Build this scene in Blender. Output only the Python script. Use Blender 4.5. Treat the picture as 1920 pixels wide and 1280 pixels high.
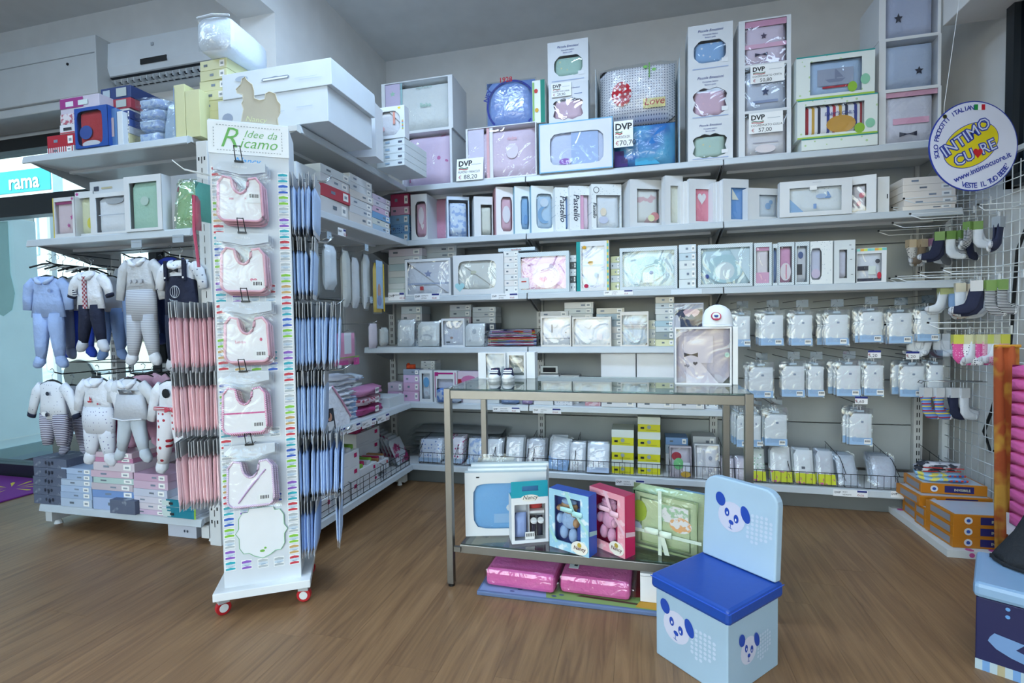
import bpy, bmesh, math, random
from mathutils import Vector, Matrix
for _o in list(bpy.data.objects): bpy.data.objects.remove(_o)
SC = bpy.context.scene; COL = SC.collection
rnd = random.Random(11); PI = math.pi
EXPO=-0.33; SKY=0.8; P_WIN=82; P_L1=68; P_L2=18; P_L3=30; P_L4=20; P_SUN=3
# ---------------------------------------------------------------- camera
FPX, YAW, PIT, ROL, CH = 950.0, .2476, .0355, -.0151, 1.16
_c, _s = math.cos(YAW), math.sin(YAW)
_r = Vector((_c, _s, 0)); FW = Vector((-_s*math.cos(PIT), _c*math.cos(PIT), -math.sin(PIT))); _u = _r.cross(FW)
R2 = _r*math.cos(ROL)+_u*math.sin(ROL); U2 = _u*math.cos(ROL)-_r*math.sin(ROL); C0 = Vector((0, 0, CH))
cd = bpy.data.cameras.new('camera'); cam = bpy.data.objects.new('camera', cd); COL.objects.link(cam)
cam.matrix_world = Matrix(((R2.x, U2.x, -FW.x, 0), (R2.y, U2.y, -FW.y, 0), (R2.z, U2.z, -FW.z, CH), (0, 0, 0, 1)))
cd.sensor_width = 36; cd.lens = 36*FPX/1920; cd.clip_start = .02; SC.camera = cam
def ray(x, y): return FW*FPX+R2*(x-960)+U2*(640-y)
def PY(x, y, Y): d = ray(x, y); return C0+d*(Y/d.y)
def PX(x, y, X): d = ray(x, y); return C0+d*(X/d.x)
def PZ(x, y, z): d = ray(x, y); return C0+d*((z-CH)/d.z)
# ---------------------------------------------------------------- world, lights, exposure
SC.view_settings.view_transform = 'Standard'; SC.view_settings.look = 'None'; SC.view_settings.gamma = 1; SC.view_settings.use_curve_mapping = False
SC.view_settings.exposure = EXPO
W = bpy.data.worlds.new('World'); SC.world = W; W.use_nodes = True
_n = W.node_tree.nodes; _bg = _n['Background']; _sk = _n.new('ShaderNodeTexSky'); _sk.sky_type = 'NISHITA'
_sk.sun_disc = False; _sk.sun_elevation = math.radians(38); _sk.sun_rotation = math.radians(200); _sk.air_density = 1.2; _sk.dust_density = 2.0
W.node_tree.links.new(_sk.outputs[0], _bg.inputs[0]); _bg.inputs[1].default_value = SKY
def area(name, loc, rot, sx, sy, power, col):
    l = bpy.data.lights.new(name, 'AREA'); l.shape = 'RECTANGLE'; l.size = sx; l.size_y = sy; l.energy = power; l.color = col
    o = bpy.data.objects.new(name, l); COL.objects.link(o); o.location = loc; o.rotation_euler = rot; return o
SC.cycles.transparent_max_bounces = 32
su = bpy.data.lights.new('sun', 'SUN'); su.energy = P_SUN; su.angle = .02; su.color = (1, .96, .9); so = bpy.data.objects.new('sun', su); COL.objects.link(so); so.rotation_euler = (math.radians(42), 0, math.radians(-14))
DAY = (.50, .72, 1.0)
# daylight entering through the shop window behind the camera
area('window_daylight', (-1.9, -2.9, 1.75), (PI/2, 0, 0), 3.8, 2.6, P_WIN, DAY)
# ---------------------------------------------------------------- materials
MATS = {}
def srgb(c):
    if isinstance(c, str): c = tuple(int(c[i:i+2], 16)/255 for i in (0, 2, 4))
    return tuple(((v+.055)/1.055)**2.4 if v > .04045 else v/12.92 for v in c)+(1,)
def nt(name):
    m = bpy.data.materials.new(name); m.use_nodes = True; return m, m.node_tree.nodes, m.node_tree.links, m.node_tree.nodes['Principled BSDF']
def M(c, r=.55, kind='plain', c2=None, s=40., metal=0, bump=0, **k):
    key = (c, r, kind, c2, s, metal, bump)+tuple(sorted(k.items()))
    if key in MATS: return MATS[key]
    m, n, l, b = nt('%s_%s' % (kind, c if isinstance(c, str) else 'mix'))
    b.inputs['Roughness'].default_value = r; b.inputs['Metallic'].default_value = metal
    tc = n.new('ShaderNodeTexCoord')
    def mixc(fac, a, bb):
        x = n.new('ShaderNodeMix'); x.data_type = 'RGBA'; l.new(fac, x.inputs[0]); x.inputs[6].default_value = a; x.inputs[7].default_value = bb; return x.outputs[2]
    A = srgb(c)
    if kind == 'plain':
        nz = n.new('ShaderNodeTexNoise'); nz.inputs['Scale'].default_value = 6; l.new(tc.outputs['Object'], nz.inputs['Vector'])
        dk = tuple(v*.90 for v in A[:3])+(1,)
        l.new(mixc(nz.outputs['Fac'], dk, tuple(min(1, v*1.06) for v in A[:3])+(1,)), b.inputs['Base Color'])
    elif kind == 'stripe':   # stripes along k axis
        sp = n.new('ShaderNodeSeparateXYZ'); l.new(tc.outputs['Object'], sp.inputs[0])
        mu = n.new('ShaderNodeMath'); mu.operation = 'MULTIPLY'; mu.inputs[1].default_value = s; l.new(sp.outputs[k.get('ax', 'Z')], mu.inputs[0])
        fr = n.new('ShaderNodeMath'); fr.operation = 'FRACT'; l.new(mu.outputs[0], fr.inputs[0])
        gt = n.new('ShaderNodeMath'); gt.operation = 'GREATER_THAN'; gt.inputs[1].default_value = k.get('duty', .5); l.new(fr.outputs[0], gt.inputs[0])
        l.new(mixc(gt.outputs[0], A, srgb(c2)), b.inputs['Base Color'])
    elif kind == 'multi':   # coloured bands
        sp = n.new('ShaderNodeSeparateXYZ'); l.new(tc.outputs['Object'], sp.inputs[0])
        mu = n.new('ShaderNodeMath'); mu.operation = 'MULTIPLY'; mu.inputs[1].default_value = s; l.new(sp.outputs[k.get('ax', 'Z')], mu.inputs[0])
        fr = n.new('ShaderNodeMath'); fr.operation = 'FRACT'; l.new(mu.outputs[0], fr.inputs[0])
        rp = n.new('ShaderNodeValToRGB'); rp.color_ramp.interpolation = 'CONSTANT'; cs = [c]+list(c2)
        e = rp.color_ramp.elements
        while len(e) < len(cs): e.new(.5)
        for i, q in enumerate(cs): e[i].position = i/len(cs); e[i].color = srgb(q)
        l.new(fr.outputs[0], rp.inputs[0]); l.new(rp.outputs[0], b.inputs['Base Color'])
    elif kind == 'dots':
        mp = n.new('ShaderNodeMapping'); l.new(tc.outputs['Object'], mp.inputs[0]); mp.inputs['Scale'].default_value = (1, .001, 1)
        vo = n.new('ShaderNodeTexVoronoi'); vo.inputs['Scale'].default_value = s; vo.inputs['Randomness'].default_value = k.get('rand', .35); l.new(mp.outputs[0], vo.inputs['Vector'])
        gt = n.new('ShaderNodeMath'); gt.operation = 'LESS_THAN'; gt.inputs[1].default_value = k.get('rad', .25); l.new(vo.outputs['Distance'], gt.inputs[0])
        l.new(mixc(gt.outputs[0], A, srgb(c2)), b.inputs['Base Color'])
    elif kind == 'check':
        ch = n.new('ShaderNodeTexChecker'); ch.inputs['Scale'].default_value = s; l.new(tc.outputs['Object'], ch.inputs['Vector'])
        mp = n.new('ShaderNodeMapping'); l.new(tc.outputs['Object'], mp.inputs[0]); mp.inputs['Location'].default_value = (.0013, .0011, .0017); l.new(mp.outputs[0], ch.inputs['Vector'])
        ch.inputs['Color1'].default_value = A; ch.inputs['Color2'].default_value = srgb(c2); l.new(ch.outputs[0], b.inputs['Base Color'])
    elif kind == 'blotch':
        nz = n.new('ShaderNodeTexNoise'); nz.inputs['Scale'].default_value = s; nz.inputs['Detail'].default_value = 3; l.new(tc.outputs['Object'], nz.inputs['Vector'])
        rp = n.new('ShaderNodeValToRGB'); rp.color_ramp.elements[0].position = k.get('lo', .5); rp.color_ramp.elements[1].position = k.get('hi', .56)
        rp.color_ramp.elements[0].color = A; rp.color_ramp.elements[1].color = srgb(c2); l.new(nz.outputs['Fac'], rp.inputs[0]); l.new(rp.outputs[0], b.inputs['Base Color'])
    if bump:
        nz = n.new('ShaderNodeTexNoise'); nz.inputs['Scale'].default_value = k.get('bs', 30); nz.inputs['Detail'].default_value = 3; l.new(tc.outputs['Object'], nz.inputs['Vector'])
        bp = n.new('ShaderNodeBump'); bp.inputs['Strength'].default_value = bump; bp.inputs['Distance'].default_value = k.get('bd', .01); l.new(nz.outputs['Fac'], bp.inputs['Height']); l.new(bp.outputs[0], b.inputs['Normal'])
    MATS[key] = m; return m
def film(tint='FFFFFF', gl=.08, rough=.06, sc=6., bd=.010):
    key = ('film', tint, gl, rough, sc, bd)
    if key in MATS: return MATS[key]
    m, n, l, b = nt('clear_film'); n.remove(b)
    t = n.new('ShaderNodeBsdfTransparent'); t.inputs[0].default_value = srgb(tint); g = n.new('ShaderNodeBsdfGlossy'); g.inputs['Roughness'].default_value = rough
    x = n.new('ShaderNodeMixShader'); x.inputs[0].default_value = gl; l.new(t.outputs[0], x.inputs[1]); l.new(g.outputs[0], x.inputs[2]); l.new(x.outputs[0], n['Material Output'].inputs[0])
    tc = n.new('ShaderNodeTexCoord'); nz = n.new('ShaderNodeTexNoise'); nz.inputs['Scale'].default_value = sc; nz.inputs['Detail'].default_value = 2; nz.inputs['Distortion'].default_value = 1.5
    l.new(tc.outputs['Object'], nz.inputs['Vector'])
    bp = n.new('ShaderNodeBump'); bp.inputs['Strength'].default_value = 1; bp.inputs['Distance'].default_value = bd; l.new(nz.outputs['Fac'], bp.inputs['Height']); l.new(bp.outputs[0], g.inputs['Normal'])
    MATS[key] = m; return m
def glassmat(name, tint, gl, rough=.02):
    m, n, l, b = nt(name); n.remove(b)
    t = n.new('ShaderNodeBsdfTransparent'); t.inputs[0].default_value = srgb(tint); g = n.new('ShaderNodeBsdfGlossy'); g.inputs['Roughness'].default_value = rough
    lw = n.new('ShaderNodeLayerWeight'); lw.inputs[0].default_value = .5; pw = n.new('ShaderNodeMath'); pw.operation = 'POWER'; pw.inputs[1].default_value = 3.5; l.new(lw.outputs['Facing'], pw.inputs[0])
    fr = n.new('ShaderNodeMath'); fr.operation = 'MULTIPLY_ADD'; fr.inputs[1].default_value = .85; fr.inputs[2].default_value = (gl-1)*.10; l.new(pw.outputs[0], fr.inputs[0])
    x = n.new('ShaderNodeMixShader'); l.new(fr.outputs[0], x.inputs[0]); l.new(t.outputs[0], x.inputs[1]); l.new(g.outputs[0], x.inputs[2]); l.new(x.outputs[0], n['Material Output'].inputs[0]); return m
WHITE = M('EEF0F0', .5); CARD = M('F0F2F2', .45); PAINT = M('E8E8E6', .8, bump=.05, bs=90.); METALW = M('D4D6D6', .35); GREYM = M('A8ACAE', .4)
BLACK = M('141618', .5); NAVY = M('1A2140', .8, bump=.15, bs=200.); FILM = film(); BAG = film('FAFCFD', .12, .22, 11., .012); BAGL = film('FCFDFE', .06, .2, 11., .01)
CHROME = M('B8BCBE', .22, metal=1.); DARKWIRE = M('3A3C3E', .35, metal=.8); CLW = M('E8EAEC', .85, bump=.25, bs=60.)
def cl(c, b=.25): return M(c, .85, bump=b, bs=60.)
def clg(c): return M(c, .88, bump=.55, bs=24., bd=.02)
# ---------------------------------------------------------------- mesh building
class MB:
    def __init__(s): s.v = []; s.f = []; s.m = []
    def add(s, vs, fs, m=0):
        o = len(s.v); s.v += [tuple(p) for p in vs]; s.f += [tuple(i+o for i in f) for f in fs]; s.m += [m]*len(fs); return s
    def box(s, x0, x1, y0, y1, z0, z1, m=0):
        return s.add([(x0,y0,z0),(x1,y0,z0),(x1,y1,z0),(x0,y1,z0),(x0,y0,z1),(x1,y0,z1),(x1,y1,z1),(x0,y1,z1)], [(0,3,2,1),(4,5,6,7),(0,1,5,4),(1,2,6,5),(2,3,7,6),(3,0,4,7)], m)
    def tray(s, w, d, h, t=.003, m=0):   # box open at the front (y=0)
        s.box(0, w, d-t, d, 0, h, m); s.box(0, t, 0, d-t, 0, h, m); s.box(w-t, w, 0, d-t, 0, h, m); s.box(t, w-t, 0, d-t, 0, t, m); return s.box(t, w-t, 0, d-t, h-t, h, m)
    def loft(s, rings, caps=True, m=0, closed=False):
        n = len(rings[0]); vs = [p for r in rings for p in r]; fs = []
        for i in range(len(rings)-1):
            for j in range(n):
                k = (j+1) % n; fs.append((i*n+j, i*n+k, (i+1)*n+k, (i+1)*n+j))
        if caps: fs.append(tuple(range(n-1, -1, -1))); fs.append(tuple((len(rings)-1)*n+j for j in range(n)))
        return s.add(vs, fs, m)
    def tube(s, pts, r, n=6, m=0):
        pts = [Vector(p) for p in pts]; rings = []
        for i, p in enumerate(pts):
            d = (pts[min(i+1, len(pts)-1)]-pts[max(i-1, 0)]).normalized(); a = Vector((0, 0, 1)) if abs(d.z) < .9 else Vector((1, 0, 0))
            u = d.cross(a).normalized(); w = d.cross(u); rr = r[i] if isinstance(r, (list, tuple)) else r
            rings.append([p+u*math.cos(2*PI*j/n)*rr+w*math.sin(2*PI*j/n)*rr for j in range(n)])
        return s.loft(rings, True, m)
    def prism(s, pts, y0, y1, m=0):   # outline in x,z extruded along y
        n = len(pts); vs = [(p[0], y0, p[1]) for p in pts]+[(p[0], y1, p[1]) for p in pts]
        return s.add(vs, [tuple(range(n)), tuple(range(2*n-1, n-1, -1))]+[(i, n+i, n+(i+1) % n, (i+1) % n) for i in range(n)], m)
    def ring(s, w, h, hole, y=0., t=.003, m=0):   # panel 0..w,0..h with a hole; hole = (cx,cz,a,b,shape)
        cx, cz, a, b, shp = hole; A = [2*PI*i/32 for i in range(32)]
        A += [math.atan2(zz-cz, xx-cx) % (2*PI) for xx in (0, w) for zz in (0, h)]
        if shp == 'rect': A += [math.atan2(zz, xx) % (2*PI) for xx in (-a, a) for zz in (-b, b)]
        A = sorted(set(round(q, 5) for q in A)); inn = []; out = []
        for q in A:
            c_, s_ = math.cos(q), math.sin(q)
            if shp == 'rect': r = min(a/max(abs(c_), 1e-6), b/max(abs(s_), 1e-6))
            elif shp == 'oct': r = min(a/max(abs(c_), 1e-6), b/max(abs(s_), 1e-6), .78*(a+b)/max(abs(c_)+abs(s_), 1e-6))
            elif shp == 'scal': r = (abs(c_/a)**5+abs(s_/b)**5)**-.2*(1+.07*math.cos(8*q+PI))
            else: r = (abs(c_/a)**6+abs(s_/b)**6)**(-1/6)
            ro = min((w-cx if c_ > 0 else cx)/max(abs(c_), 1e-6), (h-cz if s_ > 0 else cz)/max(abs(s_), 1e-6))
            inn.append((cx+r*c_, cz+r*s_)); out.append((cx+ro*c_, cz+ro*s_))
        n = len(A); vs = [(p[0], y, p[1]) for p in inn]+[(p[0], y, p[1]) for p in out]+[(p[0], y+t, p[1]) for p in inn]
        fs = []
        for i in range(n):
            k = (i+1) % n; fs += [(i, n+i, n+k, k), (i, k, 2*n+k, 2*n+i)]
        return s.add(vs, fs, m)
    def puff(s, x0, x1, z0, z1, y0, y1, nx=7, nz=7, p=2.2, wob=.0, m=0, seed=0):   # pillow between y0 (front) and y1
        R_ = random.Random(seed); vs = []; fs = []; mid = (y0+y1)/2; t = (y1-y0)/2
        for side in (-1, 1):
            for j in range(nz+1):
                for i in range(nx+1):
                    u = 2*i/nx-1; v = 2*j/nz-1; th = max(0, (1-abs(u)**(p*2))*(1-abs(v)**(p*2)))**.5
                    if 0 < th: th *= 1+wob*(R_.random()-.5)
                    vs.append((x0+(x1-x0)*(u+1)/2, mid+side*t*th, z0+(z1-z0)*(v+1)/2))
        q = (nx+1)*(nz+1)
        for j in range(nz):
            for i in range(nx):
                a = j*(nx+1)+i; fs.append((a, a+1, a+nx+2, a+nx+1)); fs.append((q+a, q+a+nx+1, q+a+nx+2, q+a+1))
        return s.add(vs, fs, m)
    def data(s, name, mats, smooth=False):
        me = bpy.data.meshes.new(name); me.from_pydata(s.v, [], s.f)
        for x in (mats if isinstance(mats, (list, tuple)) else [mats]): me.materials.append(x)
        if any(s.m): me.polygons.foreach_set('material_index', s.m)
        if smooth: me.polygons.foreach_set('use_smooth', [True]*len(me.polygons))
        me.update(); return me
    def build(s, name, mats, parent=None, smooth=False, loc=None, rot=None, bevel=0, kind=None, label=None):
        o = bpy.data.objects.new(name, s.data(name, mats, smooth)); COL.objects.link(o); o.parent = parent
        if loc: o.location = loc
        if rot: o.rotation_euler = rot
        if bevel: b = o.modifiers.new('bevel', 'BEVEL'); b.width = bevel; b.segments = 2; b.limit_method = 'ANGLE'
        if kind: o['kind'] = kind
        if label: o['label'] = label
        return o
def tag(o, label, cat, group=None):
    o['label'] = label; o['category'] = cat
    if group: o['group'] = group
    return o
def thing(name, label, cat, loc=(0, 0, 0), rz=0, group=None, rot=None):
    o = bpy.data.objects.new(name, None); COL.objects.link(o); o.empty_display_size = .05; o.location = loc; o.rotation_euler = rot or (0, 0, rz); return tag(o, label, cat, group)
def struct(name, mb, mat, label=None, **k):
    o = mb.build(name, mat, **k); o['kind'] = 'structure'
    if label: o['label'] = label
    return o
def dup(root, loc=None, rz=None, label=None, group=None, rot=None):
    r = root.copy(); COL.objects.link(r)
    if loc is not None: r.location = loc
    if rz is not None: r.rotation_euler = (0, 0, rz)
    if rot is not None: r.rotation_euler = rot
    if label: r['label'] = label
    if group: r['group'] = group
    for ch in root.children:
        c = ch.copy(); COL.objects.link(c); c.parent = r
        for g in ch.children:
            d = g.copy(); COL.objects.link(d); d.parent = c
    return r
_TX = {}
def text(s, size, mat, parent, loc, rot=(PI/2, 0, 0), align='LEFT', shear=0, bold=0, name='lettering', sx=1):
    key = (s, align, shear, bold)
    if key not in _TX:
        c = bpy.data.curves.new('text', 'FONT'); c.body = s; c.align_x = align; c.shear = shear; c.offset = bold; c.resolution_u = 2; c.extrude = 0
        o = bpy.data.objects.new('text', c); _TX[key] = bpy.data.meshes.new_from_object(o); bpy.data.objects.remove(o); bpy.data.curves.remove(c)
    me = _TX[key].copy(); me.materials.clear(); me.materials.append(mat)
    o = bpy.data.objects.new(name, me); COL.objects.link(o); o.parent = parent; o.location = loc; o.rotation_euler = rot; o.scale = (size*sx, size, size); return o
ORD = ['bottom', 'second', 'third', 'fourth', 'fifth', 'sixth', 'seventh', 'eighth', 'ninth', 'tenth']
# ================================================================ ROOM
ZC = 3.51; YB = 4.2; XL = -2.185; XR = 1.95
CEIL = M('DEE0E0', .9, bump=.04, bs=80.)
def floor_mat():
    m, n, l, b = nt('oak_laminate'); b.inputs['Roughness'].default_value = .42
    tc = n.new('ShaderNodeTexCoord'); oi = n.new('ShaderNodeObjectInfo'); mp = n.new('ShaderNodeMapping'); mp.inputs['Scale'].default_value = (11, .7, 1)
    ad = n.new('ShaderNodeVectorMath'); ad.operation = 'ADD'; l.new(tc.outputs['Object'], ad.inputs[0]); cx = n.new('ShaderNodeCombineXYZ'); ml = n.new('ShaderNodeMath'); ml.operation = 'MULTIPLY'; ml.inputs[1].default_value = 37
    l.new(oi.outputs['Random'], ml.inputs[0]); l.new(ml.outputs[0], cx.inputs[0]); l.new(ml.outputs[0], cx.inputs[1]); l.new(cx.outputs[0], ad.inputs[1]); l.new(ad.outputs[0], mp.inputs[0])
    nz = n.new('ShaderNodeTexNoise'); nz.inputs['Scale'].default_value = 2.2; nz.inputs['Detail'].default_value = 8; nz.inputs['Roughness'].default_value = .62; nz.inputs['Distortion'].default_value = 1.6; l.new(mp.outputs[0], nz.inputs['Vector'])
    rp = n.new('ShaderNodeValToRGB'); e = rp.color_ramp.elements; e[0].position = .25; e[0].color = srgb('664830'); e[1].position = .8; e[1].color = srgb('9A7752'); q = e.new(.5); q.color = srgb('826242'); l.new(nz.outputs['Fac'], rp.inputs[0])
    hs = n.new('ShaderNodeHueSaturation'); l.new(rp.outputs[0], hs.inputs['Color']); mr = n.new('ShaderNodeMapRange'); mr.inputs[3].default_value = .92; mr.inputs[4].default_value = 1.06; l.new(oi.outputs['Random'], mr.inputs[0]); l.new(mr.outputs[0], hs.inputs['Value'])
    l.new(hs.outputs[0], b.inputs['Base Color']); bp = n.new('ShaderNodeBump'); bp.inputs['Strength'].default_value = .12; bp.inputs['Distance'].default_value = .002; l.new(nz.outputs['Fac'], bp.inputs['Height']); l.new(bp.outputs[0], b.inputs['Normal']); return m
floor = struct('floor', MB().box(-6.6, XR+.1, -3.1, YB+.1, -.12, -.012), M('4A3A28', .8), 'oak plank laminate floor of the shop')
FM = floor_mat(); _pl = {}
PWID = .19
for i in range(int(8.6/PWID)):
    x = -6.55+i*PWID; y = -3.0-rnd.random()*1.2
    while y < YB:
        L = 1.29; y0 = max(y, -3.05); y1 = min(y+L, 2.96 if x < -2.2 else YB); k = round(y1-y0, 2)
        if y1-y0 > .05:
            if k not in _pl: _pl[k] = MB().box(0, PWID-.0005, 0, k-.0005, -.012, 0).data('plank', FM)
            o = bpy.data.objects.new('plank', _pl[k]); COL.objects.link(o); o.parent = floor; o.location = (x, y0, 0)
        y += L
struct('wall_back', MB().box(XL-.3, XR+.3, YB, YB+.1, 0, ZC), PAINT, 'white painted wall behind the long shelving')
struct('wall_column', MB().box(-2.442, XL, 2.763, YB, 0, ZC), PAINT, 'white painted pier left of the shelving corner')
struct('wall_right', MB().box(XR, XR+.1, -3.1, YB, 0, ZC), PAINT, 'white side wall at the right edge')
struct('wall_left', MB().box(-6.7, -6.6, -3.1, 3.0, 0, ZC), PAINT)
b_ = MB(); b_.box(-6.6, XR, -3.1, -3.0, 0, .35); b_.box(-6.6, XR, -3.1, -3.0, 3.1, ZC); b_.box(-6.6, -3.9, -3.1, -3.0, .35, 3.1); b_.box(1.3, XR, -3.1, -3.0, .35, 3.1)
struct('wall_front', b_, PAINT)
struct('ceiling', MB().box(-6.7, XR+.1, -3.1, YB+.1, ZC, ZC+.1), CEIL, 'grey-white painted flat ceiling of the shop')
struct('trim_1', MB().box(-2.442, XL, -3.0, 2.763, 3.11, ZC), PAINT, 'plaster beam running below the ceiling')
# facade wall on the left : plaster above and right of the glazing
b_ = MB(); b_.box(-6.6, -3.35, 2.98, 3.1, 2.62, ZC); b_.box(-3.35, -2.442, 2.98, 3.1, 0, ZC)
struct('wall_facade', b_, PAINT, 'white wall above the glazed shopfront carrying the air conditioner')
DFR = M('20262C', .35)
win = struct('window_1', MB().box(-6.6, -3.35, 2.955, 2.965, .1, 2.62), glassmat('shop_glass', 'E6F4F4', 1.25), 'clear glazing of the shopfront')
MB().box(-6.6, -3.35, 2.91, 3.0, 2.05, 2.205).build('transom', DFR, win); MB().box(-6.6, -3.35, 2.90, 3.02, 0, .1).build('sill', DFR, win); MB().box(-3.42, -3.35, 2.91, 3.0, 0, 2.62).build('mullion', DFR, win)
MB().box(-6.6, -3.35, 2.90, 3.02, 2.55, 2.64).build('head_frame', M('0C0E10', .5), win)
b_ = MB().box(-6.6, -3.55, 2.70, 2.98, 2.76, 3.15); b_.box(-6.6, -3.57, 2.72, 2.96, 2.70, 2.76)
sb = struct('trim_2', b_, M('C6CACB', .5), 'grey-white roller shutter box above the shopfront', bevel=.006)
MB().tube([(-3.80, 2.699, 2.985), (-3.80, 2.694, 2.985)], .009, 10).build('access_hole', BLACK, sb)
MB().box(-6.6, -3.56, 2.697, 2.70, 3.03, 3.035).build('panel_joint', M('9A9EA0', .6), sb)
# right wall dark window and soffit box
w3 = struct('window_2', MB().box(1.93, 1.95, 2.35, 3.30, 1.88, 3.0), glassmat('side_glass', '9FB4C4', 1.5), 'small dark-framed window high on the right wall')
b_ = MB(); b_.box(1.90, 1.95, 3.26, 3.32, 1.84, 3.04); b_.box(1.90, 1.95, 2.35, 3.32, 1.84, 1.90); b_.box(1.90, 1.95, 2.35, 3.32, 2.98, 3.04)
b_.build('frame', DFR, w3)
struct('trim_3', MB().box(1.66, 1.95, 2.2, 3.42, 2.79, 3.12), PAINT, 'white soffit box under the ceiling at the right', bevel=.004)
# ---------------------------------------------------------------- shop window behind the camera
w2 = struct('window_3', MB().box(-3.9, 1.3, -3.06, -3.05, .35, 3.1), glassmat('front_glass', 'EEF6F8', 1.2)); 
b_ = MB()
for x in (-3.9, -2.2, -.45, 1.24): b_.box(x, x+.06, -3.09, -3.0, .35, 3.1)
b_.build('frame', DFR, w2)
# ---------------------------------------------------------------- ceiling lamps (lens housings above and behind the photographer)
LAMPG = 'ceiling strip lamps'
def ceiling_lamp(x, y, w, power, lab, L=1.2):
    t = thing('ceiling_light', lab, 'lamp', (x, y, ZC), 0, LAMPG); MB().box(-L/2-.02, L/2+.02, -w/2-.02, w/2+.02, -.07, 0).build('housing', METALW, t, bevel=.004)
    MB().box(-L/2, L/2, -w/2, w/2, -.075, -.07).build('diffuser', M('F4F8FA', .4), t)
    area('lamp_light', (x, y, ZC-.08), (0, 0, 0), L, w, power, LAMPC)
LAMPC = (.54, .74, 1.0)
ceiling_lamp(-.9, 1.9, .3, P_L1, 'long white strip lamp on the ceiling above the aisle before the table'); ceiling_lamp(.7, 1.7, .3, P_L2, 'long white strip lamp on the ceiling near the right wall'); ceiling_lamp(-3.4, 1.2, .3, P_L3, 'long white strip lamp on the ceiling above the clothes rack'); ceiling_lamp(-1.2, -.8, .3, P_L4, 'long white strip lamp on the ceiling behind the camera')
# ---------------------------------------------------------------- air conditioner
t = thing('air_conditioner', 'white wall-mounted split air conditioner above the clothes gondola', 'air conditioner', (-3.62, 2.98, 2.86))
pr = [(0, .0), (-.10, .0), (-.19, .05), (-.205, .10), (-.195, .27), (-.17, .285), (0, .285)]
b_ = MB(); vs = [(0, p[0], p[1]) for p in pr]+[(.96, p[0], p[1]) for p in pr]; n = len(pr)
b_.add(vs, [tuple(range(n-1, -1, -1)), tuple(range(n, 2*n))]+[(i, i+1, n+i+1, n+i) for i in range(n-1)]+[(n-1, 0, n, 2*n-1)]); b_.build('housing', M('D8DEE2', .3), t)
MB().add([(.03, -.110, -.0), (.93, -.110, -.0), (.93, -.186, .042), (.03, -.186, .042)], [(0, 1, 2, 3)]).build('outlet', M('30363C', .5), t, loc=(0, -.004, -.002))
for i in range(2):
    MB().add([(.03, -.12-i*.035, .004+i*.02), (.93, -.12-i*.035, .004+i*.02), (.93, -.14-i*.035, .012+i*.02), (.03, -.14-i*.035, .012+i*.02)], [(0, 1, 2, 3)]).build('louvre', M('D8DEE2', .4), t, loc=(0, -.012, -.008))
b_ = MB()
for i in range(16): x = .05+i*.055; b_.box(x, x+.006, -.18, -.11, .0, .03)
b_.build('vane', M('C4CACE', .5), t, loc=(0, -.006, -.006), kind='stuff')
MB().box(.36, .58, -.209, -.203, .085, .12).build('display', BLACK, t); MB().box(.45, .47, -.205, -.199, .2, .22).build('emblem', M('A8B0B8', .4), t)
# ---------------------------------------------------------------- street behind the glass
struct('ground', MB().box(-30, 4, 3.12, 30, -.16, -.04), M('A8B4BC', .85, 'check', 'B8C4CA', 3.3), 'pale grey paved street outside the shopfront')
# concrete pillar close to the glass
t = thing('street_pillar', 'pale concrete pillar standing outside right by the shop glass', 'pillar', (-5.72, 3.35, -.04)); MB().box(-.24, .24, -.2, .2, 0, 2.22).build('shaft', M('F4F6F6', .8, bump=.1), t, bevel=.01); MB().box(-.27, .27, -.23, .23, 0, .16).build('plinth', M('9FAEB0', .8), t)
# stroller-bottle window decal
t = thing('window_decal', 'pale teal sticker shape on the shopfront glass', 'decal', (-4.95, 2.95, 1.28))
b_ = MB(); P_ = [(-.16, .75), (-.16, .18), (-.1, .04), (0, 0), (.1, .05), (.14, .18), (.10, .34), (.10, .75)]; b_.prism([(p[0], p[1]) for p in P_], -.003, 0); b_.build('sticker', M('9CCCCC', .6), t)
# buildings
def building(x0, x1, y0, y1, h, mat, lab, rows, wm=M('4A5560', .3)):
    t = thing('building', lab, 'building', (x0, y0, -.04)); w = x1-x0; MB().box(0, w, 0, y1-y0, 0, h).build('wall', mat, t)
    MB().box(-.15, w+.15, -.15, y1-y0, h, h+.2).build('cornice', M('C8D0D4', .7), t)
    for (a, b2, c, d) in rows:
        q = MB().box(a, b2, -.06, .02, c, d).build('window', M('C0CCD4', .5), t); MB().box(a+.1, b2-.1, -.075, -.06, c+.1, d-.1).build('pane', wm, q)
    return t
building(-30, -14.5, 12, 20, 9, M('D4E2EA', .8), 'pale house across the street with dark windows', [(4+i*3, 5.6+i*3, 1+j*2.6, 2.6+j*2.6) for i in range(4) for j in range(3)])
building(-14.2, -9.6, 11, 20, 7.5, M('E4F0F6', .8), 'white rendered house across the street behind the clothes', [(.5, 1.3, 1.6, 3.0), (2.4, 3.6, 1.6, 3.0), (.5, 1.3, 4.6, 6), (2.4, 3.6, 4.6, 6)])
building(-9.3, 2, 13, 20, 8, M('C6D2D8', .8), 'grey house across the street behind the pier', [(1+i*2.4, 2.4+i*2.4, 1.5, 3.2) for i in range(4)])
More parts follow.
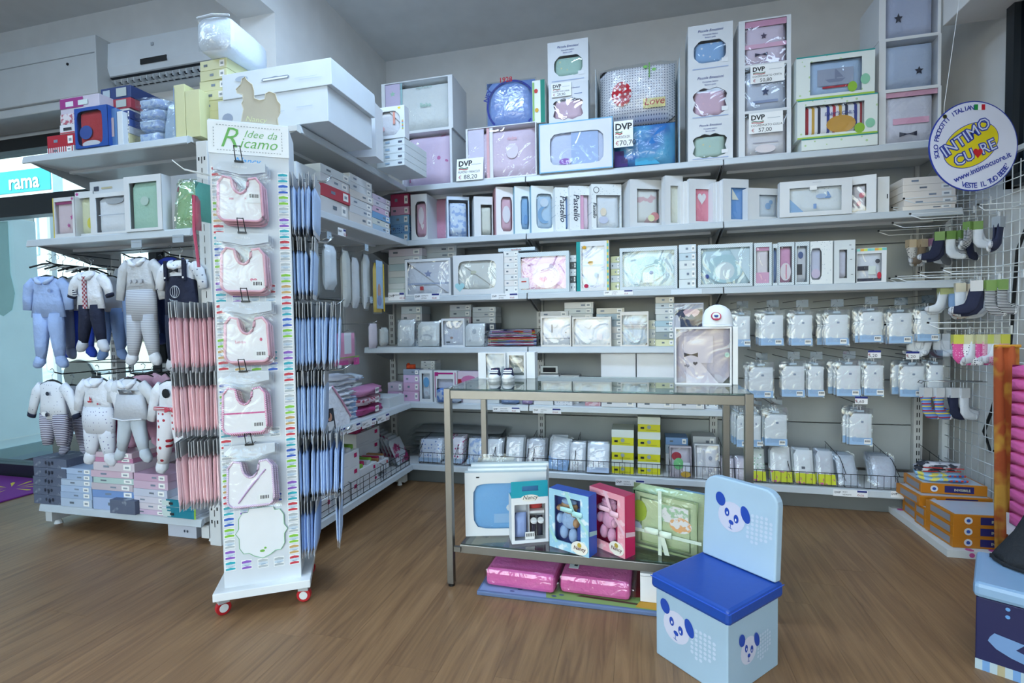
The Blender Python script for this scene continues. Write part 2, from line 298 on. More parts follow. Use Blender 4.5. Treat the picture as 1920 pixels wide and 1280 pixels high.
# shop sign outside
t = thing('street_sign', 'white and turquoise shop sign reading rama outside', 'sign', (-11.2, 7.2, 4.0), 0)
t.location = PY(0, 365, 6.2); SGX = PY(78, 365, 6.2).x-t.location.x+.25
t.location.x -= .6; SGX += .6
MB().box(0, SGX, 0, .15, -.12, .62).build('panel', M('EAF6F8', .5), t); MB().box(.02, SGX-.03, -.012, 0, -.0, .36).build('turquoise_band', M('12A6B8', .5), t)
text('rama', .34, M('F2FAFC', .5), t, (SGX-.95, -.02, .06), bold=.02)
b_ = MB(); b_.tube([(.3, .08, -3.2-t.location.z+2.9), (.3, .08, -.1)], .05, 8); b_.tube([(SGX-.2, .08, -3.2-t.location.z+2.9), (SGX-.2, .08, -.1)], .05, 8); b_.build('post', GREYM, t)
# parked car
t = thing('parked_car', 'silver car parked on the street outside the glass', 'car', (-9.6, 8.6, -.04), .15)
prof = [(-2.0, .35), (-2.05, .75), (-1.35, .92), (-.75, 1.42), (.75, 1.45), (1.45, .98), (2.0, .85), (2.05, .35)]
MB().prism(prof, -.85, .85).build('body', M('B8C4CC', .25, metal=.4), t, bevel=.06); MB().prism([(-1.2, .95), (-.7, 1.36), (.7, 1.38), (1.25, .97)], -.87, .87).build('side_windows', M('303C46', .15), t)
for x in (-1.25, 1.25):
    for y in (-.8, .8): MB().tube([(x, y-.1, .31), (x, y+.1, .31)], .31, 16).build('wheel', M('202428', .6), t)
# purple door mat
t = thing('door_mat', 'purple door mat with yellow floral print by the glazing', 'mat', (-4.75, 2.40, 0), -.02)
MB().box(-.8, .55, -.05, .48, 0, .012).build('pile', M('7A2A86', .95, bump=.3, bs=300.), t, bevel=.004)
b_ = MB()
for i in range(9):
    a = i*.62; cx, cz = .28, .26
    b_.add([(cx+.05*math.cos(a), cz+.04*math.sin(a), .0128), (cx+.18*math.cos(a-.08), cz+.15*math.sin(a-.08), .0128), (cx+.2*math.cos(a), cz+.17*math.sin(a), .0128), (cx+.18*math.cos(a+.08), cz+.15*math.sin(a+.08), .0128)], [(0, 1, 2, 3)])
b_.build('print', M('D8C040', .9), t)
# ================================================================ GONDOLAS, TABLE
SH = [2.158, 1.773, 1.368, .999, .599, .144]
YF = 3.386; YU = 3.86; XB = [-1.994, -.744, .506, 1.756]; XF = -1.62; XBK = -2.13; YLF = 2.17; YLB = 2.64
def upright(name_parent, x, y, z0, z1, face='-y', w=.05, d=.06):
    b_ = MB().box(x-w/2, x+w/2, y, y+d, z0, z1); o = b_.build('upright', METALW, name_parent)
    s_ = MB(); z = z0+.06
    while z < z1-.05:
        s_.box(x-.009, x-.004, y-.0012, y, z, z+.028); s_.box(x+.004, x+.009, y-.0012, y, z, z+.028); z += .05
    s_.build('slots', BLACK, o, kind='stuff'); return o
gb = thing('wall_gondola', 'long grey metal wall shelving frame with slotted uprights', 'shelving', (0, 0, 0))
for i, x in enumerate(XB): upright(gb, x, YU-.03, 0, 2.2)
PANEL = M('B0B6B8', .55)
for i in range(3):
    z = .15
    while z < 2.1:
        z1 = min(z+.30, 2.18); MB().box(XB[i]+.026, XB[i+1]-.026, YU, YU+.02, z+.002, z1-.004).build('back_panel', PANEL, gb, bevel=.003); z += .30
for x in XB: MB().box(x-.025, x+.025, YF+.03, YU, .0, .1).build('base_foot', METALW, gb)
MB().box(XB[0], XB[3], YF+.06, YF+.07, 0, .1).build('kick_plate', M('707678', .5), gb)
def shelf(x0, x1, y0, y1, z, lab, rz=0, loc=None, group=None, br=True, rail=True):
    """local x along the front edge, front at y=0, depth d, top at z=0"""
    w = x1-x0; d = y1-y0; t = thing('gondola_shelf', lab, 'shelf', loc or (x0, y0, z), rz, group)
    MB().box(.003, w-.003, .02, d, -.028, 0).build('deck', METALW, t, bevel=.002)
    b_ = MB(); pr = [(.02, 0), (.006, -.001), (0, -.008), (-.006, -.040), (0, -.044), (.02, -.03)]; n = len(pr)
    vs = [(.004, p[0], p[1]) for p in pr]+[(w-.004, p[0], p[1]) for p in pr]; b_.add(vs, [tuple(range(n)), tuple(range(2*n-1, n-1, -1))]+[(i, n+i, n+(i+1) % n, (i+1) % n) for i in range(n)]); b_.build('price_rail', M('C2CAD0', .3), t)
    if br:
        for x in (.008, w-.011): MB().add([(x, .03, -.028), (x, d, -.028), (x, d, -.12), (x, d-.06, -.12), (x+.003, .03, -.028), (x+.003, d, -.028), (x+.003, d, -.12), (x+.003, d-.06, -.12)], [(0, 1, 2, 3), (7, 6, 5, 4), (0, 3, 7, 4), (2, 1, 5, 6), (3, 2, 6, 7)]).build('bracket', GREYM, t)
        MB().box(.05, w-.05, d*.45, d*.5, -.045, -.028).build('stiffener', METALW, t)
    return t
LV = ['top', 'second', 'third', 'fourth', 'fifth', 'base']; BN = ['left', 'middle', 'right']
for s in range(6):
    for i in range(3):
        if i == 2 and s in (3, 4): continue
        shelf(XB[i], XB[i+1], YF, YU-.03, SH[s], 'grey metal %s shelf in the %s bay of the long wall shelving' % (LV[s], BN[i]), br=s < 5)
# right-facing gondola in the corner (side run)
gr = thing('side_gondola', 'grey metal side shelving frame running from the corner towards the embroidery stand', 'shelving', (0, 0, 0))
def upright_x(parent, y, z1):
    o = MB().box(-2.235, -2.165, y-.03, y+.03, 0.0, z1).build('upright', METALW, parent, bevel=.003); s_ = MB(); z = .10
    while z < z1-.08: s_.box(-2.202, -2.198, y-.0312, y-.03, z, z+.035); z += .058
    for zz in (.12, .19, z1-.1, 1.1): s_.box(-2.222, -2.214, y-.0312, y-.03, zz, zz+.018); s_.box(-2.186, -2.178, y-.0312, y-.03, zz, zz+.018)
    s_.build('slots', BLACK, o, kind='stuff'); return o
upright_x(gr, 2.22, 2.13)
z = .15
while z < 2.1:
    MB().box(-2.165, -2.145, 2.255, 3.36, z+.002, min(z+.30, 2.15)-.004).build('back_panel', PANEL, gr, bevel=.003); z += .30
MB().box(-2.18, -2.14, 3.362, 3.384, 0, 2.15).build('upright', METALW, gr); MB().box(-2.16, -1.70, 2.24, 2.29, .02, .1).build('base_foot', METALW, gr); MB().box(-2.16, -1.66, 3.33, 3.375, .02, .1).build('base_foot', METALW, gr)
MB().tube([(-1.70, 3.33, 0), (-1.70, 3.33, .03)], [.018, .01], 10).build('levelling_foot', WHITE, gr)
for s, lv in ((0, 'top'), (1, 'second'), (4, 'fifth'), (5, 'base')):
    shelf(0, 1.172, 0, .50, 0, 'grey metal %s shelf of the side shelving behind the embroidery stand' % lv, PI/2, (XF, 2.205, SH[s]), br=s < 5)
# left gondola with the clothes
gl = thing('clothes_gondola', 'grey metal double-sided rack frame carrying baby clothes by the glazing', 'shelving', (0, 0, 0))
for x in (-3.43, -2.29): upright(gl, x, YLB, 0, 2.14)
for x in (-3.405, -2.275):
    MB().box(x-.025, x+.025, YLF+.03, YLB, .03, .10).build('base_foot', METALW, gl)
    for y in (YLF+.08,): MB().tube([(x, y, 0), (x, y, .03)], [.022, .012], 10).build('levelling_foot', WHITE, gl)
for z in (.25, 1.15): MB().box(-3.4, -2.31, YLB+.02, YLB+.05, z, z+.05).build('cross_bar', METALW, gl)
SL = [2.16, 1.685, .144]
for z, lv in zip(SL, ('top', 'middle', 'base')): shelf(-3.43, -2.262, YLF, YLB, z, 'grey metal %s shelf of the clothes rack' % lv, br=z > .5)
# ---------------------------------------------------------------- steel and glass table
STEEL = M('8A8A88', .36, metal=1., bump=.03, bs=(220.)); TX0, TX1, TY0, TY1, TZ = -.835, .415, 2.065, 2.62, .881
tb = thing('display_table', 'brushed steel display table with glass top and lower glass shelf', 'table', (0, 0, 0))
for x in (TX0, TX1-.03):
    for y in (TY0, TY1-.03): MB().box(x, x+.03, y, y+.03, .012, TZ-.001).build('leg', STEEL, tb, bevel=.002); MB().tube([(x+.015, y+.015, 0), (x+.015, y+.015, .014)], .014, 12).build('foot', BLACK, tb)
for (x0, x1, y0, y1) in ((TX0+.031, TX1-.031, TY0+.001, TY0+.022), (TX0+.031, TX1-.031, TY1-.022, TY1-.001), (TX0+.001, TX0+.022, TY0+.031, TY1-.031), (TX1-.022, TX1-.001, TY0+.031, TY1-.031)):
    MB().box(x0, x1, y0, y1, TZ-.045, TZ-.008).build('top_rail', STEEL, tb, bevel=.0015)
GLS = glassmat('table_glass', 'DCEAE6', 1.52, .01)
MB().box(TX0+.004, TX1-.004, TY0+.004, TY1-.004, TZ-.008, TZ).build('glass_top', GLS, tb)
LSZ = .185
for (x0, x1, y0, y1) in ((TX0+.055, TX1-.055, TY0+.02, TY0+.038), (TX0+.055, TX1-.055, TY1-.05, TY1-.03), (TX0+.055, TX0+.075, TY0+.038, TY1-.05), (TX1-.075, TX1-.055, TY0+.038, TY1-.05)):
    MB().box(x0, x1, y0, y1, LSZ-.037, LSZ-.001).build('shelf_rail', STEEL, tb, bevel=.0015)
for x in (TX0+.025, TX1-.06):
    for y in (TY0+.01, TY1-.035): MB().box(x, x+.035, y, y+.016, LSZ-.03, LSZ-.008).build('shelf_bracket', STEEL, tb)
MB().box(TX0+.06, TX1-.06, TY0+.024, TY1-.034, LSZ-.001, LSZ+.005).build('glass_shelf', GLS, tb)
LSZ += .005
# ================================================================ PRODUCT KIT
def pr(P): q = Vector(P)-C0; z = q.dot(FW); return 960+FPX*q.dot(R2)/z, 640-FPX*q.dot(U2)/z
def span(fr, x0, x1, ytop, z0, st=0.):
    """fr = ('y',Y) plane facing the camera side or ('x',X) plane facing right -> loc, rz, w, h"""
    ax, p = fr; xm = (x0+x1)/2
    if ax == 'y':
        Y = p+st; T = PY(xm, ytop, Y); ym = (ytop+pr((T.x, Y, z0))[1])/2; a = PY(x0, ym, Y); b = PY(x1, ym, Y); return Vector((a.x, Y, z0)), 0., b.x-a.x, T.z-z0
    X = p-st; T = PX(xm, ytop, X); ym = (ytop+pr((X, T.y, z0))[1])/2; a = PX(x0, ym, X); b = PX(x1, ym, X); return Vector((X, a.y, z0)), PI/2, b.y-a.y, T.z-z0
def ybox(xl, xm, xr, ytop, z0, Y, yaw):
    """yawed box: near vertical edge at xm is its front-left corner, front runs to xr, left side runs back to xl"""
    T = PY(xm, ytop, Y); ym = (ytop+pr((T.x, Y, z0))[1])/2; m = PY(xm, ym, Y); X = lambda u, v: u[0]*v[1]-u[1]*v[0]
    def ln(d, px): r_ = ray(px, ym); return -X((m.x, m.y), (r_.x, r_.y))/X(d, (r_.x, r_.y))
    c_, s_ = math.cos(yaw), math.sin(yaw); w = ln((c_, s_), xr); dd = ln((-s_, c_), xl) if xl else .06
    return Vector((m.x, m.y, z0)), yaw, w, T.z-z0, abs(dd)
def ybox2(xl, xm, xr, ytop, z0, Y, yaw):
    """yawed box: near vertical edge at xm is its front-right corner"""
    T = PY(xm, ytop, Y); ym = (ytop+pr((T.x, Y, z0))[1])/2; m = PY(xm, ym, Y); X = lambda u, v: u[0]*v[1]-u[1]*v[0]
    def ln(d, px): r_ = ray(px, ym); return -X((m.x, m.y), (r_.x, r_.y))/X(d, (r_.x, r_.y))
    c_, s_ = math.cos(yaw), math.sin(yaw); w = ln((-c_, -s_), xl); dd = ln((-s_, c_), xr) if xr else .06
    return Vector((m.x-w*c_, m.y-w*s_, z0)), yaw, w, T.z-z0, abs(dd)
def poly(kind):
    if kind == 'disc': return [(math.cos(2*PI*i/16), math.sin(2*PI*i/16)) for i in range(16)]
    if kind == 'rect': return [(-1, -1), (1, -1), (1, 1), (-1, 1)]
    if kind == 'tri': return [(-1, -1), (1, -1), (-1, 1)]
    if kind == 'tri2': return [(-1, 1), (1, -1), (1, 1)]
    if kind == 'heart': return [(.9*(16*math.sin(t)**3)/16, (13*math.cos(t)-5*math.cos(2*t)-2*math.cos(3*t)-math.cos(4*t))/16) for t in [2*PI*i/20 for i in range(20)][::-1]]
    if kind == 'star': return [((1 if i % 2 == 0 else .45)*math.cos(PI/2+i*PI/5), (1 if i % 2 == 0 else .45)*math.sin(PI/2+i*PI/5)) for i in range(10)]
    if kind == 'collar': return [(-1, .2), (-.75, -.6), (-.3, -1), (0, -.3), (.3, -1), (.75, -.6), (1, .2), (.55, 1), (-.55, 1)]
    if kind == 'moon': return [(math.cos(a), math.sin(a)) for a in [1.0+i*.3 for i in range(15)]]+[(.35+.8*math.cos(a), .1+.8*math.sin(a)) for a in [5.0-i*.3 for i in range(13)]]
    if kind == 'bow': return [(-1, .7), (-.15, .12), (.15, .12), (1, .7), (1, -.7), (.15, -.12), (-.15, -.12), (-1, -.7)]
    if kind == 'boat': return [(-1, -.4), (-.6, -.9), (.6, -.9), (1, -.4), (.15, -.4), (.15, -.25), (.8, -.25), (.1, 1), (-.05, 1), (-.05, -.4)]
    return [(-1, -1), (1, -1), (1, 1), (-1, 1)]
def deco(parent, items, w, h, y, nm='print', x0=0., z0=0.):
    for n_, it in enumerate(items):
        yo = y; y_ = y-.0005*n_
        if it[0] == 'text':
            _, u, v, s, col, tx = it[:6]; text(tx, s*h, M(col, .6), parent, (x0+u*w, y_-.0006, z0+v*h), shear=it[6] if len(it) > 6 else 0, align='CENTER', rot=it[7] if len(it) > 7 else (PI/2, 0, 0), bold=.01)
        else:
            k, u, v, su, sv, col = it[:6]; P_ = poly(k); b_ = MB(); b_.add([(x0+u*w+p[0]*su*w/2, y_, z0+v*h+p[1]*sv*h/2) for p in P_], [tuple(range(len(P_)))]); b_.build(nm, col if not isinstance(col, str) else M(col, .7), parent)
def label_white(parent, w, h, x, z, y=-.0012, sz=.03):
    b_ = MB().add([(x, y, z), (x+sz, y, z), (x+sz, y, z+sz*.8), (x, y, z+sz*.8)], [(0, 1, 2, 3)]); o = b_.build('sticker', M('F4F6F6', .5), parent)
    q = MB()
    for i in range(7): a = x+sz*(.12+i*.115); q.add([(a, y-.0004, z+sz*.3), (a+sz*(.05 if i % 2 else .08), y-.0004, z+sz*.3), (a+sz*(.05 if i % 2 else .08), y-.0004, z+sz*.65), (a, y-.0004, z+sz*.65)], [(0, 1, 2, 3)])
    q.build('barcode', BLACK, o, kind='stuff')
def winbox(lab, L, d=.06, box='DCE0E4', mg=(.1, .1, .1, .1), shp='round', c='DCE6F0', cm=None, dec=(), fdec=(), name='gift_box', cat='box', group=None, fr=None, flm=True, bulge=.6, tilt=0, seed=0):
    loc, rz, w, h = L[:4]
    if len(L) > 4 and L[4]: d = max(.02, min(L[4], .5))
    t = thing(name, lab, cat, loc, rz, group, rot=(tilt, 0, rz) if tilt else None); bm = M(box, .45) if isinstance(box, str) else box
    MB().tray(w, d, h).build('tray', bm, t)
    l_, r_, t_, b_ = mg; cx = w*(l_+1-r_)/2; cz = h*(b_+1-t_)/2; a = w*(1-l_-r_)/2; b2 = h*(1-t_-b_)/2
    f = MB().ring(w, h, (cx, cz, a, b2, shp), -.003, .004).build('window_frame', fr or bm, t)
    e = min(.012, d*.25); k = MB().puff(max(.004, cx-a*1.12), min(w-.004, cx+a*1.12), max(.004, cz-b2*1.12), min(h-.004, cz+b2*1.12), e*.9, d*bulge+e, 8, 8, 5, .05, seed=seed or int(w*1e4)).build('folded_fabric', cm or cl(c), t, smooth=True)
    if dec: deco(k, dec, 2*a, 2*b2, e*.40, 'embroidery', cx-a, cz-b2)
    if flm: MB().add([(cx-a*1.01, .0005, cz-b2*1.01), (cx+a*1.01, .0005, cz-b2*1.01), (cx+a*1.01, .0005, cz+b2*1.01), (cx-a*1.01, .0005, cz+b2*1.01)], [(0, 1, 2, 3)]).build('clear_window', FILM, t)
    if fdec: deco(f, fdec, w, h, -.004, 'print')
    return t
def carton(lab, L, d=.2, c='DCE0E4', dec=(), name='carton', cat='box', group=None, lid=None, seam=True, rzj=0, side=()):
    loc, rz, w, h = L[:4]
    if len(L) > 4 and L[4]: d = max(.02, min(L[4], .6))
    t = thing(name, lab, cat, loc, rz+rzj, group); b_ = MB().box(0, w, 0, d, 0, h*.999).build('body', M(c, .45) if isinstance(c, str) else c, t, bevel=min(.002, h*.08))
    if seam: MB().box(.001, w-.001, -.0008, .0006, h*.90, h*.915).build('flap_seam', M('8C9498', .7), t)
    if lid: MB().box(-.001, w+.001, -.001, d, h*lid[0], h+.0008).build('lid', M(lid[1], .45), t)
    if dec: deco(b_, dec, w, h, -.0022, 'print')
    return t
INK = ['6A7480', '7C8A9C', '8490A0']
def stack(where, fr, x0, x1, tops, z0, d=.2, cols=('F0F2F2',), st=0., group=None, jit=.008, kind='flat white carton', prints=True, cat='box', names=None, yaw=0., name='flat_box'):
    """tops: list of top y px, bottom box first"""
    z = z0; out = []; n = len(tops)
    for i, yt in enumerate(tops):
        loc, rz, w, h = span(fr, x0, x1, yt, z, st); h = max(h, .006)
        j = (rnd.random()-.5)*2*jit; loc = loc.copy()
        if fr[0] == 'y': loc.x += j
        else: loc.y += j
        c = cols[i % len(cols)]; c, kd = c if isinstance(c, tuple) else (c, kind)
        pos = 'only box' if n == 1 else ('top one' if i == n-1 and n > 2 else ORD[i]+' one')
        t = thing(name, ('%s, %s %s' % (kd, pos.replace(' one', ''), where)) if n > 1 else '%s %s' % (kd, where), cat, loc, rz+yaw+(rnd.random()-.5)*.05, group)
        b_ = MB().box(0, w, 0, d, 0, h-.0008).build('body', M(c, .45) if isinstance(c, str) else c, t, bevel=min(.0015, h*.1))
        if prints and h > .008:
            ik = INK[i % 3]; u = .1+.5*rnd.random()
            MB().add([(w*u, -.0012, h*.38), (w*(u+.14), -.0012, h*.38), (w*(u+.14), -.0012, h*.62), (w*u, -.0012, h*.62)], [(0, 1, 2, 3)]).build('print', M(ik, .6), b_)
            MB().add([(w*.74, -.0012, h*.2), (w*.92, -.0012, h*.2), (w*.92, -.0012, h*.82), (w*.74, -.0012, h*.82)], [(0, 1, 2, 3)]).build('sticker', M('FAFAF6', .5), b_)
            MB().add([(w*.78, -.0016, h*.38), (w*.88, -.0016, h*.38), (w*.88, -.0016, h*.62), (w*.78, -.0016, h*.62)], [(0, 1, 2, 3)]).build('barcode', M('98A0A8', .6), b_)
        z += h; out.append(t)
    return out
def pack(lab, L, d=.03, c='E8ECF0', cm=None, band=None, dec=(), head=False, group=None, cat='pack', name='bagged_garment', bag=None, tilt=0, hang=False, ry=0, inner=.0, bb=.2):
    """folded garment in a clear bag"""
    loc, rz, w, h = L[:4]; t = thing(name, lab, cat, loc, rz, group, rot=(tilt, ry, rz))
    g = MB().puff(w*.06, w*.94, h*.03, h*(.82 if hang else .95), -d*.4, d*.4, 6, 7, 6, .12, seed=int(w*9e3+h*7e3)).build('garment', cm or cl(c), t, smooth=True)
    if dec: deco(g, dec, w, h, -d*.43, 'print')
    MB().puff(0, w, 0, h*(.96 if hang else 1), -d*.5, d*.5, 7, 8, 7, .12, seed=int(h*8e3)+3).build('clear_bag', bag or BAGL, t, smooth=True)
    if band: MB().box(w*.05, w*.95, -d*.47, -d*.455, h*.04, h*bb).build('card_band', M(band, .5), t)
    if head: MB().box(w*.1, w*.9, -.002, .002, h*.86, h).build('header_card', M(head, .5), t)
    if hang:
        MB().puff(w*.36, w*.64, h*.86, h*.91, -.003, .003, 5, 3, 1.).build('plastic_hanger', M('C4D8E8', .4), t, smooth=True)
        MB().tube([(w*.5, 0, h*.92), (w*.5, 0, h*.97), (w*.47, 0, h*1.0), (w*.5, 0, h*1.02), (w*.53, 0, h*1.0)], .0018, 5).build('hanger_hook', WHITE, t)
    return t
def wire(pts, r, mat, name, parent): return MB().tube(pts, r, 6).build(name, mat, parent, smooth=True)
def price_card(lab, L, big, small, rx=-.15):
    loc, rz, w, h = L[:4]; t = thing('price_card', lab, 'price tag', loc, rz, 'handwritten price cards', rot=(rx, 0, rz)); c_ = MB().box(0, w, 0, .0012, 0, h).build('card', M('F6F8F8', .5), t)
    text('DVP', h*.34, BLACK, c_, (w*.06, -.0008, h*.66), bold=.03)
    for i, cc in enumerate(('1E7A46', 'C03030')):
        MB().tube([(w*(.08+.06*k), -.0008, h*(.57-.06*i)+.02*h*math.sin(k*1.2)) for k in range(7)], h*.018, 4).build('logo_wave', M(cc, .5), c_)
    MB().box(w*.55, w*.92, -.0006, 0, h*.70, h*.715).build('printed_line', M('8090A0', .6), c_)
    text(small, h*.15, M('20242A', .6), c_, (w*.06, -.0008, h*.33), sx=min(1, w*.9/(len(small)*h*.15*.62))); text('€', h*.22, M('B02030', .6), c_, (w*.08, -.0008, h*.08)); text(big, h*.28, M('20242A', .6), c_, (w*.28, -.0008, h*.06)); return t
def rail_label(lab, fr, x0, x1, y0, y1, name_, price, st=-.0075):
    ax, p = fr
    if ax == 'y': a = PY(x0, y1, p+st); b = PY(x1, y0, p+st); loc = Vector((a.x, p+st, PY((x0+x1)/2, y1, p+st).z)); w = b.x-a.x; h = PY((x0+x1)/2, y0, p+st).z-loc.z; rz = 0
    else: a = PX(x0, y1, p-st); b = PX(x1, y0, p-st); loc = Vector((p-st, a.y, PX((x0+x1)/2, (y1+y1)/2, p-st).z)); w = b.y-a.y; h = abs(PX((x0+x1)/2, y0, p-st).z-loc.z); rz = PI/2
    t = thing('shelf_label', lab, 'price tag', loc, rz, 'shelf edge price labels'); c_ = MB().box(0, w, 0, .001, 0, h).build('strip', M('F4F6FA', .5), t)
    text('DVP', h*.42, M('30343A', .6), c_, (w*.04, -.0008, h*.42), bold=.02)
    for i, s_ in enumerate(name_): text(s_, h*.28, M('30343A', .6), c_, (w*.28, -.0008, h*(.56-.38*i)), sx=.8)
    MB().box(w*.70, w*.98, -.0006, 0, h*.68, h*.95).build('blue_bar', M('1E2E80', .5), c_); text(price, h*.42, M('A02030', .6), c_, (w*.70, -.0008, h*.14), sx=.85); return t
BK = ('y', YF); TOP = ('y', YF+.03)
# ================================================================ BACK WALL, TOP SHELF
Z = SH[0]
def S(x0, x1, yt, z0=None, st=.03, fr=BK): return span(fr, x0, x1, yt, Z if z0 is None else z0, st)
def topz(L): return L[0].z+L[3]
NARROW = (.10, .06, .05, .05)
L = S(754, 848, 245, st=.04); winbox('large box of pink star-print cot bedding under a lilac-green set', L, .30, c='DEC4DA', cm=M('DCC8E0', .85, 'dots', 'C878A8', 12., rad=.22, rand=.8, bump=.2), mg=(.02, .04, .02, .02), shp='rect', name='bedding_box')
L2 = S(716, 849, 149, topz(L), .04); winbox('large box of white and lilac cot bedding with pale green embroidery in the corner', L2, .30, c='DDE4E4', mg=(.05, .06, .02, .03), shp='rect', name='bedding_box', dec=(('rect', .12, .5, .24, 1, 'CFC4E0'), ('rect', .26, .5, .03, 1, '9CC8CC'), ('star', .12, .8, .1, .12, 'A8D8C0'), ('star', .1, .5, .08, .1, 'B8B0D8'), ('text', .62, .84, .07, 'A8C8C0', 'sogni di luna'), ('text', .64, .46, .12, 'A8D4C4', 'Bebe')))
L = S(874, 1006, 235, st=.02); winbox('wide box of pale pink cot bedding with white stripe beside the price card', L, .25, c='DCCCE0', mg=(.03, .015, .015, .03), shp='rect', name='bedding_box', dec=(('rect', .12, .5, .24, 1, 'D8D4EA'), ('rect', .30, .5, .04, 1, 'E8B8C0'), ('rect', .35, .5, .05, 1, 'F0F0F8'), ('disc', .66, .5, .18, .3, 'E4DCE8'), ('text', .66, .72, .09, 'E8B0BC', 'dolce')))
TP = topz(L)
price_card('white handwritten price card 88,20 leaning on the pink bedding box', S(855, 905, 294, st=-.01), '88,20', 'PIUMONE + PARACOLPI')
# blue pillow with ring emblem
L = S(909, 1000, 143, TP, .06); loc, rz, w, h = L; t = thing('bagged_pillow', 'blue pillow with dark ring print in clear wrapping on the pink bedding box', 'pillow', loc, .04)
p_ = MB().puff(0, w, 0, h, 0, .14, 8, 8, 3).build('pillow', cl('7E9CD8'), t, smooth=True)
b_ = MB(); n = 40
for i in range(n):
    a0, a1 = 2*PI*i/n, 2*PI*(i+1)/n; cx, cz, r0, r1 = w*.55, h*.42, w*.47, w*.51
    q = [(cx+r*math.cos(a), cz+r*math.sin(a)) for r, a in ((r0, a0), (r1, a0), (r1, a1), (r0, a1))]
    if all(.01 < x < w-.01 and .01 < z < h-.01 for x, z in q): b_.add([(x, -.003, z) for x, z in q], [(0, 1, 2, 3)])
b_.build('ring_print', M('24348C', .7), p_); text('1928', h*.14, M('B02838', .7), p_, (w*.30, -.004, h*.90), bold=.02); text('NEY', h*.14, M('24348C', .7), p_, (w*.06, -.004, h*.52), rot=(PI/2, -1.15, 0), bold=.02)
MB().puff(-.01, w+.01, -.0, h+.01, -.012, .15, 8, 8, 3.2, .2).build('clear_bag', BAG, t, smooth=True)
L = S(998, 1022, 150, TP, .05); carton('thin green-edged white box beside the blue ring pillow', L, .2, 'E8EEE8', dec=(('rect', .82, .5, .34, 1, '1E8A78'), ('disc', .3, .75, .3, .1, 'D04848'), ('disc', .35, .3, .3, .1, 'E0B040'), ('rect', .1, .5, .14, .9, '98C878')), seam=False)
EM = lambda yt, col: (('text', .5, .84, .075, '3A4C8C', 'Piccole Emozioni', .25), ('text', .5, .765, .045, '5A68A0', 'Completo lettino'), ('text', .5, .705, .045, '5A68A0', 'Sacco a pelo'), ('rect', .5, .06, .8, .02, 'A8B8D8'), ('rect', .82, .2, .14, .09, 'E8ECF0'))
FLW = lambda c, d: M(c, .85, 'dots', d, 26., rad=.2, rand=.9, bump=.2)
Lx = S(1029, 1103, 229, Z, .09); carton('plain white carton hidden under the pink sleeping bag box', Lx, .13, seam=False)
La = S(1029, 1103, 155, topz(Lx), .09); winbox('boxed pink quilted sleeping bag with price card behind the blue-edged box', La, .13, mg=(.13, .15, .40, .08), shp='scal', c='D8BCCC', name='bedding_box', fdec=(('text', .62, .84, .05, '5A6CA8', 'Piccole Emozioni', .25), ('rect', .75, .70, .2, .02, '8898C0')))
Lb = S(1027, 1103, 76, topz(La), .09); winbox('boxed mint green sleeping bag standing on the boxed pink quilted one', Lb, .13, mg=(.16, .14, .35, .17), shp='oct', cm=FLW('A8CCC0', 'D8D8A8'), name='bedding_box', fdec=EM(0, 0))
price_card('white handwritten price card 29,90 stuck on the pink sleeping bag box', span(('y', YF+.075), 1034, 1071, 155, PY(1050, 181, YF+.075).z), '29,90', 'COPERTINA LANA', 0)
L = S(1011, 1149, 226, Z, -.01); winbox('white window box with bright blue edges holding pale blue bedding', L, .05, mg=(.15, .12, .22, .13), shp='round', c='C8D4F0', name='bedding_box', dec=(('rect', .65, .5, .5, 1, 'A8C0E8'), ('disc', .28, .12, .22, .2, '9468C0')), fdec=tuple(('rect', u, v, a, b, '78BCE8') for u, v, a, b in ((.5, .99, 1, .02), (.5, .01, 1, .02), (.006, .5, .012, 1), (.994, .5, .012, 1))))
# open box with the two pillows
L = S(1118, 1274, 221, Z, .03); loc, rz, w, h = L; ZT = topz(L)
t = thing('pillow_box', 'open clear carton behind two printed pillows', 'box', loc)
b_ = MB().box(0, w, .30, .303, 0, h*2.1); b_.box(w, w+.003, 0, .30, 0, h*2.1); b_.box(-.003, 0, 0, .3, 0, h*2.1); b_.build('walls', M('C8D4D8', .5), t)
MB().add([(w+.003, .0, h*2.1), (w+.003, .2, h*2.1), (w+.02, .2, h*2.5), (w+.02, 0, h*2.5)], [(0, 1, 2, 3)]).build('flap', M('B8C4CA', .5), t)
L = S(1150, 1268, 222, Z, .02); loc, rz, w, h = L; t = thing('bagged_pillow', 'turquoise and blue printed pillow at the bottom of the clear carton', 'pillow', loc+Vector((0, .02, 0)))
p_ = MB().puff(0, w, 0, h, 0, .2, 8, 8, 3.4).build('pillow', M('2C74C0', .8, 'blotch', '58B0DC', 5., lo=.40, hi=.62, bump=.2), t, smooth=True); deco(p_, (('rect', .12, .22, .22, .34, '3A2470'), ('disc', .14, .66, .16, .24, '6A2A58'), ('disc', .5, .6, .2, .3, '8CC4DC'), ('tri', .55, .3, .4, .5, '40A4CC')), w, h, .005); MB().puff(-.005, w+.005, 0, h+.002, -.006, .2, 8, 8, 3.6, .25).build('clear_bag', BAG, t, smooth=True)
price_card('white handwritten price card 70,70 tilted in front of the turquoise pillow', span(('y', YF-.005), 1151, 1187, 226, PY(1168, 276, YF).z), '70,70', 'TRAPUNTA DIV.', 0)
L = S(1123, 1268, 112, ZT+.002, .06); loc, rz, w, h = L; t = thing('bagged_pillow', 'white pillow with dotted print reading Love on top of the turquoise pillow', 'pillow', loc)
p_ = MB().puff(0, w, 0, h, 0, .22, 9, 9, 3.2).build('pillow', M('E4E4EA', .85, 'dots', '707890', 60., rad=.22, rand=0., bump=.2), t, smooth=True)
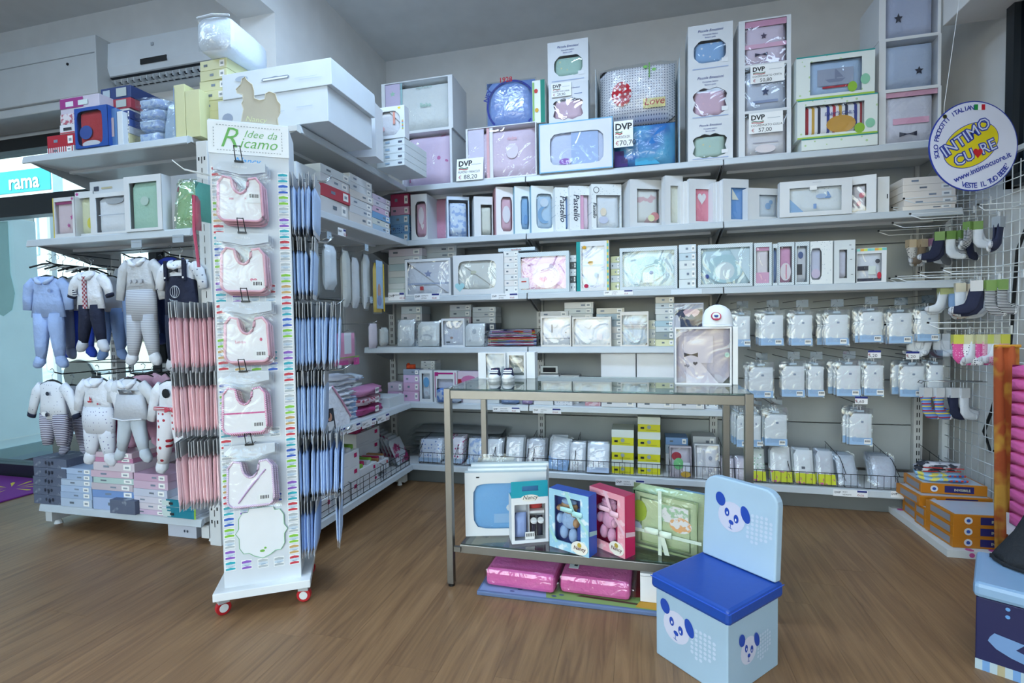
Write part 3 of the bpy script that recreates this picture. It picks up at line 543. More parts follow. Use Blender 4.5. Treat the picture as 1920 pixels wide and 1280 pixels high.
deco(p_, (('rect', .72, .25, .28, .16, 'D8D090'), ('text', .72, .22, .17, 'B02030', 'Love', .2), ('rect', .66, .80, .015, .25, '6CA850'), ('disc', .61, .86, .06, .05, '7CC060'), ('disc', .72, .80, .06, .05, '7CC060'), ('disc', .30, .45, .26, .42, M('B82030', .8, 'dots', 'F0E8E8', 30., rad=.25, rand=.1))), w, h, -.004)
MB().puff(-.012, w+.012, 0, h+.015, -.01, .23, 9, 9, 3.4, .3).build('clear_bag', BAG, t, smooth=True)
# stack of three window boxes
z = Z
for (yt, lab, c1, c2, shp) in ((224, 'boxed mint green quilt, bottom of the three window boxes beside the dotted pillow', 'B0CCC4', 'D8D0A0', 'scal'), (133, 'boxed pink quilt, middle of the three window boxes beside the dotted pillow', 'D0B4C8', 'D8B8C8', 'scal'), (45, 'boxed light blue quilt with octagonal window, top of the three beside the dotted pillow', '8CB4E0', 'D8E0EC', 'oct')):
    L = S(1290, 1374, yt, z, .03); winbox(lab, L, .2, mg=(.13, .15, .34 if shp == 'oct' else .36, .18 if shp == 'oct' else .08), shp=shp, cm=FLW(c1, c2), name='bedding_box', fdec=EM(0, 0)); z = topz(L)
# stack of three clear coordinated sets
z = Z
for i, (yt, lab, col, dec) in enumerate(((208, 'clear box of white cot set with price card 57,00', 'D8DAE2', (('rect', .5, .3, .6, .02, 'B0B0C0'), ('disc', .5, .15, .5, .2, 'E8E0E4'))), (121, 'clear box of pale blue cot set with price card 50,80', 'C0CCE0', (('rect', .5, .2, .6, .06, '8C9CC0'), ('star', .5, .42, .2, .2, '404C70'))), (34, 'clear box of pink and white ruffled cot set at the top of its stack', 'D8CCE0', (('rect', .5, .42, 1, .10, 'E0B4D0'), ('rect', .5, .93, 1, .14, 'D098B8'), ('star', .46, .64, .16, .16, '504460'), ('bow', .4, .22, .3, .12, '302C48'))))):
    L = S(1385, 1483, yt, z, .03); winbox(lab, L, .24, mg=(.12, .08, .03, .03), shp='rect', c=col, name='bedding_box', dec=dec); z = topz(L)
price_card('white handwritten price card 50,80 on the blue cot set', span(('y', YF+.02), 1407, 1471, 120, PY(1440, 154, YF+.02).z), '50,80', 'COORDINATO CESTA', 0)
price_card('white handwritten price card 57,00 on the bottom cot set', span(('y', YF+.02), 1404, 1468, 210, PY(1440, 248, YF+.02).z), '57,00', 'COORDINATO CULLA', 0)
# green-white boxes, turned to the left
TEAL = '2C9C98'
DOTW = M('E2EAE6', .5, 'dots', 'B8D4A0', 30., rad=.2, rand=1.)
L = span(BK, 1503, 1646, 255, Z, .0); carton('teal-edged white flat box lying at the bottom of the tilted green boxes', L, .26, DOTW, dec=(('rect', .5, .96, 1, .1, TEAL),), seam=False); z = topz(L)
L = S(1495, 1645, 182, z, .0); winbox('white spotted window box with colour-striped cloth lettered in blue', L, .1, DOTW, mg=(.10, .16, .16, .10), shp='rect', cm=M('E8EAF0', .8, 'multi', ('2C3C90', 'E8EAF0', 'B03040', 'E8EAF0', 'C8A040', 'E8EAF0', '283048', 'E8EAF0'), 7., ax='X'), name='bedding_box', dec=(('disc', .62, .3, .5, .6, 'C8983C'), ('text', .60, .62, .16, '2C3C90', "BABY'S ONLY", .1)), fdec=(('rect', .5, .985, 1, .03, TEAL), ('rect', .5, .02, 1, .04, 'A8CC50'), ('disc', .78, .16, .13, .26, '8CB83C'), ('disc', .91, .26, .12, .24, '8CC8A8'))); z = topz(L)
L = S(1493, 1640, 100, z, .0); winbox('white spotted window box with grey-blue applique on top of the striped one', L, .1, DOTW, mg=(.18, .16, .14, .10), shp='rect', c='A8C4E4', name='bedding_box', dec=(('rect', .5, .5, .7, .5, '98A4BC'), ('boat', .5, .52, .4, .4, '7C88A4'), ('rect', .5, .2, .5, .06, 'B02838')), fdec=(('rect', .5, .985, 1, .03, TEAL), ('rect', .5, .02, 1, .04, 'A8CC50'), ('disc', .72, .2, .12, .24, '8CB83C'), ('disc', .88, .34, .12, .24, '8CC8A8')))
# right stack
z = Z
for (yt, lab, col, dec) in ((167, 'clear box of white cot set with pink ruffle, lowest beside the round sign', 'CED2E2', (('rect', .5, .42, .7, .12, 'DCA8C4'), ('rect', .5, .95, 1, .1, 'D0A0B8'), ('bow', .45, .16, .34, .14, '20243A'))), (70, 'clear box of light blue cot set above the pink ruffle one', 'AABCD8', (('star', .66, .34, .18, .18, '20243A'),)), (-22, 'clear box of blue-grey cot set highest on the shelving at the right', 'A8B4D0', (('star', .26, .42, .18, .24, '20243A'),))):
    L = S(1648, 1764, yt, z, .03); winbox(lab, L, .26, mg=(.11, .05, .03, .03), shp='rect', c=col, name='bedding_box', dec=dec); z = topz(L)

# ================================================================ SECOND SHELF
Z = SH[1]
stack('of the small stack in the second shelf corner', BK, 732, 767, [437, 420, 403, 387, 363], Z, .16, [('8CB8DC', 'light blue carton'), (M('7CACD8', .5, 'dots', '2848A0', 60.), 'blue dotted carton'), ('8CB8DC', 'plain blue carton'), ('DCA8C4', 'pink carton'), ('A83860', 'magenta carton')], .05, 'small cartons in the corner', .003)
PINKWAVE = (('disc', .5, .6, .5, .5, 'E4DCE4'), ('heart', .6, .3, .3, .2, 'E8E4E8'))
winbox('white window box of pink layette beside the small cartons', S(771, 801, 364), .25, mg=(.26, .04, .16, .06), c='D4A8BC', dec=PINKWAVE)
winbox('tall clear box of pink and cream layette behind the blue print box', S(803, 868, 361, st=.20), .1, mg=(.05, .4, .12, .03), shp='rect', c='D498B4', dec=(('rect', .15, .5, .3, 1, 'D0D0A8'),))
def YB_(lab, xl, xm, xr, yt, Y=YF+.02, a=.42, **k): return winbox(lab, ybox(xl, xm, xr, yt, Z, Y, a), **k)
YB_('pale blue clear box of printed sheets leaning before the pink layette', 831, 838, 880, 368, box='C8D8EC', mg=(.08, .05, .08, .04), shp='rect', cm=M('CCDCEE', .85, 'blotch', '98B4E0', 30.))
YB_('white box with cream window of ivory layette', 877, 889, 924, 368, mg=(.36, .04, .2, .04), shp='rect', c='D8DED4')
YB_('white box with pink spine and pink rounded window', 924, 930, 962, 350, mg=(.28, .06, .2, .08), c='D8B0C0', fr=M('F0ECEE', .45), box='E4B4C0', dec=(('disc', .5, .5, .7, .5, 'E4E0E8'),))
YB_('white box with blue spine and deep blue window', 960, 965, 993, 349, mg=(.4, .04, .2, .1), c='88B4DC', fr=M('E8F0F4', .45), box='8CC4DC', dec=(('disc', .6, .3, .5, .3, '6C9CD0'),))
YB_('white box with rounded window showing a blue moon applique', 991, 996, 1038, 348, mg=(.22, .04, .16, .1), c='B0CCE4', fr=M('E8F0F4', .45), box='8CC0DC', dec=(('moon', .5, .4, .8, .5, '7CA8D0'), ('disc', .5, .75, .5, .25, 'C8D8E8')))
VR = (PI/2, PI/2, 0)
STARW = M('E6ECEE', .5, 'dots', 'C0CCD4', 70., rad=.22, rand=.7)
winbox('white starred box lettered Pastello with blue stripe, the first of three', ybox(1034, 1041, 1072, 351, Z, YF+.02, .42), .1, STARW, mg=(.62, .04, .2, .06), shp='rect', c='6C94D0', fdec=(('text', .30, .52, .19, '1C2444', 'Pastello', .2, VR),))
winbox('white starred box lettered Pastello with pink stripe, the second of three', ybox(1061, 1068, 1106, 348, Z, YF+.015, .42), .1, STARW, mg=(.52, .04, .2, .04), shp='rect', c='DCC8D8', dec=(('rect', .2, .5, .4, 1, 'E0A8C8'),), fdec=(('text', .20, .52, .19, '1C2444', 'Pastello', .2, VR),))
winbox('white starred box with smiley mark and bear print, third of the Pastello boxes', ybox(1099, 1109, 1165, 345, Z, YF+.01, .35), .1, STARW, mg=(.16, .03, .24, .03), shp='rect', c='DCE4EC', dec=(('disc', .3, .5, .25, .25, 'E8DCC8'), ('disc', .3, .25, .4, .22, 'C8D0E8')), fdec=(('disc', .16, .87, .2, .14, '30384C'), ('disc', .16, .87, .16, .115, 'E8EEF0'), ('text', .05, .42, .11, '30384C', 'Pastello', .2, VR)))
YB_('large white box with silver-edged window of baby toys and clothes', 1164, 1181, 1241, 336, mg=(.22, .08, .19, .10), shp='rect', cm=M('D8DCDC', .85, 'blotch', 'D0B0B8', 14., lo=.55, hi=.6), dec=(('disc', .8, .2, .4, .25, 'D0888C'), ('disc', .65, .15, .3, .2, 'D8DCB0')))
YB_('tall narrow white box with ivory knit seen through its window', 1240, 1247, 1280, 329, mg=(.3, .03, .2, .05), shp='rect', c='D4D8CC')
for i in range(3): carton('thin white carton standing upright, %s before the coral knit box' % ('first', 'second', 'third')[i], ybox(1272+i*7, 1276+i*7, 1288+i*7, 340-i, Z, YF+.03, .42)[:4]+(.12,), .12, 'E4E6E8', group='thin upright cartons', seam=False)
YB_('white window box of coral pink knit with ruffled bib', 1288, 1292, 1342, 335, mg=(.24, .06, .22, .06), shp='rect', c='E08CA0', dec=(('heart', .35, .72, .5, .4, 'E4E4EA'),))
for i in range(3): carton('thin white carton standing upright, %s before the blue knit box' % ('first', 'second', 'third')[i], ybox(1333+i*7, 1337+i*7, 1350+i*7, 342-i*2, Z, YF+.03, .42)[:4]+(.12,), .12, 'E0E4EA', group='thin upright cartons', seam=False)
YB_('white window box of mid-blue knitted cardigan', 1350, 1356, 1403, 335, mg=(.30, .05, .2, .06), shp='rect', c='6C9CD8', dec=(('tri', .3, .8, .4, .35, 'DCE0D8'),))
YB_('low white box with tilted window of blue bear print', 1392, 1402, 1462, 352, mg=(.35, .06, .2, .12), shp='rect', c='D0DEEC', dec=(('disc', .5, .5, .3, .3, '90B4DC'), ('disc', .65, .68, .2, .2, '90B4DC')))
winbox('wide white box with notched window of pale blue embroidered sheet', S(1462, 1597, 337, st=.0), .05, mg=(.14, .14, .20, .12), shp='rect', c='D8E2E8', dec=(('tri', .14, .3, .3, .62, '8CB4DC'), ('boat', .74, .66, .16, .3, '7098D0'), ('disc', .62, .62, .2, .2, 'A8C0E0'), ('rect', .5, .22, .06, .2, '7CA0D4')), fdec=(('rect', .47, .78, .1, .12, 'F0F2F2'), ('rect', .52, .93, .12, .02, 'C0C8D0')))
winbox('white window box of red stitched layette turned towards the left', ybox2(1597, 1643, 1652, 326, Z, YF+.0, -.25), mg=(.0, .4, .22, .06), shp='rect', c='D4D4DC', dec=(('disc', .7, .6, .4, .2, 'D07888'), ('disc', .5, .3, .3, .2, 'D898A4')))
carton('plain white carton standing beside the pile of flat boxes', S(1646, 1668, 331, st=.04), .3, 'E4E8EA', seam=False, dec=(('rect', .8, .45, .1, .12, '40484C'),))
stack('in the pile at the right end', ('y', YF-.0), 1694, 1792, [384, 371, 357, 344, 330], Z, .34, [('EEE6DC', 'off-white lidded flat box')], .02, 'flat boxes at the end of the second shelf', .004, yaw=.0)
OD = ['first', 'second', 'third', 'fourth', 'fifth', 'sixth', 'seventh']
def short(l, n=13): return ' '.join(l.split()[:n]).rstrip(',')
# ================================================================ THIRD SHELF
Z = SH[2]
GING = M('DDE6EA', .5, 'check', 'BCCCD6', 160.)
stack('of the third shelf corner pile', BK, 729, 792, [541, 530, 519, 507, 494, 480, 466], Z, .28, [('D4E0DC', 'pale green carton'), ('DCE4E6', 'white carton'), ('C8D8DC', 'pale blue carton'), ('D8DEE0', 'white lidded carton'), ('B8D0D8', 'blue-edged carton'), ('D8DEE2', 'white printed carton'), ('D8D0D8', 'lilac-lidded carton')], .10, 'cartons piled on the third shelf', .004)
stack('behind the white blanket box', BK, 796, 856, [540, 525, 510, 496, 484, 473, 461], Z, .2, [('DCE2E4', 'white flat carton'), ('D4DCE0', 'pale grey flat carton')], .18, 'cartons behind the blanket boxes', .004)
winbox('white window box of white blanket with grey-blue band and red label', S(760, 845, 485, st=.01), .08, mg=(.05, .04, .07, .05), shp='rect', c='D2D8E2', dec=(('tri2', .5, .5, 1, 1, 'CCD2DC'), ('rect', .5, .32, 1, .05, '9CAAC4'), ('star', .5, .62, .2, .25, '8490B4'), ('rect', .34, .18, .09, .12, 'B82C38')))
winbox('white box with rounded window of ivory lace blanket and mint heart sticker', S(850, 944, 477, st=.01), .08, mg=(.10, .14, .15, .13), shp='round', c='D0D6D4', dec=(('tri2', .55, .45, .9, .9, 'D8DCD8'), ('disc', .4, .6, .16, .12, 'C8CCB8')), fdec=(('heart', .13, .20, .22, .26, 'A4D4DC'),))
stack('of the slim red-lettered pile', BK, 944, 972, [536, 525, 514, 503, 492, 481, 470], Z, .2, [('E4E6E6', 'slim white carton'), ('E8E4E2', 'slim white carton with red lettering')], .03, 'slim white cartons', .002)
carton('long checked flat carton lying on the slim white pile', span(BK, 934, 1003, 464, PY(968, 471, YF+.05).z, .03), .15, GING, seam=False, dec=(('text', .5, .2, .6, 'B84848', 'BrumsBrums'),), name='flat_box')
winbox('checked window box of bright pink hooded towel with crown embroidery', S(971, 1067, 472, st=.01), .08, GING, mg=(.06, .06, .11, .08), shp='rect', c='DCB0D0', dec=(('tri2', .5, .45, 1, 1, 'DCB4D4'), ('disc', .56, .4, .6, .75, 'E4D4E4'), ('heart', .5, .3, .2, .2, 'E090B0'), ('text', .52, .5, .14, 'D8A0C0', 'LOVE')), fdec=(('rect', .12, .24, .2, .28, 'E4E6E8'), ('rect', .12, .28, .1, .03, 'C04038')))
stack('of the narrow pile beside the teal-edged box', BK, 1067, 1080, [530, 517, 504, 491, 478], Z, .2, [('D4DCE0', 'narrow pale carton'), ('3C4448', 'narrow dark carton')], .06, 'narrow cartons', .001)
winbox('white box with teal left edge and yellow trimmed right edge', S(1081, 1142, 452, st=.01), .06, mg=(.16, .14, .10, .06), shp='rect', c='D4DCEC', fdec=(('rect', .06, .5, .12, 1, '0C9898'), ('rect', .96, .5, .05, 1, M('D8C458', .5, 'stripe', '58B8A8', 26., ax='Z')), ('disc', .25, .88, .12, .07, 'D0A030'), ('disc', .3, .1, .14, .08, 'C02850')), dec=(('rect', .5, .55, .9, .02, 'A8B4D0'), ('disc', .4, .6, .24, .12, 'C8A040'), ('disc', .65, .3, .2, .12, '88A8C8')))
stack('of the narrow pile left of the aqua towel', BK, 1145, 1162, [529, 516, 504, 492, 480], Z, .2, [('C8CCA0', 'narrow green carton'), ('C8D0D4', 'narrow grey carton')], .06, 'narrow cartons', .001)
winbox('checked window box of pale aqua hooded towel with white glare', S(1162, 1270, 463, st=.01), .08, GING, mg=(.05, .05, .09, .07), shp='rect', c='C4DCE4', dec=(('disc', .5, .5, .7, .7, 'B4D8DC'), ('rect', .5, .25, .2, .3, 'D8E4E8'), ('disc', .56, .38, .08, .1, '3858A0')))
stack('of the pile right of the aqua towel', BK, 1273, 1305, [523, 504, 488, 474, 458], Z, .2, [('DCE6EA', 'pale wrapped carton'), ('D8E4E8', 'pale carton with red mark'), ('E0E8EA', 'white wrapped carton'), ('C4D8E4', 'pale blue carton'), ('D8E4EC', 'white-blue carton')], .02, 'wrapped cartons on the third shelf', .002)
winbox('checked window box of turquoise hooded towel with white bear', S(1309, 1411, 457, st=.005), .08, GING, mg=(.05, .05, .09, .07), shp='rect', c='B8D4E0', dec=(('disc', .5, .42, .75, .8, 'A8CCD8'), ('disc', .5, .36, .4, .5, 'CCDCE4'), ('tri2', .8, .5, .4, .9, 'C0D8E4'), ('disc', .13, .22, .09, .12, '3050A0')))
for (x0, x1, yt, lab, c, dec) in ((1414, 1447, 455, 'tall checked window box of white and pink ribbed set', 'D8D4DC', (('rect', .5, .95, 1, .1, 'C890B4'), ('rect', .5, .15, 1, .3, 'D4A4C4'))), (1449, 1458, 457, 'very narrow checked window box of blue towel', '5C78A8', ()), (1459, 1489, 454, 'tall checked window box of pink towel with white bib', 'CC98BC', (('disc', .5, .3, .9, .5, 'D8D4DC'), ('rect', .55, .3, .08, .4, 'D07090'))), (1491, 1517, 453, 'tall checked window box with black and white animal motif', 'C4CCD8', (('disc', .4, .75, .5, .2, '40588C'), ('rect', .3, .35, .5, .3, '18202C')))):
    winbox(lab, S(x0, x1, yt, st=.01), .2, GING, mg=(.10, .14, .10, .06), shp='rect', c=c, dec=dec)
winbox('white starred box with large round cut-out window', S(1519, 1561, 452, st=.01), .2, STARW, mg=(.02, .48, .16, .10), shp='round', c='BCC4DC', dec=(('disc', .5, .2, .8, .3, 'C8BCD8'),))
winbox('white box with small rectangular window showing lilac film', S(1564, 1603, 450, st=.01), .2, 'D8E0E4', mg=(.24, .38, .22, .12), shp='rect', c='C0C4D8', fdec=(('rect', .76, .88, .1, .02, '8C949C'), ('rect', .86, .78, .1, .02, '8C949C'), ('rect', .8, .55, .1, .02, '8C949C'), ('rect', .85, .2, .1, .02, '8C949C')))
winbox('small white box with colourful top edge and printed baby clothes at the shelf end', ybox2(1606, 1662, 1668, 463, Z, YF+.01, -.12), mg=(.02, .16, .16, .04), shp='rect', c='D0D8E4', dec=(('rect', .25, .48, .5, .16, '20283C'), ('rect', .5, .05, 1, .12, '1C2440'), ('disc', .85, .72, .2, .16, '20283C'), ('rect', .62, .4, .3, .3, 'D8E4E0')), fdec=(('rect', .5, .95, 1, .07, M('80C8C0', .5, 'multi', ('E0A848', 'C8D860', '70C0C0'), 14., ax='X')), ('disc', .76, .2, .14, .2, 'C02840')))

# ================================================================ FOURTH SHELF
Z = SH[3]
WBAG = dict(d=.05, tilt=-.08, bag=BAG, cat='pack')
pack('clear bag of white terry on the fourth wall shelf, first from the corner', S(743, 778, 597, st=.05), c='D4DADE', **WBAG)
pack('clear bag of white bib with grey rainbow stitching', S(780, 826, 600, st=.05), c='DADEDE', dec=(('disc', .45, .35, .5, .25, 'B8BEC4'), ('disc', .45, .32, .4, .18, 'DADEDE')), **WBAG)
winbox('slim white window box of white bib with tiny animals', S(828, 871, 597, st=.04), .05, mg=(.08, .06, .08, .06), shp='rect', c='C8D0DC', dec=(('disc', .4, .3, .15, .1, 'B09890'), ('rect', .22, .12, .2, .05, '303840'), ('collar', .5, .85, .8, .3, 'E0E4E8')))
pack('clear round-bottomed bag of white bib beside the towel basket', S(870, 911, 604, st=.05), c='DCE0E2', dec=(('disc', .5, .62, .2, .22, 'B4BCC4'), ('disc', .3, .25, .1, .08, '9CA4AC')), **WBAG)
stack('of the small pile above the white terry bag', BK, 752, 791, [636, 620, 604, 588, 574], Z, .16, [('C0CCD4', 'grey-blue carton'), ('C8C8D0', 'grey-pink carton')], .2, 'cartons behind the bagged bibs', .002)
stack('of the pile behind the slim bib box', BK, 843, 883, [630, 612, 594, 582, 571], Z, .16, [('CCD0D4', 'grey carton'), ('C8D0D6', 'grey-blue flat carton'), ('D0BCC8', 'pink striped carton'), ('C4CCD0', 'grey carton with black flash')], .2, 'cartons behind the bagged bibs', .002)
stack('of the pile left of the towel basket', BK, 886, 929, [634, 620, 606, 594, 585, 575], Z, .16, [('D0D8DC', 'white carton'), ('C8D0D4', 'pale carton'), ('404C60', 'navy-edged carton'), ('D0D6DA', 'white carton with grey print'), ('C8CED2', 'grey carton with black stroke')], .2, 'cartons behind the bagged bibs', .002)
# wire basket with folded coloured cloths
loc, rz, w, h = S(908, 1006, 617, st=.03); t = thing('wire_basket', 'small dark wire basket holding bright folded cloths', 'basket', loc)
b_ = MB()
for z_ in (.004, h*.5, h): b_.tube([(0, 0, z_*.7 if z_ > h*.8 else z_), (0, .2, z_), (w, .2, z_), (w, 0, z_*.7 if z_ > h*.8 else z_)], .0016, 5)
for i in range(6): b_.tube([(0, .2*i/5, 0), (0, .2*i/5, h*(.7+.06*i))], .0012, 4); b_.tube([(w, .2*i/5, 0), (w, .2*i/5, h*(.7+.06*i))], .0012, 4); b_.tube([(w*i/5, .2, 0), (w*i/5, .2, h)], .0012, 4)
b_.build('wire_frame', DARKWIRE, t, kind='stuff')
cs = ['8C9CD0', 'D8D8E4', '5878C0', '9898D0', 'E0DCE4', 'C03848', 'D8DCE0', 'B83040', '98B060', 'D89038', 'B03038', '283050']
cnm = ['lilac-blue', 'white', 'royal blue', 'periwinkle', 'pale grey', 'red', 'off-white', 'crimson', 'green', 'orange', 'dark red', 'navy']
for i, c in enumerate(cs):
    ins = .004+.002*(i % 3)+(.012 if i > 7 else 0); hh = h*.93/12; z_ = .006+i*hh
    tw = thing('folded_cloth', '%s folded cloth in the small wire basket on the fourth shelf' % cnm[i], 'cloth', loc+Vector((ins+.012, .015, z_)), 0, 'folded cloths in the wire basket')
    MB().puff(0, w-2*ins-.024, 0, hh*1.15, 0, .15, 8, 4, 1.6, .5, seed=i).build('fold', cl(c), tw, smooth=True); MB().tube([(.004, .004, hh*.5), (w*.4, -.001, hh*.62), (w-2*ins-.03, .004, hh*.45)], .002, 5).build('hem', cl(cs[(i+5) % 12]), tw)
# right part
TBW = dict(shp='rect', box='DAD6D0')
winbox('clear-fronted box of white shirt with navy piped collar', S(1014, 1071, 592, st=.02), .07, mg=(.05, .04, .06, .06), c='DCE2EA', dec=(('collar', .55, .78, .55, .28, 'E8ECF0'), ('rect', .55, .24, .9, .02, '283048'), ('rect', .35, .6, .04, .3, '283048'), ('disc', .85, .45, .05, .05, '283048')), **TBW)
winbox('clear-fronted box of white blouse with ruffled collar', S(1073, 1146, 594, st=.02), .07, mg=(.04, .04, .06, .06), c='DCE4EC', dec=(('collar', .5, .8, .5, .34, 'E8ECF2'), ('rect', .72, .3, .16, .24, 'E4E0E4')), **TBW)
winbox('clear-fronted box of pale blue romper with striped bow', S(1163, 1216, 584, st=.02), .07, mg=(.06, .05, .1, .04), c='B8CCDC', dec=(('rect', .5, .62, .9, .12, M('E0E4E8', .8, 'stripe', '283048', 120.)), ('bow', .55, .72, .5, .2, 'A8B8C8'), ('disc', .5, .2, .5, .25, 'B0C4D4')), **TBW)
stack('of the pile behind the navy-piped shirt', BK, 1014, 1066, [637, 623, 609, 595, 583], Z, .16, [('D8DADC', 'white carton'), ('D4D8D0', 'cream carton'), ('DCDCCC', 'ivory carton'), ('A8C4D4', 'blue-lidded carton')], .15, 'cartons behind the boxed shirts', .003)
stack('of the tall pile behind the ruffled blouse', BK, 1058, 1112, [634, 618, 603, 588, 578, 566], Z, .16, [('D8DCDC', 'white carton'), ('D0D8DA', 'pale carton'), ('DCDCDA', 'white lidded carton')], .17, 'cartons behind the boxed shirts', .003)
stack('of the pile between blouse and romper', BK, 1118, 1170, [636, 624, 612, 600, 588, 577], Z, .16, [('D0D4D0', 'grey-beige carton'), ('C8CCD0', 'grey carton'), ('D8D4D0', 'cream carton'), ('A0B0BC', 'blue-grey carton'), ('B0C8D8', 'light blue carton'), ('D8D4C8', 'ivory carton')], .12, 'cartons behind the boxed shirts', .003)
stack('of the narrow pile right of the romper', BK, 1216, 1229, [634, 617, 600], Z, .16, [('DCDCC8', 'cream carton'), ('D4D8D8', 'white carton')], .1, 'cartons behind the boxed shirts', .001)
stack('of the tall pile beside the navy dress box', BK, 1229, 1264, [636, 622, 612, 601, 589, 578, 568, 556], Z, .16, [('D8D8B0', 'pale yellow carton'), ('8C9898', 'dark grey carton'), ('C8D4D8', 'pale carton'), ('A8C4D0', 'light blue carton'), ('C4CCCC', 'grey carton'), ('D0D4D4', 'white carton'), ('C8D4DC', 'white-blue carton'), ('D0CCC0', 'beige carton')], .05, 'cartons beside the navy dress', .003)
winbox('box with navy sleeveless baby dress and pink collar behind the white cap', S(1264, 1319, 568, st=.03), .08, box='B8BCC8', mg=(.02, .02, .03, .02), shp='rect', c='3C4A66', dec=(('collar', .6, .80, .6, .22, 'CDB4C0'), ('disc', .06, .5, .3, .5, 'C8CCD8'), ('rect', .5, .95, 1, .14, 'A8B0C0')))

# ================================================================ FIFTH SHELF
Z = SH[4]
stack('of the pink pile under the orange toy', BK, 756, 786, [733, 717, 703, 692], Z, .12, [('D8B0D0', 'pink tin-fronted box'), ('D4ACCC', 'pink box with clear lid'), ('D4B8DC', 'lilac box'), ('8C98AC', 'grey-blue box')], .04, 'small pink boxes', .002)
t = thing('orange_toy', 'orange soft toy lying on the pink pile', 'toy', span(BK, 759, 786, 683, PY(770, 692, YF+.05).z, .05)[0]); MB().puff(0, .075, 0, .035, 0, .05, 6, 5, 1.6, .6).build('body', cl('C8481C'), t, smooth=True); MB().puff(.01, .03, .028, .045, .01, .03, 4, 4, 1.5).build('ear', cl('B03C14'), t, smooth=True)
stack('of the low pink corner pile', BK, 727, 755, [733, 717], Z, .12, [('D8B0D0', 'pink tin-fronted box'), ('C8B8C8', 'pink box with silver lid')], .05, 'small pink boxes', .001)
winbox('tall white box with blue bottle behind its window', S(787, 811, 694, st=.02), .07, mg=(.18, .18, .1, .1), shp='rect', c='C8D4E0', dec=(('disc', .5, .65, .7, .4, '68A8D8'), ('disc', .5, .2, .5, .2, 'C0C8D4')))
stack('of the flat white pile above the bottle box', BK, 789, 815, [748-54, 688, 682, 676], Z, .12, [('D4DADC', 'flat white carton')], .12, 'flat cartons above the bottle box', .002)
winbox('white box with wavy magenta ribbon border', S(814, 857, 695, st=.02), .06, mg=(.14, .16, .26, .12), shp='rect', c='C4C8D8', fdec=tuple(('rect', u, v, a, b, 'B0207C') for u, v, a, b in ((.06, .5, .03, .7), (.93, .5, .03, .9), (.5, .92, .7, .05), (.12, .9, .16, .12))))
carton('pale box with red and pink oval print beside the magenta ribbon box', S(859, 900, 696, st=.04), .1, 'D0C0D0', dec=(('rect', .5, .6, 1, .3, 'A02030'), ('disc', .5, .72, .7, .3, 'C070A0')), seam=False)
pack('blue wrapped pack standing behind the left table leg', S(816, 868, 726, st=.0), .05, c='7C9CD0', cm=M('B4C4DC', .8, 'blotch', '5880C8', 26.))
carton('white flat box with red end behind the table rail', S(868, 909, 738, st=.02), .1, 'DCDCE0', dec=(('rect', .97, .5, .07, 1, 'A02030'),)); carton('small printed white box behind the table rail', S(912, 936, 738, st=.02), .1, 'CCD4D8')
pack('soft blue wrapped bundle on the fifth shelf behind the table rail', S(938, 976, 734, st=.02), .07, c='7C98C8'); pack('small lilac wrapped bundle on the fifth shelf', S(978, 1000, 735, st=.02), .06, c='A898CC')
carton('white box with red chevron behind the table rail', S(1001, 1037, 735, st=.02), .09, 'DCE0E4', dec=(('tri', .5, .7, .4, .3, 'B84048'),)); carton('white dotted box behind the table rail', S(1039, 1073, 735, st=.02), .09, M('DCE0E8', .5, 'dots', '98A0B0', 60.)); carton('pink printed box behind the table rail', S(1097, 1126, 738, st=.03), .09, M('C8909C', .6, 'blotch', 'D8C0C8', 30.))
t = carton('tiny white digital frame with black screen on the fifth shelf', S(1014, 1046, 686, PY(1030, 700, YF+.1).z, .1), .03, 'D4DCDC', name='photo_frame', cat='frame', seam=False, dec=(('rect', .5, .5, .75, .6, '10141A'),))
stack('below the tiny black-screened frame', BK, 1012, 1047, [752, 738, 726, 714, 702], Z, .12, [('D0D6D8', 'white flat carton')], .09, 'flat cartons below the frame', .002)
stack('of the low pile behind the glass top', BK, 1050, 1086, [752, 738, 724, 712, 703], Z, .12, [('C8CED0', 'pale flat carton')], .12, 'low flat cartons', .002)
for (x0, x1, lab) in ((1127, 1192, 'left of the two tall plain white boxes behind the glass table top'), (1194, 1264, 'right of the two tall plain white boxes behind the glass table top')):
    carton(lab, S(x0, x1, 662, st=.05), .08, 'E8ECF0', seam=False, dec=(('rect', .5, .38, .62, .012, 'B8C0CC'), ('rect', .19, .2, .008, .36, 'B8C0CC'), ('rect', .81, .2, .008, .36, 'B8C0CC')))
stack('of the low white pile under the two tall plain boxes', BK, 1127, 1192, [748], Z, .1, ['E8ECF2'], -.0, 'white boxes behind the table rail'); stack('of the middle low white box under the tall plain boxes', BK, 1194, 1262, [749], Z, .1, [('E8ECF2', 'low white printed box')], -.0, 'white boxes behind the table rail'); stack('at the right end of the fifth wall shelf', BK, 1265, 1322, [750], Z, .1, [('E6EAF0', 'low white labelled box')], -.0, 'white boxes behind the table rail'); stack('in the last place on the fifth wall shelf', BK, 1323, 1347, [752], Z, .1, [('DCE4EC', 'low pale box')], .04, 'white boxes behind the table rail')

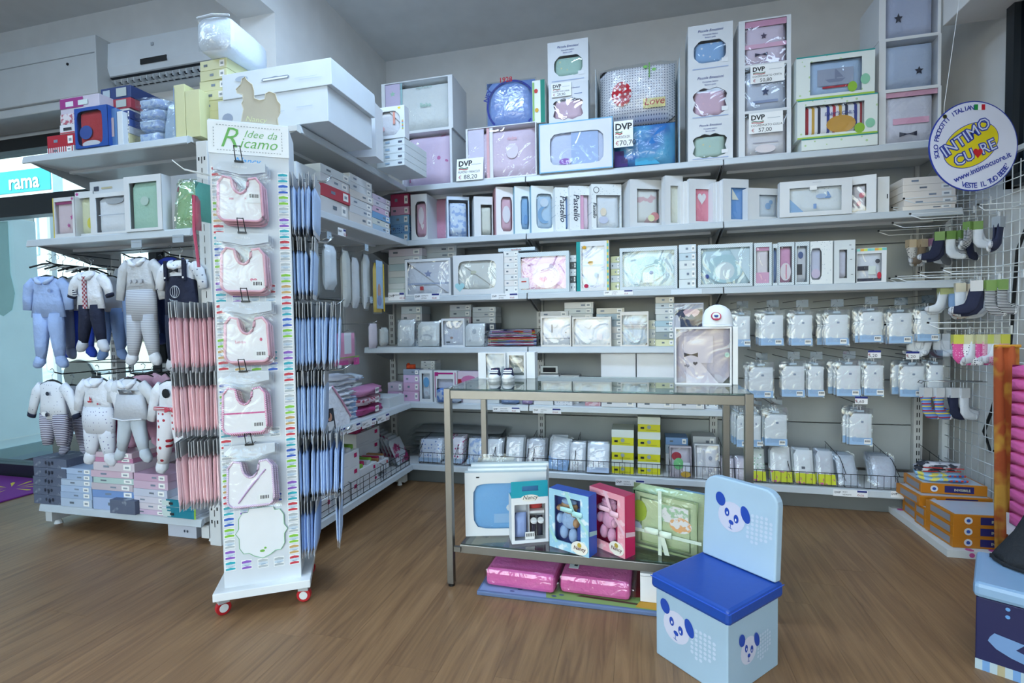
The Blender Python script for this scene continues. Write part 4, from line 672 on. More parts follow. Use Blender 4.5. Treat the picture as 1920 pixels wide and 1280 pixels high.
# ================================================================ BASE SHELF : wire baskets
Z = SH[5]
def basket(lab, x0, x1, divs, hf=.085, hb=.20, fr='B'):
    w = x1-x0; d = .36; t = thing('wire_basket', lab, 'basket', (x0, YF+.012, Z))
    fbx = MB()
    for z_ in (.006, hf): fbx.tube([(0, 0, z_), (w, 0, z_)], .0022, 6)
    n = max(2, int(w/.034))
    for i in range(n+1): fbx.tube([(w*i/n, 0, .006), (w*i/n, 0, hf)], .0013, 5)
    fbx.build('front_grid', DARKWIRE, t, kind='stuff')
    for q in divs:
        b_ = MB(); b_.tube([(q*w, 0, hf), (q*w, .10, hb*.8), (q*w, d, hb)], .002, 5); b_.tube([(q*w, 0, .006), (q*w, d, .006)], .002, 5); b_.tube([(q*w, .0, hf*.5), (q*w, .10, hb*.45), (q*w, d, hb*.55)], .0013, 5)
        for k in range(1, 5): b_.tube([(q*w, .1*k-.05, .006), (q*w, .1*k-.05, hf+(hb-hf)*min(1, (k*.1)/.2)*.9)], .0013, 5)
        b_.build('divider', DARKWIRE, t)
for i in range(3): basket('dark wire dump basket along the base shelf in the %s bay' % BN[i], XB[i]+.02+(.40 if i == 0 else 0), XB[i+1]-.02, ((0, .35, .7, 1), (0, .24, .5, .75, 1), (0, .3, .55, .78, 1))[i])
def tp(lab, x0, x1, yt, n=3, st=.05, group=None, **k):
    L = S(x0, x1, yt, st=st); kw = dict(d=.03, tilt=-.28, bag=BAG); kw.update(k); a = pack(lab, L, group=group, **kw)
    for i in range(1, n): dup(a, (L[0].x+(rnd.random()-.5)*.01, L[0].y+.034*i, L[0].z), rot=(kw['tilt'], (rnd.random()-.5)*.08, 0), label=short(lab)+', %s behind' % OD[i-1], group=group or lab[:40])
tp('bagged white pyjamas with blue dots in the base basket near the corner', 783, 828, 822, 4, cm=M('E0E4F0', .85, 'dots', '7C98D0', 40.), group='bagged dotted pyjamas', band='A8C0DC')
tp('bagged white pyjamas with pink dots in the base basket', 832, 868, 818, 4, cm=M('EAE4EC', .85, 'dots', 'D05890', 38.), group='bagged pink-dotted pyjamas', band='A8C0DC')
tp('bagged white pyjamas with blue print behind the table leg', 874, 906, 820, 3, cm=M('DEE6F0', .85, 'blotch', 'A0B8E0', 40.), group='bagged blue-print pyjamas', band='B0C8E0')
tp('bagged white vest with yellow-green card between the table legs', 908, 941, 822, 3, group='bagged vests between the legs', band='C8D040')
tp('bagged white cotton vest left of the frosted one in the base basket', 945, 981, 818, 3, group='bagged vests in the left base basket', band='C8D8EC')
tp('bagged grey-white vest with small barcode in the base basket', 983, 1022, 822, 3, c='CCD0D8', group='bagged grey vests', dec=(('rect', .4, .3, .16, .1, '50586C'),))
tp('crumpled bag with light blue band in the middle base basket', 1026, 1066, 815, 2, c='E4EAF2', band='88B0DC', tilt=-.34, ry=.12, group='crumpled bags with blue bands', bb=.34)
tp('crumpled bagged white bodysuit in the middle base basket', 1066, 1099, 828, 3, c='E8ECF2', group='crumpled bagged bodysuits')
tp('bagged white bodysuit with blue-edged card hanging over the basket front', 1098, 1144, 830, 3, st=.01, c='E6ECF4', band='B8CCE8', group='bags over the basket front')
for i, z_ in enumerate((.15, .11)): pass
# stacks of clear bags with grey tops behind
t0 = 'clear folded bags lying in a heap behind the dotted pyjamas'
for i in range(6): pack('clear bag lying flat behind the dotted pyjamas, %s in the heap' % ORD[i], (Vector((-1.78+(i % 2)*.02, 3.60, Z+.02+.034*i)), 0, .8, .20), .03, c='A8AEB2', tilt=-1.45, group=t0, bag=BAG)
# yellow boxes
YEL = 'D8D420'
def yel(where, x0, x1, tops, st):
    z = Z
    for i, yt in enumerate(tops):
        L = S(x0, x1, yt, z, st); t = carton('bright yellow shoe box with pale lid, %s of the %s yellow stack' % (('bottom', 'middle', 'top')[i] if len(tops) == 3 else ORD[i], where), L, .20, YEL, lid=(.52, 'DCE4DC'), seam=False, name='shoe_box', group='yellow shoe boxes', dec=(('disc', .5, .34, .18, .26, '9AA8A8'), ('rect', .2, .28, .16, .14, '20242A'), ('rect', .6, .14, .5, .03, 'A8A430')))
        z = topz(L)
yel('left', 1147, 1188, (862, 835, 806), .05); yel('right', 1196, 1238, (866, 838, 810, 782), .07)
winbox('flat box with red and green print and white tag in the base basket', S(1256, 1297, 838, st=.03), .06, mg=(.04, .04, .04, .02), shp='rect', box='B8B0B8', c='C0BCC8', dec=(('disc', .3, .7, .5, .3, 'A02838'), ('disc', .4, .45, .5, .4, '70C080'), ('rect', .8, .35, .34, .3, 'E0E6F0'), ('disc', .75, .1, .5, .2, 'D0A838')), tilt=-.12)
stack('of the pile behind the red-green box', BK, 1248, 1290, [872, 850, 834, 820], Z, .14, [('B8C0CC', 'grey carton'), ('C8CCD4', 'pale carton'), ('A0B0C0', 'blue-grey carton'), ('7CA0D0', 'blue printed carton')], .16, 'cartons in the base basket', .002)
winbox('clear-fronted box of white romper with barcode label in the base basket', S(1303, 1350, 834, st=.04), .07, mg=(.04, .04, .04, .04), shp='rect', box='C8CCD0', c='D8DCE4', dec=(('rect', .16, .84, .2, .16, 'F0F2F4'), ('disc', .65, .6, .16, .14, '98A0B4'), ('disc', .65, .22, .16, .14, '98A0B4'), ('rect', .35, .55, .1, .6, 'B8BEC8')), tilt=-.12)
stack('of the pile behind the white romper box', BK, 1299, 1342, [876, 856, 838, 818], Z, .14, [('C0C4CC', 'grey-white carton'), ('C8CCD0', 'pale carton')], .19, 'cartons in the base basket', .002)
tp('bagged pink-white pyjamas between the right table legs', 1352, 1378, 858, 3, c='D8D0DC', group='bagged pyjamas behind the right legs'); tp('bagged lilac-white pyjamas by the right front table leg', 1379, 1402, 858, 3, c='D4CCD8', group='bagged lilac pyjamas')
YC = M('C8D028', .5, 'blotch', 'C05090', 50., lo=.58, hi=.62)
def ytp(lab, x0, x1, yt, n, group, st=.05, **k):
    L = S(x0, x1, yt, st=st); a = pack(lab, L, .03, tilt=-.25, bag=BAG, group=group, **k); w, h = L[2], L[3]; MB().box(w*.05, w*.95, -.0185, -.018, h*.02, h*.30).build('card_band', YC, a)
    for i in range(1, n): dup(a, (L[0].x+(rnd.random()-.5)*.012, L[0].y+.033*i, L[0].z), rot=(-.25, (rnd.random()-.5)*.1, 0), label=short(lab)+', %s behind' % OD[i-1], group=group)
ytp('bagged mint-dotted bodysuit with lime card beside the right table leg', 1408, 1437, 840, 3, 'bagged mint bodysuits', cm=M('D4DCD8', .85, 'dots', '88B898', 50.))
ytp('bagged white bodysuit with lime card, left of the pair beyond the table leg', 1444, 1487, 836, 3, 'bagged lime-card bodysuits left'); ytp('bagged white bodysuit with barcode, right of the lime-card pair', 1489, 1530, 842, 3, 'bagged lime-card bodysuits right', dec=(('rect', .45, .45, .16, .07, '404858'),))
ytp('bagged grey-white bodysuit with lime card near the basket divider', 1531, 1568, 844, 3, 'bagged lime-card bodysuits by the divider', c='C8CED8')
tp('bagged pale vest lying in the base basket between the wire dividers', 1572, 1614, 850, 4, c='C4CCD8', group='bagged pale vests', tilt=-.5); tp('bagged pale vest leaning at the right end of the base basket', 1640, 1690, 852, 4, c='C4CAD8', group='bagged vests at the right end', tilt=-.5)
# ================================================================ RIGHT BAY : hooks with bagged vests
def hook(lab, x, y, Yb, Yf, tag_txt=None, cat='hook'):
    """prong from the back panel to Yf; (x,y) px of its front end"""
    p = PY(x, y, Yf); t = thing('display_hook', lab, cat, (p.x, Yb, p.z), 0, 'wire display hooks'); L_ = Yb-Yf
    wire([(-.012, 0, 0), (-.012, -L_*.9, 0), (-.012, -L_, .014)], .0022, DARKWIRE, 'prong', t); wire([(.006, 0, .045), (.006, -L_*.97, .045), (.006, -L_, .03)], .0018, DARKWIRE, 'tag_arm', t)
    q = MB().box(-.03, .036, -L_-.002, -L_, .0, .045).build('label_holder', film('DCE8F0', .22, .1), t)
    if tag_txt: MB().box(-.03, .036, -L_-.003, -L_-.002, .0, .045).build('price_label', M('F2F4F8', .5), q); MB().box(-.03, .036, -L_-.004, -L_-.003, .033, .045).build('blue_bar', M('1E2E80', .5), q); text(tag_txt, .026, M('28304A', .6), q, (-.027, -L_-.004, .006)); text('€', .018, M('B02030', .6), q, (-.03, -L_-.0042, .014))
    return p
def hang_row(rows, yt, yb, word, hy, n=4, prices=()):
    for i, (x0, x1, dy) in enumerate(rows):
        Yf = YF+.06; zb = PY((x0+x1)/2, yb+dy, Yf).z; L = span(('y', Yf), x0, x1, yt+dy, zb); xm = (x0+x1)/2
        lab = 'bagged white vest with blue card on the %s %s hook' % (OD[i], word); g = 'bagged vests, %s %s hook' % (word, OD[i])
        a = pack(lab, L, .018, c='E6ECF2', band='A0C4EA', hang=True, bag=BAG, group=g, bb=.22, dec=(('rect', .55, .62, .10, .05, '90A0B8'), ('disc', .25, .18, .2, .14, 'C8DCF0')))
        label_white(a, L[2], L[3], L[2]*.62, L[3]*.07, -.0112, .035)
        for k in range(1, n): dup(a, (L[0].x+(rnd.random()-.45)*.035, L[0].y+.035*k, L[0].z+(rnd.random()-.5)*.012), rot=(0, 0, (rnd.random()-.5)*.12), label=lab+', %s behind' % OD[k-1], group=g)
        hook('wire hook with clear label holder, %s in the %s row of hanging vests' % (OD[i], word), xm, hy+dy, YU-.005, YF+.03, prices[i] if i < len(prices) else None)
hang_row([(1374, 1408, 4), (1424, 1471, 2), (1481, 1525, 2), (1545, 1592, 1), (1609, 1656, -4), (1664, 1712, -2), (1717, 1762, -6)], 576, 648, 'upper', 574)
hang_row([(1402, 1452, 4), (1463, 1511, 2), (1513, 1546, 2), (1566, 1616, 1), (1618, 1658, 0), (1684, 1735, 2), (1737, 1770, 0)], 672, 744, 'middle', 671, 4, (None, None, None, None, '5,20', '5,20'))
hang_row([(1380, 1397, 4), (1404, 1428, 4), (1431, 1478, 2), (1590, 1637, 0)], 762, 836, 'lower', 757, 5, (None, None, None, '6,60'))
# ---------------------------------------------------------------- shelf edge labels
for args in ((728, 758, 548, 563, 'C', ('COPERTE',), '43,50'), (777, 824, 550, 562, '', ('COMPLETO', 'LETTINO'), '43,60'), (921, 971, 550, 561, '', ('LENZUOLINI', 'LETTINO'), '43,60'), (1132, 1187, 544, 553, '', ('COMPLETO', 'LETTINO'), '23,50')):
    rail_label('white shelf-edge price strip %s on the third wall shelf at %s' % (args[6], ('the corner', 'the white blanket', 'the pink towel', 'the teal-edged box')[[728, 777, 921, 1132].index(args[0])]), BK, args[0], args[1], args[2], args[3], args[5], args[6])
rail_label('white shelf-edge price strip 4,60 under the table rail', BK, 924, 975, 763, 772, ('INTIMO BIMBO', 'MANICA LUNGA'), '€5,60'); rail_label('white shelf-edge price strip 15,00 right of the first under the table', BK, 999, 1052, 765, 775, ('LENZUOLA', 'BABY'), '€15,00')
rail_label('white shelf-edge price strip 4,60 on the base shelf over the pink gift box', BK, 1154, 1209, 899, 911, ('CALZINO', 'NEONATO'), '€4,60'); rail_label('white shelf-edge price strip 4,50 on the base shelf in the right bay', BK, 1562, 1627, 918, 931, ('BODY', 'NEONATO'), '€4,50'); rail_label('white shelf-edge price strip at the right end of the base shelf', BK, 1670, 1703, 921, 933, ('BODY',), '€4')
MB_ = thing('blank_label', 'blank white card on the third shelf edge beside the turquoise towel', 'price tag', PY(1258, 552, YF-.008)); _w = PY(1316, 552, YF-.008).x-MB_.location.x; MB().box(0, _w, 0, .001, 0, .03).build('strip', M('DCE8F4', .5), MB_)
# ================================================================ EMBROIDERY STAND
SA = .55; E1 = Vector((math.cos(SA), math.sin(SA), 0)); E2 = Vector((-math.sin(SA), math.cos(SA), 0)); SO = Vector((-1.655, 1.622, 0))
def sp(u, v, z=0): return SO+E1*u+E2*v+Vector((0, 0, z))
st = thing('embroidery_stand', 'tall white revolving bib stand on red castors before the corner shelving', 'display stand', SO, SA)
MB().box(0, .363, 0, .30, .068, .10).build('base_plate', M('E6EAEC', .4), st, bevel=.002)
for (x, y, r) in ((.03, .03, .5), (.335, .03, -.2), (.03, .27, .2), (.335, .27, .6)):
    c_ = MB(); c_.tube([(0, -.011, .029), (0, .011, .029)], .029, 18); o = c_.build('castor', M('B01C24', .35), st, loc=(x, y, 0), rot=(0, 0, r), bevel=.003)
    q = MB(); q.tube([(0, -.013, .029), (0, .013, .029)], .017, 12); q.build('hub', M('D8DCDC', .4), o); MB().box(-.02, .02, -.016, .016, .05, .07).build('fork', GREYM, o)
PU0, PU1, PV = .035, .325, .045
tw = MB().box(PU0, PU1, PV, PV+.20, .10, 1.985).build('tower', M('DCE2E6', .45), st, bevel=.002)
fp = MB().box(PU0, PU1, PV-.004, PV, .10, 1.985).build('front_panel', M('D6DCE2', .45), st)
hd = MB().box(PU0-.002, PU1+.002, PV-.010, PV-.004, 1.852, 1.978).build('header_board', M('EEF2F4', .45), st)
GRN = M('6CB45C', .5); yy = PV-.011
text('R', .115, GRN, hd, (PU0+.035, yy, 1.878), shear=.35, bold=-.008); text('Idee da', .042, GRN, hd, (PU0+.125, yy, 1.922), shear=.4, bold=-.01); text('icamo', .058, GRN, hd, (PU0+.108, yy, 1.880), shear=.35, bold=-.004)
b_ = MB()
for i in range(22): x = PU0+.03+i*.0108; b_.box(x, x+.005, yy, yy+.001, 1.963, 1.965); b_.box(x, x+.005, yy, yy+.001, 1.865, 1.867)
for i in range(7): z_ = 1.877+i*.0118; b_.box(PU0+.018, PU0+.020, yy, yy+.001, z_, z_+.005); b_.box(PU1-.024, PU1-.022, yy, yy+.001, z_, z_+.005)
b_.build('dashed_border', M('7C8488', .6), hd, kind='stuff')
text('Nancy', .036, M('5CB0F0', .5), fp, (PU0+.088, PV-.005, 1.818), shear=.35, bold=.006)
# sticker grid of little jars
SC_ = ['C83848', '8C5CC0', '88C840', 'B0B8BC', '30ACBC', 'C8A468', 'B8C0C4', '3460C0']
_sm = {}
def sticker(u, z_, c):
    if c not in _sm:
        b_ = MB(); w, h = .040, .040; b_.box(-w/2, w/2, -.0008, 0, 0, h, 0)
        arc = lambda z0, z1, bl: [(-w*.44, z0), (w*.44, z0+.002), (w*.44, z1-.003), (0, z1+bl), (-w*.44, z1-.004)]
        for z0, z1, bl, m in ((.0255, .038, .0, 1), (.002, .0135, .0, 1), (.0135, .0275, 0, 2)): P_ = arc(z0, z1, bl); b_.add([(p[0], -.0012, p[1]) for p in P_], [(0, 1, 2, 3, 4)], m)
        b_.box(-w*.2, w*.25, -.0016, -.0012, .0155, .0175, 3); _sm[c] = b_.data('jar_sticker', [M('F2F4F4', .5), M(c, .5), M('C8D8E4', .5), M('6C94B8', .6)])
    o = bpy.data.objects.new('jar_sticker', _sm[c]); COL.objects.link(o); o.parent = fp; o.location = (PU0+u*(PU1-PU0), PV-.004, z_)
for r_ in range(36):
    z_ = 1.755-r_*.0455
    for ci, u in enumerate((.085, .29, .5, .71, .915)):
        zz = z_+(.006, .003, 0, -.002, -.004)[ci]
        mid = ci in (1, 2, 3); ok = (not mid) or zz < .20 or any(abs(zz+.018-q) < .034 for q in (1.292+.01, 1.018, .735, .44))
        if ok: sticker(u, zz, SC_[(r_*3+ci*5+r_//3) % 8])
# scalloped notice at the bottom
out = []
for (x, z_) in ((-.07, .085), (-.05, .085), (-.045, .1), (.045, .1), (.05, .085), (.07, .085), (.085, .06), (.085, .02), (.098, .0), (.085, -.02), (.085, -.06), (.07, -.085), (.05, -.085), (.03, -.1), (0, -.112), (-.03, -.1), (-.05, -.085), (-.07, -.085), (-.085, -.06), (-.085, -.02), (-.098, 0), (-.085, .02), (-.085, .06)): out.append((PU0+.145+x, .318+z_))
nb = MB().prism(out[::-1], PV-.009, PV-.0055).build('notice_board', M('EAEEF2', .45), st); MB().tube([(p[0], PV-.010, p[1]) for p in out+out[:1]], .0012, 4).build('outline', M('7CC08C', .5), nb)
deco(nb, (('disc', .5, .12, .1, .05, '78B850'), ('disc', .56, .17, .05, .04, '78B850')), .19, .22, PV-.0098, 'duck_print', PU0+.05, .21)
# cardboard horse on top
H_ = [(.0, 0), (.012, .06), (.005, .085), (.012, .10), (.010, .125), (-.012, .13), (-.016, .145), (.004, .17), (.010, .195), (.022, .205), (.03, .19), (.05, .175), (.056, .15), (.056, .115), (.08, .108), (.10, .115), (.104, .14), (.12, .152), (.145, .145), (.152, .115), (.164, .10), (.162, .06), (.150, .035), (.154, 0)]
hz = MB().prism([(PU0+.115+x*.9, 1.986+z_*.9) for x, z_ in H_][::-1], PV+.012, PV+.016).build('horse_cutout', M('BEB9A8', .6), st); MB().tube([(PU0+.115+x*.9, PV+.011, 1.986+z_*.9) for x, z_ in H_], .0018, 4).build('outline', M('D8D2BC', .6), hz); text('Nancy', .030, M('D8DEB0', .6), hz, (PU0+.13, PV+.011, 1.995), shear=.3)
MB().prism([(PU0+.19+x*.8, 1.986+z_) for x, z_ in ((-.04, 0), (-.02, .012), (.02, .018), (.05, .014), (.07, 0))][::-1], PV+.02, PV+.023).build('cloud_cutout', M('D8DCD0', .6), st)
# ---- bib packs on the front
def bib_outline(w, h, nw=.36, nd=.34, n=9):
    P_ = [(-w*.5+w*.03, h*.86)]
    P_ += [(-w*.36+.0*w, h)]; P_ += [(-nw*w*.55, h*.97)]
    for i in range(n): a = PI+PI*i/(n-1); P_.append((nw*w/2*math.cos(a), h*.9+nd*h*math.sin(a)*.8))
    P_ += [(nw*w*.55, h*.97), (w*.36, h), (w*.47, h*.86)]
    for i in range(7): a = -i*PI/2/6; P_.append((w*.5-w*.16+w*.16*math.cos(a), h*.16+h*.16*math.sin(a)))
    for i in range(7): a = -PI/2-i*PI/2/6; P_.append((-w*.5+w*.16+w*.16*math.cos(a), h*.16+h*.16*math.sin(a)))
    return P_
BIBS = [('white bib with soft pink edge and crossed pattern, topmost of the five on the front', 'DCA8B8', 310, 424, (('rect', .3, .5, .1, .04, 'E4B8C4'), ('rect', .7, .52, .2, .03, 'E4B8C4'))), ('white bib with broad pink edge and embroidered corner, second of the five on the front', 'E0B0BC', 440, 553, (('heart', .72, .26, .18, .12, 'E088A0'),)), ('white bib with pale pink edge lettered in pink, middle of the five on the front', 'E4B4C0', 566, 682, (('text', .35, .42, .09, 'E09CB0', 'bimba'), ('disc', .82, .5, .06, .08, 'E0708C'))), ('white bib with bright checked pink edge and pocket, fourth of the five on the front', 'D45C98', 694, 812, (('rect', .5, .44, .98, .035, 'D45C98'),)), ('round white bib with lilac twisted edge and cord, lowest of the five on the front', 'C8A8D0', 828, 946, ())]
def stz(y, u=.18, v=.03):
    lo, hi = -.5, 4.
    for _ in range(40):
        m = (lo+hi)/2
        if pr(sp(u, v, m))[1] > y: lo = m
        else: hi = m
    return lo
for i, (lab, tc_, y0, y1, dec) in enumerate(BIBS):
    z0, z1 = stz(y1), stz(y0); h = z1-z0; w = .185; u = PU0+(.115, .118, .122, .105, .118)[i]
    rz = MATS.get(0); g = 'bib packs on the stand front'
    t = thing('bib_pack', lab, 'bib pack', sp(u, PV-.05, z0), SA, g)
    P_ = bib_outline(w*(.86 if i != 4 else .92), h*.70); bz = h*.05
    bb = MB().prism([(x, z_+bz) for x, z_ in P_][::-1], -.006, .004).build('bib', cl('F2F2F4', .15), t)
    MB().tube([(x, -.006, z_+bz) for x, z_ in P_+P_[:1]], .0055 if i in (0, 1, 2) else .0045, 6).build('trim', M(tc_, .8, 'check', 'F0E0E8', 260.) if i >= 3 else cl(tc_), bb, smooth=True)
    if i == 4: MB().tube([(-w*.25, -.008, bz+h*.06), (0, -.009, bz+h*.3), (w*.3, -.008, bz+h*.55)], .003, 5).build('cord', cl('C8A8D0'), bb)
    if dec: deco(bb, dec, w*.86, h*.7, -.0068, 'embroidery', -w*.43, bz)
    o = MB().box(w*.12, w*.42, -.0085, -.0078, bz+h*.02, bz+h*.16 if i > 1 else bz+h*.16).build('barcode_sticker', M('F0F2F2', .5), t); label_white(o, w, h, w*.16, bz+h*(.05 if i != 0 else .05), -.009, .04)
    if i == 0: o.location.z = h*.28
    hc = MB().prism([(-w*.5, h*.86), (-w*.25, h*.84), (0, h*.80), (w*.25, h*.82), (w*.5, h*.86), (w*.5, h), (-w*.5, h)], -.004, .003).build('header_card', M('D4DCE4', .4), t); text('Baby bibs', .014, M('F4F8FA', .5), hc, (0, -.005, h*.9), align='CENTER', shear=.2)
    MB().puff(-w*.52, w*.52, 0, h*.99, -.018, .012, 7, 9, 6, .2, seed=i).build('clear_bag', BAGL, t, smooth=True)
    for k in (1, 2): dup(t, sp(u+.006*k, PV-.05+.016*k, z0-.006*k), SA, short(lab.split(',')[0], 12)+', %s behind' % ('first', 'second')[k-1], g)
    hk = thing('display_hook', 'bent wire hook holding the %s bib pack on the stand front' % ('topmost', 'second', 'middle', 'fourth', 'lowest')[i], 'hook', sp(u, PV-.004, z1), SA, 'wire display hooks')
    for dx in (-.012, .012): wire([(dx, 0, .0), (dx, -.05, .002), (dx*.9, -.085, .05), (dx*.8, -.086, .052)], .0018, DARKWIRE, 'prong', hk)
    wire([(-.011, -.085, .05), (.011, -.085, .05)], .0018, DARKWIRE, 'front_loop', hk); MB().box(-.016, .016, -.056, -.05, -.003, .004).build('clip', DARKWIRE, hk)
# ---- side packs seen edge-on
def side_group(word, n, u0, du, ytop, ybot, col, col2, sgn, v=.145, wd=.19, head='B8BCC0', hookend=None):
    um = u0+du*n/2; z1 = stz(ytop, um, v); z0 = stz(ybot, um, v); h = z1-z0; rs = random.Random(n+int(ytop)); a = None; g = 'bib packs, %s hook' % word
    for k in range(n):
        lab = '%s bib pack edge-on, %s from the stand on its %s hook' % (col2, (OD+['eighth', 'ninth', 'tenth', 'eleventh', 'twelfth', 'thirteenth', 'fourteenth', 'fifteenth', 'sixteenth'])[k], word)
        loc = sp(u0+du*(k+.5), v+(rs.random()-.5)*.02, z0-(rs.random())*.008); tl = (rs.random()-.5)*.05+sgn*.04*k/n
        if a is None:
            a = thing('side_bib_pack', lab, 'bib pack', loc, SA, g, rot=(0, tl, SA)); t_ = abs(du)*.48
            q = MB(); q.puff(-wd/2, wd/2, .01, h*.78, -t_, t_, 20, 10, 7, .12); q.v = [(y, x, z) for x, y, z in q.v]; q.build('folded_bib', cl(col), a, smooth=True)
            MB().box(-.0012, .0012, -wd/2, wd/2, h*.77, h).build('header_card', M(head, .35), a); MB().box(-.0004, .0004, -wd/2-.004, wd/2+.004, -.010, .03).build('bag_margin', M('DDE0E6', .25), a)
        else:
            b2 = dup(a, loc, label=lab, group=g, rot=(0, tl, SA+(rs.random()-.5)*.12))
    e = u0+du*n+sgn*.02; hk = thing('display_hook', 'chrome double wire hook carrying the %s bib packs' % word, 'hook', sp(PU1 if sgn > 0 else PU0, v, z1-.012), SA, 'wire display hooks')
    ln = (hookend if hookend else abs(e-(PU1 if sgn > 0 else PU0)))
    for dy in (-.012, .012): wire([(0, dy, 0), (sgn*ln*.85, dy, 0), (sgn*ln, dy, .022)], .0022, CHROME, 'prong', hk)
    wire([(sgn*ln, -.012, .022), (sgn*ln, .012, .022)], .0022, CHROME, 'tip', hk)
PK = 'F6D2DA'; BL = 'B6CEEE'
side_group('upper left', 13, PU0, -.0125, 566, 688, PK, 'pink', -1); side_group('middle left', 12, PU0, -.0135, 690, 803, 'F6D4DA', 'pink', -1); side_group('lower left', 13, PU0, -.012, 816, 934, 'F8DAE0', 'pale pink', -1)
side_group('top right', 8, PU1, .0125, 333, 440, BL, 'light blue', 1, hookend=.16); side_group('second right', 7, PU1, .012, 448, 556, BL, 'blue', 1, hookend=.16); side_group('third right', 14, PU1, .0125, 566, 684, BL, 'light blue', 1, hookend=.20); side_group('fourth right', 9, PU1, .0125, 690, 806, BL, 'blue', 1, hookend=.22); side_group('fifth right', 13, PU1, .0135, 806, 918, 'ACC6EC', 'blue checked', 1, hookend=.22); side_group('lowest right', 5, PU1, .013, 925, 1022, 'A4C0EC', 'strong blue', 1, hookend=.17)
side_group('far lowest right', 2, PU1+.145, .010, 918, 1004, 'B4CAEA', 'single blue', 1, hookend=.18)
# green-pink knitted set hanging behind the stand on the left
t = thing('hanging_knit', 'turquoise and pink knitted set in clear bag hanging left of the stand', 'bib pack', sp(PU0-.05, .16, 1.36), SA+.9)
MB().puff(-.06, .06, 0, .42, -.014, .014, 6, 8, 2.2, .4).build('clear_bag', BAG, t, smooth=True); MB().puff(-.04, .05, .24, .40, -.01, .01, 5, 5, 2, .4).build('turquoise_piece', cl('50B8B0'), t, smooth=True); MB().tube([(-.05, -.005, .34), (-.055, -.005, .2), (-.04, -.005, .05)], .006, 6).build('pink_ribbon', cl('C85878'), t); MB().puff(-.058, -.02, .20, .34, -.012, .006, 4, 4, 2).build('pink_piece', cl('D07088'), t, smooth=True)
hk = thing('display_hook', 'white double wire hook sticking out left of the stand above the knitted set', 'hook', sp(PU0, .16, 1.80), SA, 'wire display hooks')
for dy in (-.008, .008): wire([(0, dy, -.01), (-.12, dy, .012), (-.16, dy, .045)], .002, WHITE, 'prong', hk)
# ================================================================ PANDA STOOL
A_ = Vector((.049, 1.800, 0)); B_ = Vector((.253, 1.616, 0)); dx_ = (B_-A_).normalized(); ang = math.atan2(dx_.y, dx_.x); SW, SD = .275, .285
LB = '8CBCE4'; LBM = M('9EBAD0', .45, bump=.04, bs=12.)
sl = thing('panda_stool', 'light blue panda storage stool with royal blue seat and raised backrest', 'stool', A_, ang)
bd = MB().box(0, SW, 0, SD, 0, .236).build('storage_box', LBM, sl, bevel=.004)
MB().box(-.014, SW+.012, -.012, SD+.012, .236, .286).build('seat_lid', M('1A48A2', .38, bump=.05, bs=30.), sl, bevel=.012); 
b_ = MB(); e = .013
for (x0, y0, x1, y1) in ((-.014, -.012, SW+.012, -.012), (SW+.012, -.012, SW+.012, SD+.012)): b_.tube([(x0, y0, .276), (x1, y1, .276)], .0016, 5)
b_.build('seat_piping', M('2858C8', .4), sl, kind='stuff')
def panda(parent, o, ux, s):
    """face print on the plane through o spanned by ux and z"""
    nrm = Vector((ux.y, -ux.x, 0))
    def blob(cx, cz, a, b2, rot, col, nm, off):
        P_ = []
        for k in range(18): q = 2*PI*k/18; x = a*math.cos(q); z_ = b2*math.sin(q); P_.append(o+ux*((cx+x*math.cos(rot)-z_*math.sin(rot))*s)+Vector((0, 0, (cz+x*math.sin(rot)+z_*math.cos(rot))*s))+nrm*off)
        MB().add(P_, [tuple(range(18))]).build(nm, M(col, .5), parent)
    blob(0, 0, .42, .42, 0, 'C4C8DC', 'face_print', .0012); blob(-.36, .42, .15, .2, .35, '1C46A8', 'ear_print', .0018); blob(.42, .18, .13, .24, .35, '1C46A8', 'ear_print', .0018)
    blob(-.14, .1, .075, .12, .1, '1C46A8', 'eye_print', .0018); blob(.15, -.02, .075, .12, .1, '1C46A8', 'eye_print', .0018); blob(-.13, .08, .02, .04, 0, 'F0F4FA', 'eye_glint', .0024); blob(.14, -.05, .02, .04, 0, 'F0F4FA', 'eye_glint', .0024); blob(.0, -.16, .08, .06, -.4, '1C46A8', 'nose_print', .0018); blob(-.02, -.27, .012, .06, 0, '4868B0', 'mouth_print', .0018); blob(-.02, -.33, .07, .012, -.3, '4868B0', 'mouth_print', .0018)
    d_ = MB()
    for i in range(6):
        for j in range(7):
            cx, cz = .5+i*.13, .15-j*.12+.07*i-(.0 if i % 2 else .06)
            if (cx-.8)**2+(cz+.1)**2 < .2: d_.add([o+ux*((cx+.05*math.cos(q))*s)+Vector((0, 0, (cz+.05*math.sin(q))*s))+nrm*.0012 for q in [k*PI/3 for k in range(6)]], [tuple(range(6))])
    d_.build('dot_print', M('BCCCE0', .5), parent, kind='stuff')
panda(bd, Vector((.085, 0, .135)), Vector((1, 0, 0)), .125); panda(bd, Vector((SW, .11, .118)), Vector((0, 1, 0)), .105)
br = MB().box(-.0, SW+.004, -.018, .018, 0, .30).build('backrest', M('A6C2D8', .45, bump=.05, bs=10.), sl, loc=(0, SD-.01, .288), rot=(-.06, 0, 0))
br.data.materials.clear(); br.data.materials.append(M('A6C2D8', .45, bump=.05, bs=10.))
b_ = MB(); r = .05; O_ = [(0, 0), (SW+.004, 0)]+[(SW+.004-r+r*math.cos(a), .30-r+r*math.sin(a)) for a in [i*PI/10 for i in range(6)]]+[(r+r*math.cos(a), .30-r+r*math.sin(a)) for a in [PI/2+i*PI/10 for i in range(6)]]
b_.prism(O_, -.018, .018); me_ = b_.data('backrest', M('A6C2D8', .45, bump=.05, bs=10.)); br.data = me_; bv = br.modifiers.new('bevel', 'BEVEL'); bv.width = .006; bv.segments = 3; bv.limit_method = 'ANGLE'
